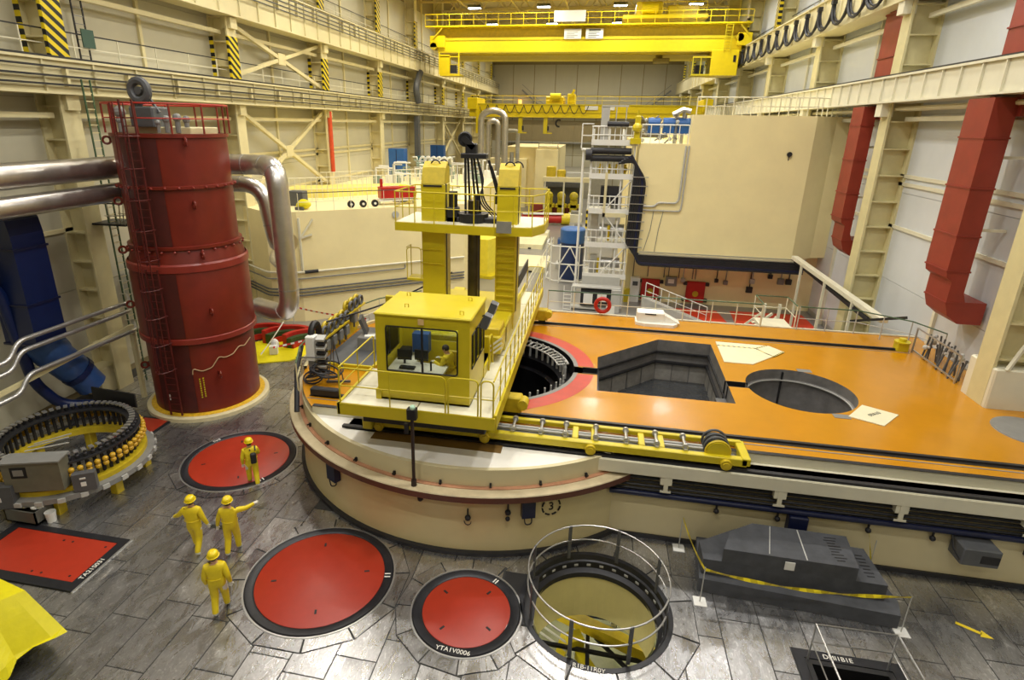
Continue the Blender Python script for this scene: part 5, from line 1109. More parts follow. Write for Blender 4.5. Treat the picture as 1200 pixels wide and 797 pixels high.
for lb, (x, y) in zip(('thin tape post on a white foot beside the wall left of the slabs', 'thin tape post on a white square foot at the near left slab corner', 'thin tape post on a white foot at the near right slab corner', 'thin tape post behind the right end of the slabs'), posts):
    t = thing('tape_post', lb, 'post', (x, y, 0)); MB().box(x - .16, x + .16, y - .16, y + .16, 0, .02).build('foot', SIGNW, t); MB().cyl((x, y, .02), (x, y, 1.12), .014, 6).build('rod', GREYL, t)
def tape(pts, wdt=.09):
    mb = MB(); P = [Vector(p) for p in pts]; V = []
    for i, p in enumerate(P): tw = .5 * math.sin(i * .9); o = Vector((0, math.sin(tw), math.cos(tw))) * wdt / 2; V += [p - o, p + o]
    return mb.add(V, [(2 * i, 2 * i + 2, 2 * i + 3, 2 * i + 1) for i in range(len(P) - 1)])
sag = lambda a, b, d, n: [tuple(Vector(a).lerp(Vector(b), i / n) - Vector((0, 0, d * 4 * (i / n) * (1 - i / n)))) for i in range(n + 1)]
pp = sag((3.13, 14.7, 1.1), (3.43, 12.72, 1.05), .12, 10) + sag((3.43, 12.72, 1.05), (8.2, 12.72, 1.1), .22, 24)[1:]
one('warning_tape', tape(pp), YBT, 'yellow warning tape sagging in front of the grey slabs', 'tape', (5, 12.8, 1))
one('warning_tape', tape(sag((8.05, 14.85, 1.35), (8.25, 14.6, .15), .0, 8), .1), YBT, 'short yellow warning tape hanging from the front wall behind the slabs', 'tape', (8.1, 14.8, .8))
# ================================================================== YELLOW TARP, bottom left
t = thing('draped_tarp', 'bright yellow tarp draped over a crate at the bottom left corner', 'tarp', (-13.6, 7.2, 0))
def drape():
    T = [(-12.2, 8.3, 1.52), (-13.4, 6.7, 1.5), (-15.2, 7.2, 1.45), (-15.2, 8.6, 1.45), (-13.4, 8.55, 1.5)]
    Bm = [(-11.25, 8.25, .55), (-11.9, 5.9, .1), (-15.6, 5.9, .2), (-16.0, 8.9, .3), (-13.2, 9.1, .35)]
    e = 9; n = e * 5; mb = MB(); V = [(-14.0, 7.7, 1.56)]; F = []
    def ring(P, q): a, b = P[q // e], P[(q // e + 1) % 5]; t = (q % e) / e; return Vector(a).lerp(Vector(b), t)
    rows = 9
    for r in range(rows + 1):
        k = r / rows
        for q in range(n):
            a, b = ring(T, q), ring(Bm, q); p = a.lerp(b, k); t = (q % e) / e
            fold = .1 * k * math.sin(t * PI * 4 + q * .3); sag_ = .16 * math.sin(PI * t) * k
            c = Vector((-13.8, 7.5, 0)); o = Vector((p.x - c.x, p.y - c.y, 0)).normalized(); p += o * (fold - sag_ * 1.6)
            if r == rows: p.z = max(.02, p.z + .16 * math.sin(q * .9))
            V.append(tuple(p))
    for q in range(n): F.append((0, 1 + q, 1 + (q + 1) % n))
    for r in range(rows):
        for q in range(n): a = 1 + r * n; F.append((a + q, a + n + q, a + n + (q + 1) % n, a + (q + 1) % n))
    return mb.add(V, F)
drape().build('tarp', TARPY, t); MB().prism([(-12.35, 8.1), (-15.1, 8.4), (-15.0, 7.3), (-13.4, 6.85)], 0, 1.38).build('crate', mat('crate_dark', (40, 38, 32), .6), t)
# ================================================================== LEFT WALL SERVICES
t = thing('blue_duct', 'wide dark blue ventilation duct bending down the left wall', 'duct', (-19.8, 16.5, 3))
pr = bend([(16.6, 9.4), (15.6, 8.9), (15.3, 8.0), (15.3, 5.0)], .8) if False else None
MB().prism_y([(-21.9, 8.9), (-20.3, 8.9), (-19.9, 8.75), (-19.62, 8.4), (-19.55, 7.9), (-19.55, 3.9), (-20.9, 3.9), (-20.9, 7.5), (-21.9, 7.5)], 16.0, 17.25).build('duct', BLUE, t)
for z in (7.4, 5.4, 3.9): MB().box(-20.95, -19.5, 15.95, 17.3, z - .04, z + .04).build('flange', NAVY, t)
MB().tube(bend([(-20.25, 16.7, 3.9), (-20.15, 17.1, 3.0), (-19.95, 17.7, 2.1), (-19.8, 18.05, 1.4)], .5), [.68] * 4 + [.62] * 6 + [.58] * 4 + [.56] * 2, 18).build('spout', BLUEL, t, True)
MB().cyl((-19.98, 17.62, 2.22), (-19.93, 17.74, 2.04), .64, 20).build('spout_ring', BLUE, t)
t = thing('blue_duct', 'narrow blue pipe duct beside the wide blue duct at the left edge', 'duct', (-20.4, 15.9, 1))
MB().tube(bend([(-21.5, 15.4, 6.6), (-20.5, 15.6, 6.4), (-20.45, 15.9, 5.8), (-20.5, 16.3, 2.2), (-20.2, 16.9, 1.0), (-19.2, 17.8, .7)], .5), .2, 10).build('pipe', BLUE, t, True)
def big_pipe(label, pts, r, rad=.8, m=CHROME, rings=1.1, name='lagged_pipe'):
    t = thing(name, label, 'pipe', pts[0]); P = bend(pts, rad, 8); MB().tube(P, r, 20).build('pipe', m, t, True)
    if rings:
        acc = 0
        for a, b in zip(P, P[1:]):
            L = (b - a).length; acc += L
            if acc > rings: acc = 0; d = (b - a).normalized(); MB().tube([b - d * .03, b + d * .03], r * 1.03, 20).build('band', ALU, t, True)
    return t
big_pipe('upper large metal-clad pipe running along the left wall to the red tank', [(-18.9, 12.5, 9.95), (-18.9, 21.5, 9.92), (-19.4, 23.5, 9.9), (-14.4, 23.5, 9.95), (-13.1, 22.3, 9.95), (-12.98, 22.2, 3.5), (-15.3, 23.35, 3.45)], .43, 1.3)
big_pipe('lower large metal-clad pipe running along the left wall to the red tank', [(-18.8, 12.5, 8.95), (-18.8, 20.5, 9.0), (-18.9, 21.6, 9.0), (-18.6, 24.2, 9.0), (-15.1, 24.4, 9.0), (-14.7, 24.4, 6.2), (-15.8, 26.5, 6.0)], .36, 1.0)
big_pipe('thin metal-clad pipe on the left block face behind the red tank', [(-18.7, 30.8, 4.4), (-17.6, 28.6, 4.4), (-16.6, 27.5, 4.4), (-16.2, 27.3, 4.6), (-16.2, 27.3, 6.2)], .17, .5)
t = thing('pipe_end_drum', 'round metal end cap of a pipe between the clad pipes', 'pipe', (-14.6, 25, 6.4)); MB().cyl((-15.1, 25.6, 6.2), (-14.5, 25.1, 6.2), .5, 24).build('drum', CHROME, t, True); MB().ball((-14.3, 24.95, 6.2), .18, 10, 6).build('boss', ALU, t, True)
for k, (za, zb, xx) in enumerate(((4.5, 4.42, -19.1), (4.12, 4.05, -19.1), (3.28, 3.2, -19.0))):
    one('steel_tube', MB().tube(bend([(xx, 12.5, za - .6), (xx, 14.6, za - .55), (xx, 15.0, za), (xx, 19.9, zb), (xx - 1, 20.9, zb)], .3), .085, 10), ALU, ('uppermost', 'middle', 'lowest')[k] + ' of the three thin steel tubes rising along the left wall', 'pipe', (xx, 15, za), smooth=True)
t = thing('tube_support', 'cream angled support post carrying the thin steel tubes by the left wall', 'support', (-19.2, 19.9, 0)); MB().bar((-19.2, 19.9, 0), (-19.2, 19.9, 3.4), .16).bar((-19.2, 19.9, 3.35), (-19.2, 13, 2.85), .14).build('post', STEELP, t)
one('wall_cabinet', MB().cbox(-21.9, -21.0, 19.6, 21.2, 0, 1.2, .03), CREAM, 'cream box housing against the left wall behind the blue spout', 'cabinet', (-21.5, 20.4, 0))
t = thing('caged_ladder', 'white caged ladder on the left wall column beside the red tank', 'ladder', (-20.0, 21.1, 0))
ld = MB().bar((-20.2, 20.85, .1), (-20.2, 20.85, 13.2), .05).bar((-20.2, 21.25, .1), (-20.2, 21.25, 13.2), .05).build('stile', GREEN, t)
ru = MB().bar((0, -.2, 0), (0, .2, 0), .03).mesh('rung', STEELP)
for k in range(42): piece('rung', ru, ld, (-20.2, 21.05, .4 + .3 * k))
cgm = MB().tube([(.7 * math.sin(PI * q / 10), .36 * math.cos(PI * q / 10), 0) for q in range(11)], .022, 5).mesh('cage_hoop', STEELW)
for k, z in enumerate((3.3, 3.9, 4.5, 5.1, 7.9, 8.4)): piece('cage_hoop', cgm, t, (-20.2, 21.05, z))
cv = MB()
for q in range(1, 10, 2): cv.bar((-20.2 + .7 * math.sin(PI * q / 10), 21.05 + .36 * math.cos(PI * q / 10), 3.0), (-20.2 + .7 * math.sin(PI * q / 10), 21.05 + .36 * math.cos(PI * q / 10), 5.2), .03).bar((-20.2 + .7 * math.sin(PI * q / 10), 21.05 + .36 * math.cos(PI * q / 10), 7.6), (-20.2 + .95 * math.sin(PI * q / 10), 21.05 + .5 * math.cos(PI * q / 10), 8.7), .03)
cv.build_each('cage_bar', STEELW, t)
one('ladder_landing', MB().box(-20.9, -19.2, 20.6, 21.9, 7.5, 7.58).box(-20.9, -19.2, 20.6, 20.66, 8.4, 8.45), DARK, 'small dark landing on the caged ladder by the left column', 'platform', (-20, 21, 7.5))
for lb, z, y in (('blue steel cabinet behind the caged ladder on the left wall', 3.2, 22.6), ): one('wall_cabinet', MB().cbox(-21.3, -20.2, y, y + 1.6, z, z + 2.0, .04), BLUEB, lb, 'cabinet', (-20.8, y, z))
one('blue_strip', MB().box(-17.25, -17.0, 24.5, 24.7, 0, 9.2), BLUE, 'tall narrow blue panel seen right behind the red tank', 'panel', (-15.8, 24, 3.5))
one('downpipe', MB().cyl((-20.65, 43.6, 8.0), (-20.65, 43.6, 12.5), .16, 10), mat('pipe_orange', (206, 78, 40), .45), 'orange red downpipe on a left wall column under the lower crane rail', 'pipe', (-20.6, 43.6, 8))
t = thing('dark_duct', 'dark grey duct climbing a left wall column between the crane rails', 'duct', (-20.4, 65.5, 8)); MB().box(-20.8, -20.3, 65.2, 65.9, 8, 12.5).build('lower_run', GREYD, t); MB().tube(bend([(-20.2, 65, 13.9), (-20.2, 64.2, 15.4), (-20.3, 66.4, 17.1)], .8), .35, 8).build('upper_run', GREYD, t)
t = thing('wall_ladder', 'dark ladder and sign on the left wall above the lower crane rail', 'ladder', (-21.3, 22, 14)); MB().bar((-21.3, 22.2, 14), (-21.3, 22.2, 19), .05).bar((-21.3, 22.7, 14), (-21.3, 22.7, 19), .05).build('stile', DARK, t)
rr_ = MB().bar((0, -.25, 0), (0, .25, 0), .03).mesh('rung', GREY)
for k in range(15): piece('rung', rr_, t, (-21.3, 22.45, 14.2 + .3 * k))
MB().box(-21.1, -21.05, 22.2, 22.8, 14.5, 15.2).build('sign', mat('sign_green', (50, 80, 66), .5), t)
# ================================================================== RED DUCTS, right wall
def red_duct(label, y0, y1, zb, zt, x0=12.85, x1=13.7):
    t = thing('red_duct', label, 'duct', (x0, y0, zb)); e = .02
    MB().box(x0, x1, y0, y1, zb + 2.0, zt).build('duct', DUCTR, t)
    MB().prism_y([(x0, zb + 2.0), (x0 + .05, zb + 1.75), (x0 + .25, zb + 1.6), (x0 + .25, zb + .75), (x0 + .4, zb + .3), (x0 + .8, zb), (14.5, zb), (14.5, zb + .85), (x1 + .12, zb + .85), (x1, zb + 1.2), (x1, zb + 2.0)], y0, y1).build('elbow', DUCTR, t)
    for z in [zb + .8, zb + 2.0] + [zb + 3.3 + 1.7 * k for k in range(int((zt - zb - 3.3) / 1.7) + 1)]:
        xx = x0 + (.25 if z < zb + 1.5 else 0); MB().box(xx - .03, x1 + .03, y0 - .03, y1 + .03, z - .03, z + .03).build('flange', mat('duct_flange', (134, 46, 34), .45), t)
    MB().box(x1 - .05, 14.6, y0 + .3, y0 + .4, 8.35, 8.45).box(x1 - .1, 14.6, y0 + .3, y0 + .4, 10.9, 11).build('bracket', STEELW, t)
    MB().box(13.65, 14.5, y0 - .2, y1 + .2, 12.3, 17.2).prism_y([(13.65, 17.2), (14.5, 17.2), (14.5, 22.5), (13.65, 22.5)], y0 - .1, y1 - .1).build('upper_duct', DUCTR, t)
    MB().box(13.6, 14.55, y0 - .23, y1 + .23, 15.2, 15.26).box(13.6, 14.55, y0 - .23, y1 + .23, 17.2, 17.28).build('flange', MATS['duct_flange'], t)
    MB().obox((14.1, y0 - .22, 16.3), (.3, .02, .4)).build('sign', SIGNW, t)
red_duct('dark red square ventilation duct hanging on the right wall, the near one', 23.4, 24.9, 4.9, 12.9, 12.9, 13.65)
red_duct('dark red square ventilation duct on the right wall beside the concrete block, the far one', 33.7, 35.1, 5.3, 12.9, 12.9, 13.5)
one('floodlight', MB().cbox(12.9, 13.6, 25.4, 26.0, 16.9, 17.25, .05), LAMPG, 'lit floodlight under the upper crane rail on the right wall', 'lamp', (13.2, 25.7, 16.9))
# festoon cables on the right upper crane rail
ORD = 'first second third fourth fifth sixth seventh eighth ninth tenth eleventh twelfth thirteenth fourteenth'.split()
for k in range(14):
    y = 33.5 + 2.35 * k; pts = [(12.72, y + 1.18 * (1 - math.cos(PI * q / 12)), 18.75 - 1.25 * math.sin(PI * q / 12) ** .8) for q in range(13)]
    t = thing('festoon_loop', ORD[k] + ' hanging black festoon cable loop from the near end of the upper right crane rail', 'cable', pts[0], 'festoon cable loops on the right crane rail')
    MB().tube(pts, .08, 6).tube([(x + .1, yy, z + .14) for x, yy, z in pts], .06, 6).build('cable', CABLE, t, True); MB().box(12.62, 12.87, y - .15, y + .15, 18.7, 18.95).build('trolley', DARK, t)
# equipment at the rear right corner
rng = random.Random(3)
t = thing('pipe_stand', 'rack of small grey pipes and valves against the right wall by the railing', 'rack', (13.6, 23.5, DZ))
pm_ = MB()
for k in range(16): y = 22.2 + .17 * k; pm_.cyl((13.5 + rng.uniform(-.1, .4), y, DZ), (13.7, y + rng.uniform(-.1, .1), DZ + rng.uniform(.7, 1.2)), .035, 6)
pm_.build('pipes', GREYD, t)['kind'] = 'stuff'; vm = MB()
for k in range(22): vm.ball((13.45 + rng.uniform(0, .5), 22.2 + rng.uniform(0, 2.6), DZ + rng.uniform(.3, 1.0)), rng.uniform(.05, .11), 7, 5)
vm.build('valves', GREYL, t)['kind'] = 'stuff'; MB().box(13.4, 13.45, 22.1, 25.2, DZ + 1.05, DZ + 1.1).box(13.4, 13.45, 22.1, 25.2, DZ + .1, DZ + .15).bar((13.42, 22.1, DZ), (13.42, 22.1, DZ + 1.1), .05).bar((13.42, 25.2, DZ), (13.42, 25.2, DZ + 1.1), .05).build('frame', ALU, t)
t = thing('cable_ramp', 'sloping cream cable tray running down from the concrete block to the railing corner', 'tray', (12.6, 30, 3)); 
MB().bar((12.2, 37.5, 4.3), (13.2, 27.5, 3.6), .35, .2).build('tray', STEELW, t); MB().bar((12.3, 37.5, 4.05), (13.0, 28.5, 3.3), .16).build('cables', CABLE, t); MB().bar((12.4, 28.8, 3.1), (13.4, 26.2, 4.2), .12).build('black_hose', BLACK, t)
for y in (30, 33, 36): MB().bar((12.8 - .1 * (y - 30), y, 0), (12.8 - .1 * (y - 30), y, 3.6 + .07 * (y - 27)), .12).build('leg', STEELW, t)
# ================================================================== CRANES
def crane(name, label, y, x0, x1, zt, zb, m, depth, zr):
    t = thing(name, label, 'crane', ((x0 + x1) / 2, y, zb))
    return t
t = thing('bridge_crane', 'large yellow overhead bridge crane with walkway railings, the near one', 'crane', (-2.5, 66, 18.7)); y = 64.
CX0, CX1 = -18.2, 13.0
MB().cbox(CX0 + .6, CX1 - .4, y, y + 1.6, 18.78, 20.2, .04).build('front_girder', YELB, t); MB().cbox(CX0 + .6, CX1 - .4, y + 6.2, y + 8.2, 18.7, 20.9, .04).build('rear_girder', YELB, t)
MB().box(CX0 + .6, CX1 - .4, y + 1.6, y + 6.2, 18.7, 18.78).build('underside', YELD, t)
MB().box(CX0 + .2, CX1, y + .6, y + 2.2, 20.2, 21.2).build('upper_web', YELD, t)
MB().box(CX0 - .6, CX1 + .2, y - .5, y + 2.4, 21.18, 21.3).build('walkway', YELB, t); MB().box(CX0 + .6, CX1 - .4, y - .06, y, 19.95, 20.2).box(CX0 + .6, CX1 - .4, y - .08, y, 18.78, 18.9).build('flange', YEL, t)
railing('', [(CX0 - .6, y - .45, 21.3), (CX1 + .2, y - .45, 21.3)], 1.05, YELB, '', 1.28, parent=t, r=.03)
MB().cbox(CX0 - .2, CX0 + 1.4, y - .3, y + 8.5, 19.3, 20.4, .05).build('end_carriage', YELB, t); MB().cbox(CX1 - .9, CX1 + .4, y - .3, y + 8.5, 19.3, 20.4, .05).build('end_carriage', YELB, t)
cgx = MB().cbox(-17.4, -15.2, y - .2, y + 1.8, 16.55, 16.75, .03)
for x in (-17.4, -15.3): cgx.bar((x, y - .15, 16.7), (x, y - .15, 18.8), .12)
cgx.box(-17.4, -16.3, y - .2, y + .4, 16.7, 18.6).bar((-17.4, y - .15, 17.6), (-15.2, y - .15, 17.6), .08).bar((-17.4, y - .15, 18.4), (-15.2, y - .15, 18.4), .1)
cgx.build('service_cage', YELB, t); MB().box(-16.2, -15.5, y - .22, y - .18, 16.8, 17.6).build('cage_mesh', DARK, t)
cabm = MB().cbox(9.9, 12.4, y - .4, y + 2.4, 16.6, 18.9, .05).build('drive_box', YELB, t); MB().box(11.9, 12.15, y - .43, y - .39, 17.8, 18.4).build('slot', BLACK, cabm)
cc_ = MB().box(8.2, 9.9, y - .2, y + 1.9, 16.6, 16.75).box(8.2, 9.9, y - .2, y + 1.9, 18.2, 18.35)
for x, yy in ((8.25, y - .15), (9.0, y - .15), (8.25, y + 1.8)): cc_.bar((x, yy, 16.7), (x, yy, 18.3), .08)
cc_.build('operator_cab', YEL, t); MB().box(8.25, 9.85, y - .18, y - .15, 16.75, 18.2).build('cab_glass', GLASS, t); MB().cbox(8.6, 9.4, y + .3, y + 1.2, 16.75, 17.6, .03).build('cab_seat', DARK, t)
la_ = MB().bar((10.9, y - .5, 18.8), (10.9, y - .5, 21.2), .07).bar((11.5, y - .5, 18.8), (11.5, y - .5, 21.2), .07)
for k in range(9): la_.bar((10.9, y - .5, 19 + .26 * k), (11.5, y - .5, 19 + .26 * k), .05)
la_.build('ladder', YEL, t)
MB().bar((-17.9, y - .4, 20.2), (-17.0, y - .4, 21.1), .12).cyl((-18.0, y - .3, 19.4), (-18.0, y + .6, 19.4), .35, 14).bar((12.2, y - .4, 21.1), (13.0, y - .4, 20.2), .12).cyl((12.3, y - .3, 20.0), (12.3, y + .6, 20.0), .35, 14).build('bogie', YELD, t)
tr_ = MB().cbox(1.2, 9.4, y + 1.5, y + 7, 22.0, 22.35, .04).cbox(2.5, 5, y + 2, y + 6, 22.35, 23.6, .08).cbox(5.6, 8.6, y + 2.4, y + 6, 22.35, 23.3, .08).cyl((3, y + 1.8, 22.9), (4.6, y + 1.8, 22.9), .5, 14)
tr_.build('hoist_trolley', YELB, t); railing('', [(5, y + 1.6, 22.35), (9.2, y + 1.6, 22.35)], 1.1, YELB, '', 1.3, parent=t, r=.03)
MB().cyl((5.2, y + 2.5, 18.2), (5.2, y + 2.5, 18.7), .35, 12).cbox(4.6, 6.2, y + 1.8, y + 2.6, 17.9, 18.4, .05).build('hook_block', mat('crane_olive', (120, 104, 30), .5), t)
for x, (a, b) in ((-3.6, (1.5, 1.05)), (-1.45, (1.7, 1.05))):
    s_ = MB().box(x - .85, x + .85, y - .14, y - .09, 20.0, 20.9).build('sign_board', SIGNW, t)
    l_ = MB()
    for k in range(4): l_.box(x - .6, x + (.5 if k % 2 else .2), y - .15, y - .14, 20.12 + .15 * k, 20.17 + .15 * k)
    if x > -2: l_.box(x - .55, x + .6, y - .15, y - .14, 20.72, 20.84)
    l_.build('print_line', GREY if x < -2 else BLACK, s_)
MB().box(-5.5, -2.4, y - .56, y - .5, 21.5, 22.5).build('sign_board', SIGNW, t)
t = thing('bridge_crane', 'smaller yellow overhead crane with hanging cable loops farther down the hall', 'crane', (-2, 83, 12.6)); y = 83.
MB().cbox(-18.4, 13.6, y, y + 1.5, 12.75, 14.4, .04).build('girder', YELB, t); MB().cbox(-18.4, 13.6, y + 3.5, y + 5, 12.75, 14.4, .04).build('rear_girder', YELB, t); MB().box(-18.2, 13.4, y - .12, y, 14.3, 14.45).box(-18.2, 13.4, y - .1, y, 13.35, 13.45).build('flange', YEL, t)
railing('', [(-18.2, y - .05, 14.45), (13.2, y - .05, 14.45)], 1.0, YELB, '', 2.2, parent=t, r=.03)
MB().cbox(-18.6, -17.2, y - .4, y + 5.4, 13.7, 15.2, .05).cbox(12.6, 13.8, y - .4, y + 5.4, 13.7, 15.2, .05).box(-17.4, -16.9, y - .3, y, 10.5, 14.2).build_each('end_carriage', YELB, t)
h_ = MB().cbox(-7.8, -5.4, y + .3, y + 4.5, 14.5, 15.4, .06).cbox(-4.9, -3.9, y + .3, y + 4.5, 14.5, 15.8, .06).cyl((-7.2, y + .1, 15.4), (-5.8, y + .1, 15.4), .45, 12).bar((-4.4, y, 15.5), (-4.0, y, 16.3), .3)
h_.build('hoist_trolley', YELB, t)
for x in (-10.9, -7.4):
    l_ = MB().cbox(x - .6, x - .05, y + .2, y + .9, 10.75, 12.75, .03).box(x - .6, x + .6, y + .2, y + .9, 10.6, 10.75); l_.build('lifting_leg', YEL, t); MB().box(x - .05, x + .2, y + .15, y + .2, 11.0, 11.6).build('pad', DARK, t)
MB().tube([(-5.9 + .4 * math.cos(a), y + .3, 12.0 + .45 * math.sin(a)) for a in [PI * .3 + 1.3 * PI * q / 8 for q in range(9)]], .13, 6).build('hook', BLACK, t, True)
fl = MB()
for k in range(12): fl.tube([(-17 + 1.25 * k + 1.25 * q / 6, y - .25, 14.3 - 1.1 * math.sin(PI * q / 6)) for q in range(7)], .05, 5)
fl.build('festoon', CABLE, t)
for x in (-1.6, .6): MB().box(x - .85, x + .85, y - .18, y - .12, 13.75, 14.25).build('sign_board', SIGNW, t)
one('orange_beacon', MB().box(-16.6, -15.9, 119.2, 119.4, 15.6, 16.4), ORLAMP, 'glowing orange beacon lamp at the far end of the hall', 'lamp', (-16.2, 119.3, 15.6))

# ================================================================== RIGHT CONCRETE BLOCK
rb = struct('concrete_block', MB().prism([(5.3, 38), (12.2, 38), (13.7, 39.3), (14.69, 39.6), (14.69, 58), (5.3, 58)], 3.95, 12.5).box(2.35, 5.3, 38, 58, 3.95, 10.8).box(2.4, 14.69, 40.6, 58, 0, 3.95), CREAM2)
MB().box(2.3, 12.2, 37.94, 38, 3.9, 4.0).build('edge_band', STEELP, rb)
t = thing('cable_tray', 'thick black cable run turning along the left and bottom edges of the concrete block', 'cable tray', (2, 37.8, 4))
for k in range(6):
    o = .15 * k; MB().tube(bend([(1.15 + o, 37.7, 9.6 + .1 * k), (2.15 - o * .2 + .1, 37.7, 9.75), (2.2 + o * .9, 37.7, 8.6), (2.05 + o * .9, 37.7, 3.95 - o * .8 + .6), (2.9, 37.7, 3.85 - o * .8), (12.9, 37.7, 3.85 - o * .8)], .45), .085, 6).build('cable', CABLE if k != 4 else NAVY, t, True)
cl_ = MB().box(-.5, .5, -.03, .03, -.025, .025).mesh('clamp', ALU)
for k in range(9): piece('clamp', cl_, t, (2.55, 37.58, 4.4 + .55 * k))
MB().box(2.9, 12.9, 37.6, 37.95, 3.92, 3.98).box(2.9, 12.9, 37.5, 37.6, 4.1, 4.16).build('tray_edge', ALU, t)
for lb, pts, r in (('thin conduit loop on the left part of the concrete block face', [(2.6, 37.9, 7.0), (3.6, 37.9, 7.0), (3.8, 37.9, 7.25), (4.9, 37.9, 7.25), (5.05, 37.9, 7.5), (5.1, 37.9, 10.7)], .06), ('second thin conduit beside it on the concrete block face', [(2.6, 37.9, 6.75), (5.2, 37.9, 6.75), (5.25, 37.9, 7.3), (5.28, 37.9, 10.7)], .05)):
    one('conduit', MB().tube(bend(pts, .2), r, 6), GREYL, lb, 'conduit', pts[0], smooth=True)
one('wall_fitting', MB().cyl((11.0, 37.98, 10.35), (11.0, 37.85, 10.35), .14, 12).cyl((11.0, 37.95, 10.0), (11.0, 37.95, 10.3), .03, 6), DARK, 'small round dark fitting high on the concrete block face', 'fitting', (11, 37.9, 10.2))
one('wire_drop', MB().tube([(3.6, 37.97, 6.8), (3.5, 37.97, 5.5), (3.2, 37.97, 4.1)], .02, 5).tube([(4.2, 37.97, 6.8), (4.0, 37.97, 5.5), (3.9, 37.97, 4.1)], .02, 5), GREY, 'pair of thin wires dropping down the concrete block face', 'wire', (3.5, 38, 5))
railing('block_railing', [(5.5, 38.3, 12.5), (12.2, 38.3, 12.5), (14.4, 40.0, 12.5)], 1.0, STEELW, 'white balustrade on top of the tall part of the concrete block', .5, r=.03)
railing('block_railing', [(2.4, 38.2, 10.8), (5.2, 38.2, 10.8)], 1.1, SIGNW, 'white railing in front of the blue motors on top of the block', .6, r=.03)
for k in range(3): one('blue_motor', MB().cyl((2.8 + .9 * k, 39, 12.0), (3.5 + .9 * k, 39, 12.0), .32, 14).cbox(2.8 + .9 * k, 3.5 + .9 * k, 38.8, 39.2, 11.4, 11.8, .03), BLUEB, ('left', 'middle', 'right')[k] + ' blue motor on the low top of the concrete block', 'motor', (3.1 + .9 * k, 39, 11.4))
rng = random.Random(5)
t = thing('valve_cluster', 'cluster of grey pipes and valves behind the white railing on top of the block', 'pipework', (3.5, 39, 10.8)); vm = MB(); pm_ = MB()
for k in range(34):
    x = rng.uniform(2.5, 5.2); z = rng.uniform(10.9, 12.3); vm.ball((x, 38.7 + rng.uniform(0, .8), z), rng.uniform(.06, .14), 7, 5); pm_.cyl((x, 38.9, z), (x + rng.uniform(-.5, .5), 38.9, z + rng.uniform(-.5, .5)), .05, 5)
vm.build('valves', GREYL, t)['kind'] = 'stuff'; pm_.build('pipes', GREY, t)['kind'] = 'stuff'; MB().cyl((4.5, 39, 10.8), (4.5, 39, 12.6), .12, 8).cyl((4.9, 39, 10.8), (4.9, 39, 12.9), .1, 8).tube([(4.2, 38.8, 12.5), (4.8, 38.8, 12.8), (5.25, 38.8, 12.7)], .15, 8).build('riser', ALU, t)
t = thing('yellow_hoist', 'small yellow hoist arm beside the scaffold top at the block corner', 'hoist', (2.0, 38, 10.8)); MB().cbox(1.75, 2.4, 37.8, 38.4, 10.75, 11.1, .03).cbox(1.95, 2.3, 37.9, 38.3, 11.1, 12.4, .05).ball((2.1, 37.9, 11.7), .3, 10, 6).bar((2.1, 38, 12.3), (2.1, 38, 12.7), .1).build('body', YEL, t)
# lower wall items
for lb, x in (('dark red square wall hatch with round yellow wheel, the left one', 4.15), ('dark red square wall hatch with round yellow wheel, the right one', 7.2)):
    t = thing('wall_hatch', lb, 'hatch', (x, 40.5, .3)); MB().cbox(x - .62, x + .62, 40.35, 40.6, .2, 1.65, .03).build('door', REDBOX, t); MB().cyl((x, 40.3, .8), (x, 40.36, .8), .2, 16).build('wheel', YELD, t)
    hh = MB()
    for dx in (-.72, .72):
        for z in (.35, 1.5): hh.box(x + dx - .12, x + dx + .12, 40.3, 40.6, z - .1, z + .1)
    hh.build_each('hinge', BLACK, t)
t = thing('white_cabinet', 'white control cabinet beside the left red wall hatch', 'cabinet', (3.1, 40.3, 0)); MB().cbox(2.75, 3.4, 40.1, 40.6, 0, 1.75, .02).build('body', SIGNW, t); MB().box(2.9, 3.25, 40.07, 40.1, 1.2, 1.5).build('screen', GREYD, t)
one('yellow_cabinet', MB().cbox(2.35, 2.75, 39.9, 40.3, 0, .95, .03), YEL, 'small yellow cabinet left of the white control cabinet', 'cabinet', (2.5, 40, 0))
t = thing('switch_box', 'grey switch box with small window between the red wall hatches', 'box', (5.5, 40.5, 1.2)); MB().cbox(5.15, 5.9, 40.35, 40.6, 1.25, 1.9, .02).build('body', GREY, t); MB().box(5.3, 5.7, 40.32, 40.35, 1.45, 1.75).build('window', SIGNW, t)
for k, (x, z, s_) in enumerate(((6.3, 1.7, .14), (8.5, 1.8, .12), (9.1, 1.7, .14), (10.7, 1.3, .2), (10.8, 1.9, .16), (11.9, 2.3, .14), (12.6, 2.0, .2), (13.1, 2.0, .18))):
    one('wall_fitting', MB().cbox(x - s_, x + s_, 40.4, 40.6, z - s_, z + s_, .02).cyl((x, 40.5, z), (x, 40.5, 3.6), .035, 6), (GREYL, DARK, GREY, DARK)[k % 4], ('first', 'second', 'third', 'fourth', 'fifth', 'sixth', 'seventh', 'eighth')[k] + ' small wall fitting from the left on the low wall under the block', 'fitting', (x, 40.5, z))
dropm = MB()
for x in (2.9, 3.9, 5.0, 5.3, 6.0, 6.9, 7.1): dropm.cyl((x, 40.5, 1.8), (x, 40.5, 3.9), .03, 5)
one('conduit_drops', dropm, GREYD, 'row of thin dark conduits dropping to the red wall hatches', 'conduit', (5, 40.5, 2))
rf = MB(); flat(rf, [[(4.3, 34.5), (9.0, 34.0), (8.5, 39.2), (5.5, 39.2)]], .02, -.01); one('floor_hatch_plate', rf, PINK if False else mat('hatch_floor_red', (204, 62, 34), .45, var=.06), 'large red painted floor area behind the rear railing', 'floor hatch', (6.5, 36.5, 0))
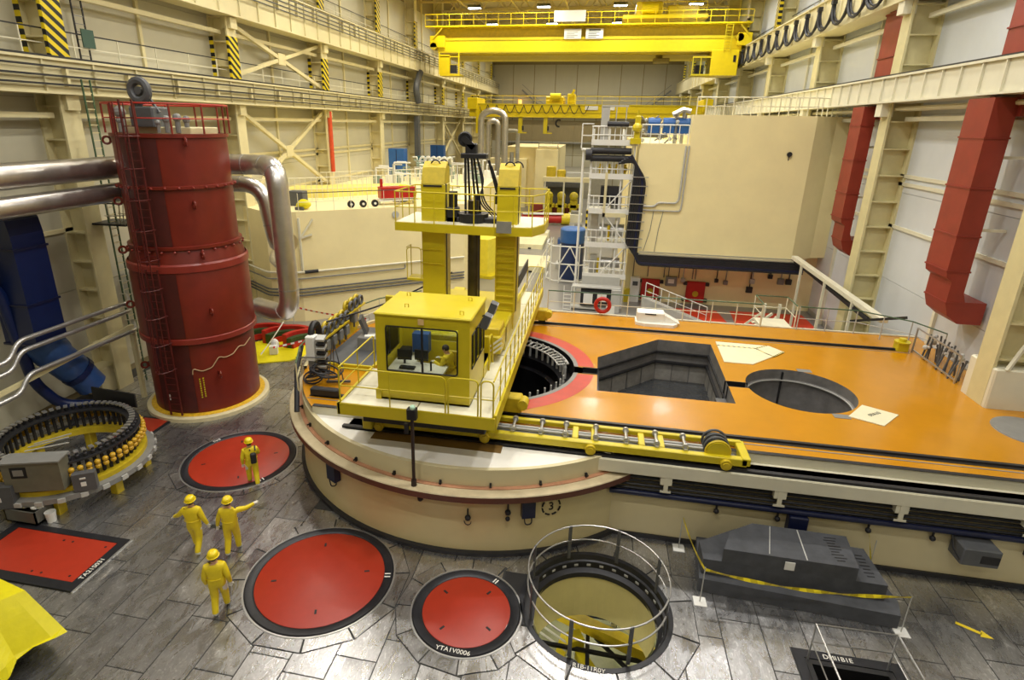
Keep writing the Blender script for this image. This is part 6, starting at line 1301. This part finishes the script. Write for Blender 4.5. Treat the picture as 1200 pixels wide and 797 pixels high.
rf = MB(); flat(rf, [[(9.2, 36.6), (14, 36.4), (14, 39.6), (9.4, 39.4)]], .02, -.01); one('floor_hatch_plate', rf, MATS['hatch_floor_red'], 'second red painted floor area near the right wall behind the railing', 'floor hatch', (11.5, 38, 0))
t = railing('stair_railing', [(3.3, 34.5, 1.9), (7.1, 35.2, .4)], 1.0, SIGNW, 'white sloping stair railing in front of the red wall hatches', .5); MB().prism_y([(3.2, 0), (7.2, 0), (7.2, .35), (3.2, 1.85)], 34.9, 35.6).build('stair', GREYL, t)
t = thing('trestle', 'white trestle frame on the red floor area behind the railing', 'frame', (9.0, 33, 0)); MB().bar((8.2, 33, .05), (10.3, 33.5, 1.8), .12).bar((9.4, 33, .05), (10.6, 33.6, 1.6), .12).bar((8.2, 34, .05), (10.0, 33.8, 1.9), .1).bar((9.8, 33.4, 0), (9.8, 33.4, 2.4), .14).bar((10.6, 33.4, 0), (10.6, 33.4, 2.4), .14).build('bars', STEELW, t); MB().ball((7.7, 33, .35), .3, 12, 8).build('yellow_ball', YELD, t, True)
# ================================================================== SCAFFOLD TOWER
t = thing('scaffold_tower', 'tall white scaffold tower with platforms against the left end of the concrete block', 'scaffold', (.8, 39.5, 0))
X_, Y_ = (-.5, .5, 1.4, 2.1), (38.2, 40.6)
pl_ = MB().cyl((0, 0, 0), (0, 0, 11.6), .055, 6).mesh('pole', SIGNW)
for x in X_:
    for y in Y_: piece('pole', pl_, t, (x, y, 0))
dk_ = MB().box(-.6, 2.25, 38.1, 40.7, -.08, .02).mesh('deck', mat('scaffold_deck', (206, 206, 196), .5, var=.1))
for z in (2.2, 4.3, 6.5, 8.7, 10.75): piece('deck', dk_, t, (0, 0, z))
ht = MB()
for z in (2.2, 4.3, 6.5, 8.7, 10.75):
    for h in (.5, 1.0): ht.cyl((-.6, 38.15, z + h), (2.2, 38.15, z + h), .04, 6).cyl((-.55, 38.15, z + h), (-.55, 40.6, z + h), .04, 6)
ht.build_each('guard_rail', SIGNW, t)
tb = MB()
for z in (2.2, 4.3, 6.5, 8.7, 10.75): tb.box(-.6, 2.25, 38.04, 38.1, z - .12, z + .22)
tb.build_each('toe_board', SIGNW, t)
pv = MB().cyl((0, 0, 0), (0, 0, 1.05), .03, 5).mesh('rail_post', SIGNW)
for z in (2.2, 4.3, 6.5, 8.7, 10.75):
    for k in range(9): piece('rail_post', pv, t, (-.55 + .34 * k, 38.14, z))
br_ = MB()
for k, z in enumerate((0.2, 2.3, 4.4, 6.6)): br_.cyl((.5 if k % 2 else 2.1, 38.12, z), (2.1 if k % 2 else .5, 38.12, z + 2.0), .045, 6)
br_.build_each('brace', SIGNW, t)
eq = MB().cyl((.3, 39, 5.2), (1.9, 39, 5.2), .42, 16).cyl((.4, 39, 3.0), (1.8, 39, 3.0), .35, 14).cbox(-.3, .2, 38.6, 39.2, 4.4, 6.3, .04).cbox(-.2, .3, 38.4, 38.9, 2.3, 3.6, .03).cbox(.9, 1.6, 38.6, 39.2, 6.6, 7.5, .04); eq.build_each('vessel', ALU, t, 1, True)
yv = MB()
for k in range(4): yv.cyl((.1 + .5 * k, 38.4, 8.8), (.1 + .5 * k, 38.4, 9.5), .1, 8).ball((.1 + .5 * k, 38.35, 9.2), .17, 8, 6)
yv.cyl((.4, 38.4, 2.4), (.4, 38.4, 3.4), .1, 6).cyl((.9, 38.4, 4.6), (.9, 38.4, 5.6), .1, 6); yv.build_each('yellow_valve', YELD, t, 2)
bkp = MB().cyl((-.6, 38.0, 9.85), (1.9, 38.0, 9.85), .2, 10).cyl((-.6, 38.0, 10.3), (1.9, 38.0, 10.3), .2, 10).cyl((-.9, 38.0, 10.05), (-.5, 38.0, 10.05), .35, 12).cyl((.3, 38, 11.9), (1.6, 38, 11.9), .15, 8).box(.2, 1.5, 38.3, 38.9, 6.9, 8.1); bkp.build_each('black_pipe', CABLE, t, 1, True)
MB().box(-.1, .4, 38.2, 38.8, 10.8, 13.0).box(-.1, 1.5, 38.15, 38.25, 12.9, 13.0).bar((1.4, 38.2, 12), (1.4, 38.2, 13), .06).bar((.8, 38.2, 12), (.8, 38.2, 13), .06).build('top_cabinet', GREYL, t)
MB().box(-1.2, -.5, 38.2, 39.2, 10.3, 10.4).bar((-1.2, 38.2, 10.4), (-1.2, 38.2, 11.9), .07).bar((-1.2, 38.2, 11.9), (-.5, 38.2, 11.9), .06).bar((-1.2, 38.2, 11.2), (-.5, 38.2, 11.2), .06).cyl((-1.05, 38.4, 0), (-1.05, 38.4, 10.3), .08, 6).build('side_cage', SIGNW, t)
ys = MB().box(.42, .58, 37.98, 38.06, 6.2, 9.0).box(.42, 1.9, 37.98, 38.06, 6.2, 6.45); ys.build('cream_beam', CREAM, t); MB().box(-.62, -.5, 37.98, 38.1, 5.4, 6.6).build('hazard_post', HAZ, t)
# blue cylinder in its white frame
t = thing('blue_cask', 'dark blue cylinder with lighter blue collar standing inside a white frame', 'cask', (-1.6, 46, 0)); MB().lathe(-1.65, 46, [(0, 0), (.95, 0), (.95, 2.9), (0, 2.9)], 32).build('body', mat('cask_blue', (26, 48, 96), .4), t, True); MB().lathe(-1.65, 46, [(.95, 2.9), (1.02, 2.95), (1.02, 3.95), (.9, 4.05), (0, 4.05)], 32).build('collar', BLUEB, t, True)
t = thing('cask_frame', 'white triangulated access frame around the blue cylinder', 'frame', (-1.9, 45, 0)); wf_ = MB()
for x, y in ((-3.6, 45), (-3.2, 44.3), (-2.5, 44.0), (-1.0, 44.0), (-.4, 44.4), (-3.4, 46.6)): wf_.cyl((x, y, 0), (x, y, 3.1), .05, 6)
for z in (.15, 1.5, 2.9): wf_.tube([(-3.6, 46.8, z), (-3.6, 45, z), (-3.0, 44.1, z), (-.9, 44.0, z), (-.3, 44.5, z)], .05, 6)
for a, b in (((-2.5, 1.5), (-1.75, 2.9)), ((-1.75, 2.9), (-1.0, 1.5)), ((-2.5, .15), (-1.75, 1.5)), ((-1.75, 1.5), (-1.0, .15))): wf_.cyl((a[0], 44, a[1]), (b[0], 44, b[1]), .05, 6)
wf_.build('frame', SIGNW, t)
t = thing('grey_workbench', 'grey steel workbench with white panels below the scaffold tower', 'workbench', (.2, 38, 0)); MB().cbox(-1.2, 2.0, 37.3, 38.0, 1.55, 1.65, .02).box(-.6, 1.9, 38.0, 38.05, 1.0, 2.2).cbox(1.4, 2.0, 37.2, 38, 0, 1.55, .02).box(-1.2, 1.4, 37.3, 38, .1, .2).build('bench', GREYL, t); MB().box(-.4, .2, 37.18, 37.24, .5, 1.2).box(.5, 1.1, 37.18, 37.24, .7, 1.2).build('panel', SIGNW, t); MB().box(-.6, 1.4, 37.5, 37.9, .3, 1.4).build('dark_inside', DARK, t)
lf = MB()
for x in (-1.7, -1.2): lf.bar((x, 37, 0), (x, 37, 1.7), .05)
for k in range(6): lf.bar((-1.7, 37, .25 * k + .1), (-1.2, 37, .25 * k + .1), .04)
one('step_ladder', lf, SIGNW, 'short white ladder leaning at the left end of the grey workbench', 'ladder', (-1.5, 37, 0))
one('signboard', MB().cbox(1.0, 1.5, 33, 33.05, .9, 1.7, .01).bar((1.25, 33.1, 0), (1.25, 33.1, .9), .05), SIGNW, 'small white notice board with blue mark behind the lifebuoy', 'sign', (1.2, 33, 0))
# ================================================================== FLOOR ITEMS DOWN THE HALL
sl_ = MB().box(-.7, .7, -.055, .055, 0, .12)
for lb, cx, cy, nn, st_ in (('large stack of cream planks on the hall floor right of the yellow columns', -6.6, 56.5, 3, 2.6), ('second stack of cream planks nearer, right of the yellow columns', -5.4, 47.0, 3, 1.0)):
    t = thing('plank_stack', lb, 'stack', (cx, cy, 0)); pmh = MB().box(-1.6, 1.6, -.18, .18, 0, .15).mesh('plank', mat('plank_cream', (226, 220, 182), .6, var=.08, rand=.08))
    for j in range(nn):
        for k in range(int(st_ * 10 / 2.6) + 8): piece('plank', pmh, t, (cx + .02 * j, cy + .42 * k, .16 * j))
    MB().box(cx - 1.5, cx - 1.2, cy - .3, cy - .2, .02, .14).box(cx + .2, cx + .5, cy - .3, cy - .2, .02, .14).build('bearer', BLACK, t)
t = thing('yellow_housing', 'pale yellow boxy machine housing on the floor behind the mast', 'housing', (-9.0, 45, 0)); MB().prism([(-10.6, 44.6), (-8.2, 44.0), (-7.4, 46.0), (-9.8, 46.8)], 0, 3.1).build('body', mat('housing_yellow', (230, 214, 60), .45), t); MB().prism([(-10.9, 44.2), (-7.8, 43.6), (-7.0, 46.2), (-9.8, 47)], 0, .25).build('base', YEL, t)
one('yellow_post_frame', MB().cbox(-7.6, -6.8, 46, 46.6, 0, 2.6, .03).cyl((-7.2, 45.9, 1.3), (-7.2, 46, 1.3), .25, 12), YEL, 'yellow cabinet right behind the pale yellow housing', 'cabinet', (-7.2, 46, 0))
t = thing('red_tube', 'long red tube with yellow end cap and white top lying on the hall floor', 'tube', (-5.5, 71.5, 0)); MB().cyl((-9, 71, .7), (-4.2, 72, .7), .55, 14).build('tube', REDBOX, t, True); MB().cyl((-4.2, 72, .7), (-3.2, 72.2, .7), .7, 14).build('end_cap', YEL, t, True); MB().obox((-6.4, 71.4, 1.35), (5, .7, .15), .2).build('top', SIGNW, t)
for k in range(3): one('yellow_pump', MB().cbox(-7.0 + 1.7 * k, -6.0 + 1.7 * k, 80, 81, 0, 2.6, .1).cbox(-7.3 + 1.7 * k, -5.7 + 1.7 * k, 80, 81, 1.0, 1.5, .1).ball((-6.5 + 1.7 * k, 80, 2.6), .6, 10, 6), YEL, ('left', 'middle', 'right')[k] + ' yellow pump machine of the row on the far hall floor', 'machine', (-6.5 + 1.7 * k, 80, 0))
one('red_pump_base', MB().cbox(-9, -2.5, 81.2, 82, 0, 1.2, .05), DUCTR, 'dark red pipe behind the row of yellow pumps', 'pipe', (-6, 81.5, .5))
one('machine_bed', MB().cbox(-7.5, -2.0, 82.5, 84, 3.5, 4.2, .05).cbox(-7, -2.4, 83, 84, 0, 3.5, .05), GREYD, 'dark machine frame above the yellow pumps', 'machine', (-4.7, 83, 0))
t = thing('white_table', 'long pale gantry table with yellow and grey parts on top far down the hall', 'table', (-3.5, 78, 0)); MB().cbox(-7.2, -1, 77.5, 79, 4.7, 5.3, .05).build('top', CREAM, t)
for x in (-7, -4.5, -2, -1.2): MB().box(x, x + .2, 77.6, 77.8, 0, 4.7).build('leg', STEELW, t)
MB().cbox(-6.8, -5.6, 77.8, 78.8, 5.3, 6.6, .1).cbox(-5.4, -4.3, 77.8, 78.8, 5.3, 6.2, .1).build('yellow_unit', YELD, t); MB().box(-4.2, -1.2, 77.8, 78.8, 5.3, 5.9).build('grey_unit', GREYL, t)
fb_ = struct('far_block', MB().box(-14.0, -6.0, 88, 105, 0, 8.6).box(-9.2, -6.0, 86, 88, 0, 8.4).box(-16, -10.5, 86, 88, 0, 7), CREAM2)
one('grey_hall_floor_strip', MB().box(-9, 2, 100, 118, .0, 4.0), mat('far_grey', (150, 146, 130), .6), 'pale grey low structure at the far end of the hall', 'structure', (-3, 110, 0))
big_pipe('far metal-clad pipe arch rising behind the mast top', [(-16.1, 80, 0), (-16.1, 80, 13.0), (-14.4, 80, 13.6), (-12.8, 80, 13.0), (-12.8, 80, 0)], .42, 1.7)
big_pipe('small inner metal-clad pipe arch behind the mast top', [(-15.5, 82, 0), (-15.5, 82, 12.2), (-14.1, 82, 12.2), (-14.1, 82, 0)], .35, .9)
big_pipe('grey pipe bend on top of the far concrete block', [(-13.8, 87, 6.9), (-13.8, 87, 10.9), (-12.0, 87, 10.9), (-12.0, 87, 6.9)], .3, .6, GREYL)
one('far_pipe', MB().cyl((-12.4, 84, 0), (-12.4, 84, 8), .3, 10).cyl((-11.6, 84, 0), (-11.6, 84, 8), .22, 10), ALU, 'pair of vertical pipes in front of the far concrete block', 'pipe', (-12, 84, 0))
one('far_railing', MB().box(-9, -8.9, 87.5, 87.6, 8.4, 9.3).box(-6.2, -6.1, 87.5, 87.6, 8.4, 9.3).box(-9, -6, 87.5, 87.6, 9.2, 9.35).box(-9, -6, 87.5, 87.6, 8.7, 8.8), GREYL, 'grey railing on top of the far concrete block', 'railing', (-8, 87.5, 8.6))
for k, (x, y, s_, c, cn) in enumerate(((-2.6, 49, .5, GREYL, 'light grey'), (-5.6, 62, .8, STEELW, 'white'), (-2.2, 56, .6, GREYD, 'dark grey'), (-3.2, 60, .5, BLUEL, 'blue'), (-1.8, 66, .8, GREYL, 'pale grey'), (-6.2, 66, .7, YELD, 'yellow'), (-2.6, 75, .9, STEELW, 'cream'), (-5.5, 92, 1.0, YELD, 'ochre'))):
    t = thing('floor_crate', cn + ' equipment crate, number %s in distance among crates on the far hall floor' % ('one', 'four', 'two', 'three', 'five', 'six', 'seven', 'eight')[k], 'crate', (x, y, 0))
    MB().cbox(x - s_, x + s_, y - s_, y + s_, 0, s_ * 1.1, .05).build('body', c, t); MB().cbox(x - s_ * .6, x + s_ * .5, y - s_ * .6, y + s_ * .6, s_ * 1.1, s_ * 1.5, .04).build('top', GREY, t)
railing('hall_railing', [(-4.5, 33, 0), (-4.5, 42, 0), (-4.0, 58, 0)], 1.0, STEELW, 'low white railing along the hall floor left of the scaffold', 2.0)
railing('hall_railing', [(-5.5, 30.5, 0), (2.2, 31, 0)], 1.0, GREYL, 'grey railing across the hall floor behind the rear platform railing', 2.0)
# ================================================================== LEFT CONCRETE BLOCK
A = Vector((-17.2, 30.95)); d = Vector((.8, .6)); B = A + d * 10.75
poly = [(A.x, A.y), (B.x, B.y), (B.x - 1.5, 60), (-21.9, 60), (-21.9, 32.5), (-19.0, 30.6)]
lb_ = struct('left_block', MB().prism(poly, 0, 6.75), CREAM2)
nv = Vector((d.y, -d.x)); fp = lambda s_, z, o=.08: (A.x + d.x * s_ + nv.x * o, A.y + d.y * s_ + nv.y * o, z)
for k, (z, r, m) in enumerate(((3.15, .07, STEELW), (2.75, .045, GREY), (2.1, .05, GREYD), (1.9, .045, GREYD), (1.7, .05, GREYD))):
    one('wall_pipe', MB().tube(bend([(-21.8, 32.3, z), (-19.1, 30.45, z), fp(-.1, z, .12), fp(10.7 if k != 1 else 6.5, z + .05, .12)] + ([fp(6.5, z + .3, .12)] if k == 1 else []), .3), r, 6), m, ('topmost pale', 'second', 'third', 'fourth', 'lowest') [k] + ' horizontal pipe along the left concrete block face', 'pipe', fp(0, z), smooth=True)
one('pipe_sleeve', MB().cyl(fp(.2, 3.15, .12), fp(1.0, 3.16, .12), .1, 10), BLACK, 'black sleeve on the topmost pipe of the left block', 'sleeve', fp(.5, 3.1))
t = thing('wall_bracket', 'cream bracket frame standing on the left block corner behind the clad pipe', 'bracket', fp(.2, 3)); MB().bar(fp(.1, 3.2, .1), fp(.1, 6.4, .1), .12).bar(fp(.1, 5.2, .1), fp(.9, 6.3, .1), .1).bar(fp(.1, 5.2, .1), fp(.8, 5.4, .1), .1).build('bars', STEELW, t)
one('wall_gauge', MB().cyl(fp(4.9, 5.9, .0), fp(4.9, 5.9, .1), .22, 16), GREYL, 'round pale ventilation grille on the left block face near the yellow column', 'grille', fp(4.9, 5.9)) if False else one('wall_gauge', MB().cyl(fp(6.0, 6.3, .0), fp(6.0, 6.3, .1), .22, 16), GREYL, 'round pale ventilation grille on the left block face near the yellow column', 'grille', fp(6.0, 6.3))
ztop = 6.75
railing('block_railing', [fp(.2, ztop, -.15), fp(10.5, ztop, -.15)], 1.05, STEELW, 'thin white railing along the front edge of the left concrete block', 1.0, DARK, r=.022)
railing('block_railing', [(-21.5, 33.2, ztop), (-17.8, 36.5, ztop), (-12.5, 41.5, ztop)], 1.5, STEELW, 'tall cream balustrade on the left block roof before the yellow covers', .35, r=.022)
railing('block_railing', [(-21.0, 42, ztop), (-13.5, 50, ztop), (-12, 52, ztop)], 1.3, STEELW, 'rear cream balustrade on the left block roof', .5, r=.022)
one('yellow_roof_cover', MB().prism([(-21.5, 36.5), (-18.5, 37.5), (-14.5, 42.2), (-15, 43.2), (-21.5, 39)], ztop, ztop + .6), mat('cover_pale_yellow', (232, 220, 120), .5), 'long pale yellow cover on the left block roof behind the balustrade', 'cover', (-18, 39, ztop))
t = thing('red_crate', 'open dark red crate on a white frame on the left block roof', 'crate', fp(6.5, ztop, -1.5)); c_ = fp(6.6, ztop + .75, -1.4); MB().obox(c_, (2.3, .9, .7), .6).build('crate', REDBOX, t); MB().obox((c_[0], c_[1], ztop + .3), (2.6, .8, .12), .6).obox((c_[0] - 1, c_[1] - .6, ztop + .15), (.1, .1, .3), .6).obox((c_[0] + .9, c_[1] + .6, ztop + .15), (.1, .1, .3), .6).build('frame', SIGNW, t); MB().cyl((c_[0] - .9, c_[1] - .4, ztop + 1.1), (c_[0] - .9, c_[1] - .4, ztop + 1.6), .1, 8).build('spout', REDBOX, t)
t = thing('wheel_set', 'row of dark wheels with white hubs on the left block roof edge', 'wheels', fp(4.2, ztop, -.8))
for k in range(3): p = fp(3.4 + .75 * k, ztop + .22, -.7); q = fp(3.4 + .75 * k, ztop + .22, -.55); MB().cyl(p, q, .22, 14).build('wheel', DARK, t, True); MB().cyl(q, fp(3.4 + .75 * k, ztop + .22, -.5), .08, 10).build('hub', SIGNW, t)
for lb, s_, o, r in (('yellow wrapped round bundle on the left block roof at the left end', .6, -.9, .42), ('yellow domed cover on the left block roof behind the red crate', 7.6, -2.8, .75), ('yellow wrapped heap on the left block roof by the yellow column', 9.6, -1.8, .8)):
    p = fp(s_, ztop, o); t = thing('yellow_bundle', lb, 'bundle', p); m_ = MB(); m_.ball((p[0], p[1], ztop + r * .7), (r, r, r * .75), 14, 9)
    m_.v = [(x + .06 * math.sin(7 * z + 3 * y), y + .06 * math.sin(5 * x), max(z, ztop)) for x, y, z in m_.v]; m_.build('wrap', TARPY, t, True); MB().box(p[0] - r * .8, p[0] + r * .5, p[1] - r, p[1] - r * .8, ztop, ztop + .18).build('pallet', GREYD, t)
one('dark_locker', MB().cbox(-18.9, -17.9, 33.2, 33.9, ztop, ztop + .9, .03), GREYD, 'dark locker on the left block roof behind the clad pipe', 'cabinet', (-18.4, 33.5, ztop))
for lb, x, y, w_, h in (('large blue cabinet on the left block roof by the hall wall', -19.6, 55.5, 1.6, 2.6), ('second blue cabinet farther along the hall wall', -19.8, 71, 1.7, 2.2)): 
    t = thing('blue_cabinet', lb, 'cabinet', (x, y, ztop if y < 60 else 0)); zb = ztop if y < 60 else 0; zt = (ztop + h) if y < 60 else 9.2; MB().cbox(x - w_ / 2, x + w_ / 2, y, y + 1, zb, zt, .03).build('body', BLUEB, t); MB().box(x - .03, x + .03, y - .02, y, zb + .1, zt - .1).build('door_gap', NAVY, t)
one('teal_cabinet', MB().cbox(-18.4, -17.5, 58, 59, ztop, ztop + 1.8, .03), mat('teal', (30, 84, 92), .45), 'dark teal cabinet on the left block roof right of the blue cabinet', 'cabinet', (-18, 58, ztop))
rng = random.Random(21)
t = thing('roof_pipework', 'maze of white and grey pipes on the left block roof behind the railings', 'pipework', (-14, 46, ztop)); a_ = MB(); b_ = MB(); c_ = MB()
for k in range(60):
    x, y = rng.uniform(-18, -9.5), rng.uniform(44, 58); h = rng.uniform(.6, 1.9); (a_, b_, c_)[k % 3].cyl((x, y, ztop), (x, y, ztop + h), .07, 5); (a_, b_, c_)[k % 3].cyl((x, y, ztop + h), (x + rng.uniform(-1.5, 1.5), y, ztop + h), .07, 5)
    if k % 2: (c_, a_)[k % 4 == 1].cbox(x - .3, x + .3, y, y + .5, ztop, ztop + h * .6, .03)
for q_ in (a_.build('white_pipes', SIGNW, t), b_.build('grey_pipes', GREYL, t), c_.build('green_grey_pipes', mat('pipe_sage', (132, 150, 138), .5), t)): q_['kind'] = 'stuff'
t = thing('pipe_rack', 'white rounded pipe rack on the left block roof near the hall wall', 'rack', (-16, 57, ztop)); 
for k in range(6): MB().tube(bend([(-17.5 + .55 * k, 56.5, ztop), (-17.5 + .55 * k, 56.5, ztop + 1.7), (-17.1 + .55 * k, 56.5, ztop + 1.9), (-17.1 + .55 * k, 57.5, ztop + .5)], .3), .12, 6).build('pipe', SIGNW, t, True)
# grey cases between the left block and the machine
for lb, x, y, w_, h, c in (('pale grey transparent-sided case row behind the red valve', -9.2, 29.5, 1.6, 1.6, GREYL), ('second pale grey case right of the case row', -7.2, 29.9, 1.4, 1.5, GREYL)): 
    t = thing('equipment_case', lb, 'case', (x, y, 0)); MB().cbox(x - w_, x + w_ * .8, y, y + 1, 0, h, .04).build('body', c, t); MB().box(x - w_ * .9, x + w_ * .7, y - .02, y, h * .55, h * .6).build('seam', GREY, t); MB().cbox(x - w_ * .9, x + w_ * .6, y + .1, y + .9, h, h + .15, .03).build('lid', SIGNW, t)
one('red_flask', MB().lathe(-7.6, 34, [(0, 0), (.3, 0), (.3, .9), (.2, 1.2), (0, 1.25)], 14), REDBOX, 'small red vessel seen between the yellow column and the mast', 'vessel', (-7.6, 34, 0), smooth=True)
# ================================================================== YELLOW MAT WITH HOSES (left of the deck)
t = thing('yellow_mat', 'yellow plastic mat on the floor right of the red tank', 'mat', (-16.5, 26, 0)); MB().prism([(-18.6, 26.6), (-16.6, 24.2), (-15.0, 25.0), (-13.5, 27.8), (-16.0, 29.0)], 0, .05).build('mat', TARPY, t)
for k, (x, y, rz) in enumerate(((-18.0, 27.6, .5), (-16.6, 27.6, .5), (-15.2, 27.3, .55))):
    lb = ('left', 'middle', 'right')[k] + ' red and green segment tool lying on the yellow mat'
    t = thing('segment_tool', lb, 'tool', (x, y, .05)); M = Matrix.Translation((x, y, .05)) @ Matrix.Rotation(rz, 4, 'Z')
    def arcprism(r0, r1, z0, z1, m, nm):
        pl = [(r1 * math.cos(a) , r1 * math.sin(a) - 1.0) for a in [PI * .2 + PI * .6 * q / 10 for q in range(11)]] + [(r0 * math.cos(a), r0 * math.sin(a) - 1.0) for a in [PI * .8 - PI * .6 * q / 10 for q in range(11)]]
        mb = MB().prism(pl, z0, z1); mb.v = [tuple(M @ Vector(v)) for v in mb.v]; mb.build(nm, m, t)
    arcprism(1.0, 1.35, 0, .55, OLIVE, 'green_core'); arcprism(1.3, 1.55, 0, .75, REDBOX, 'red_back'); arcprism(.9, 1.06, 0, .3, REDBOX, 'red_foot')
    p = M @ Vector((.75, -.45, .2)); MB().ball(tuple(p), .2, 10, 7).build('end_knob', BLACK, t, True)
one('plastic_bundle', MB().ball((-16.3, 25.9, .5), (.22, .22, .3), 10, 7).obox((-16.2, 25.6, .3), (.4, .3, .45), .4), SIGNW, 'white plastic-wrapped bundle standing on the yellow mat', 'bundle', (-16.3, 25.8, .05))
one('barrier_tape', tape([(-14.7, 22.6, 1.0), (-16.2, 26.0, 1.05), (-19.2, 30.2, 1.0)] if False else sag((-15.2, 22.9, 1.2), (-17.2, 29.6, 1.4), .1, 8) + sag((-17.2, 29.6, 1.4), (-12.3, 29.3, 1.1), .12, 10) + sag((-12.3, 29.3, 1.1), (-15.4, 24.3, 1.0), .15, 10), .1), RWT, 'red and white barrier tape strung around the yellow mat', 'tape', (-15.5, 26, 1))
for lb, x, y in (('thin post carrying barrier tape near the left block corner', -17.2, 29.6), ('thin post carrying barrier tape by the deck railing', -12.3, 29.3)): one('barrier_post', MB().cyl((x, y, 0), (x, y, 1.4), .025, 6).disc(x, y, .2, 0, .03, 12), GREYL, lb, 'post', (x, y, 0))
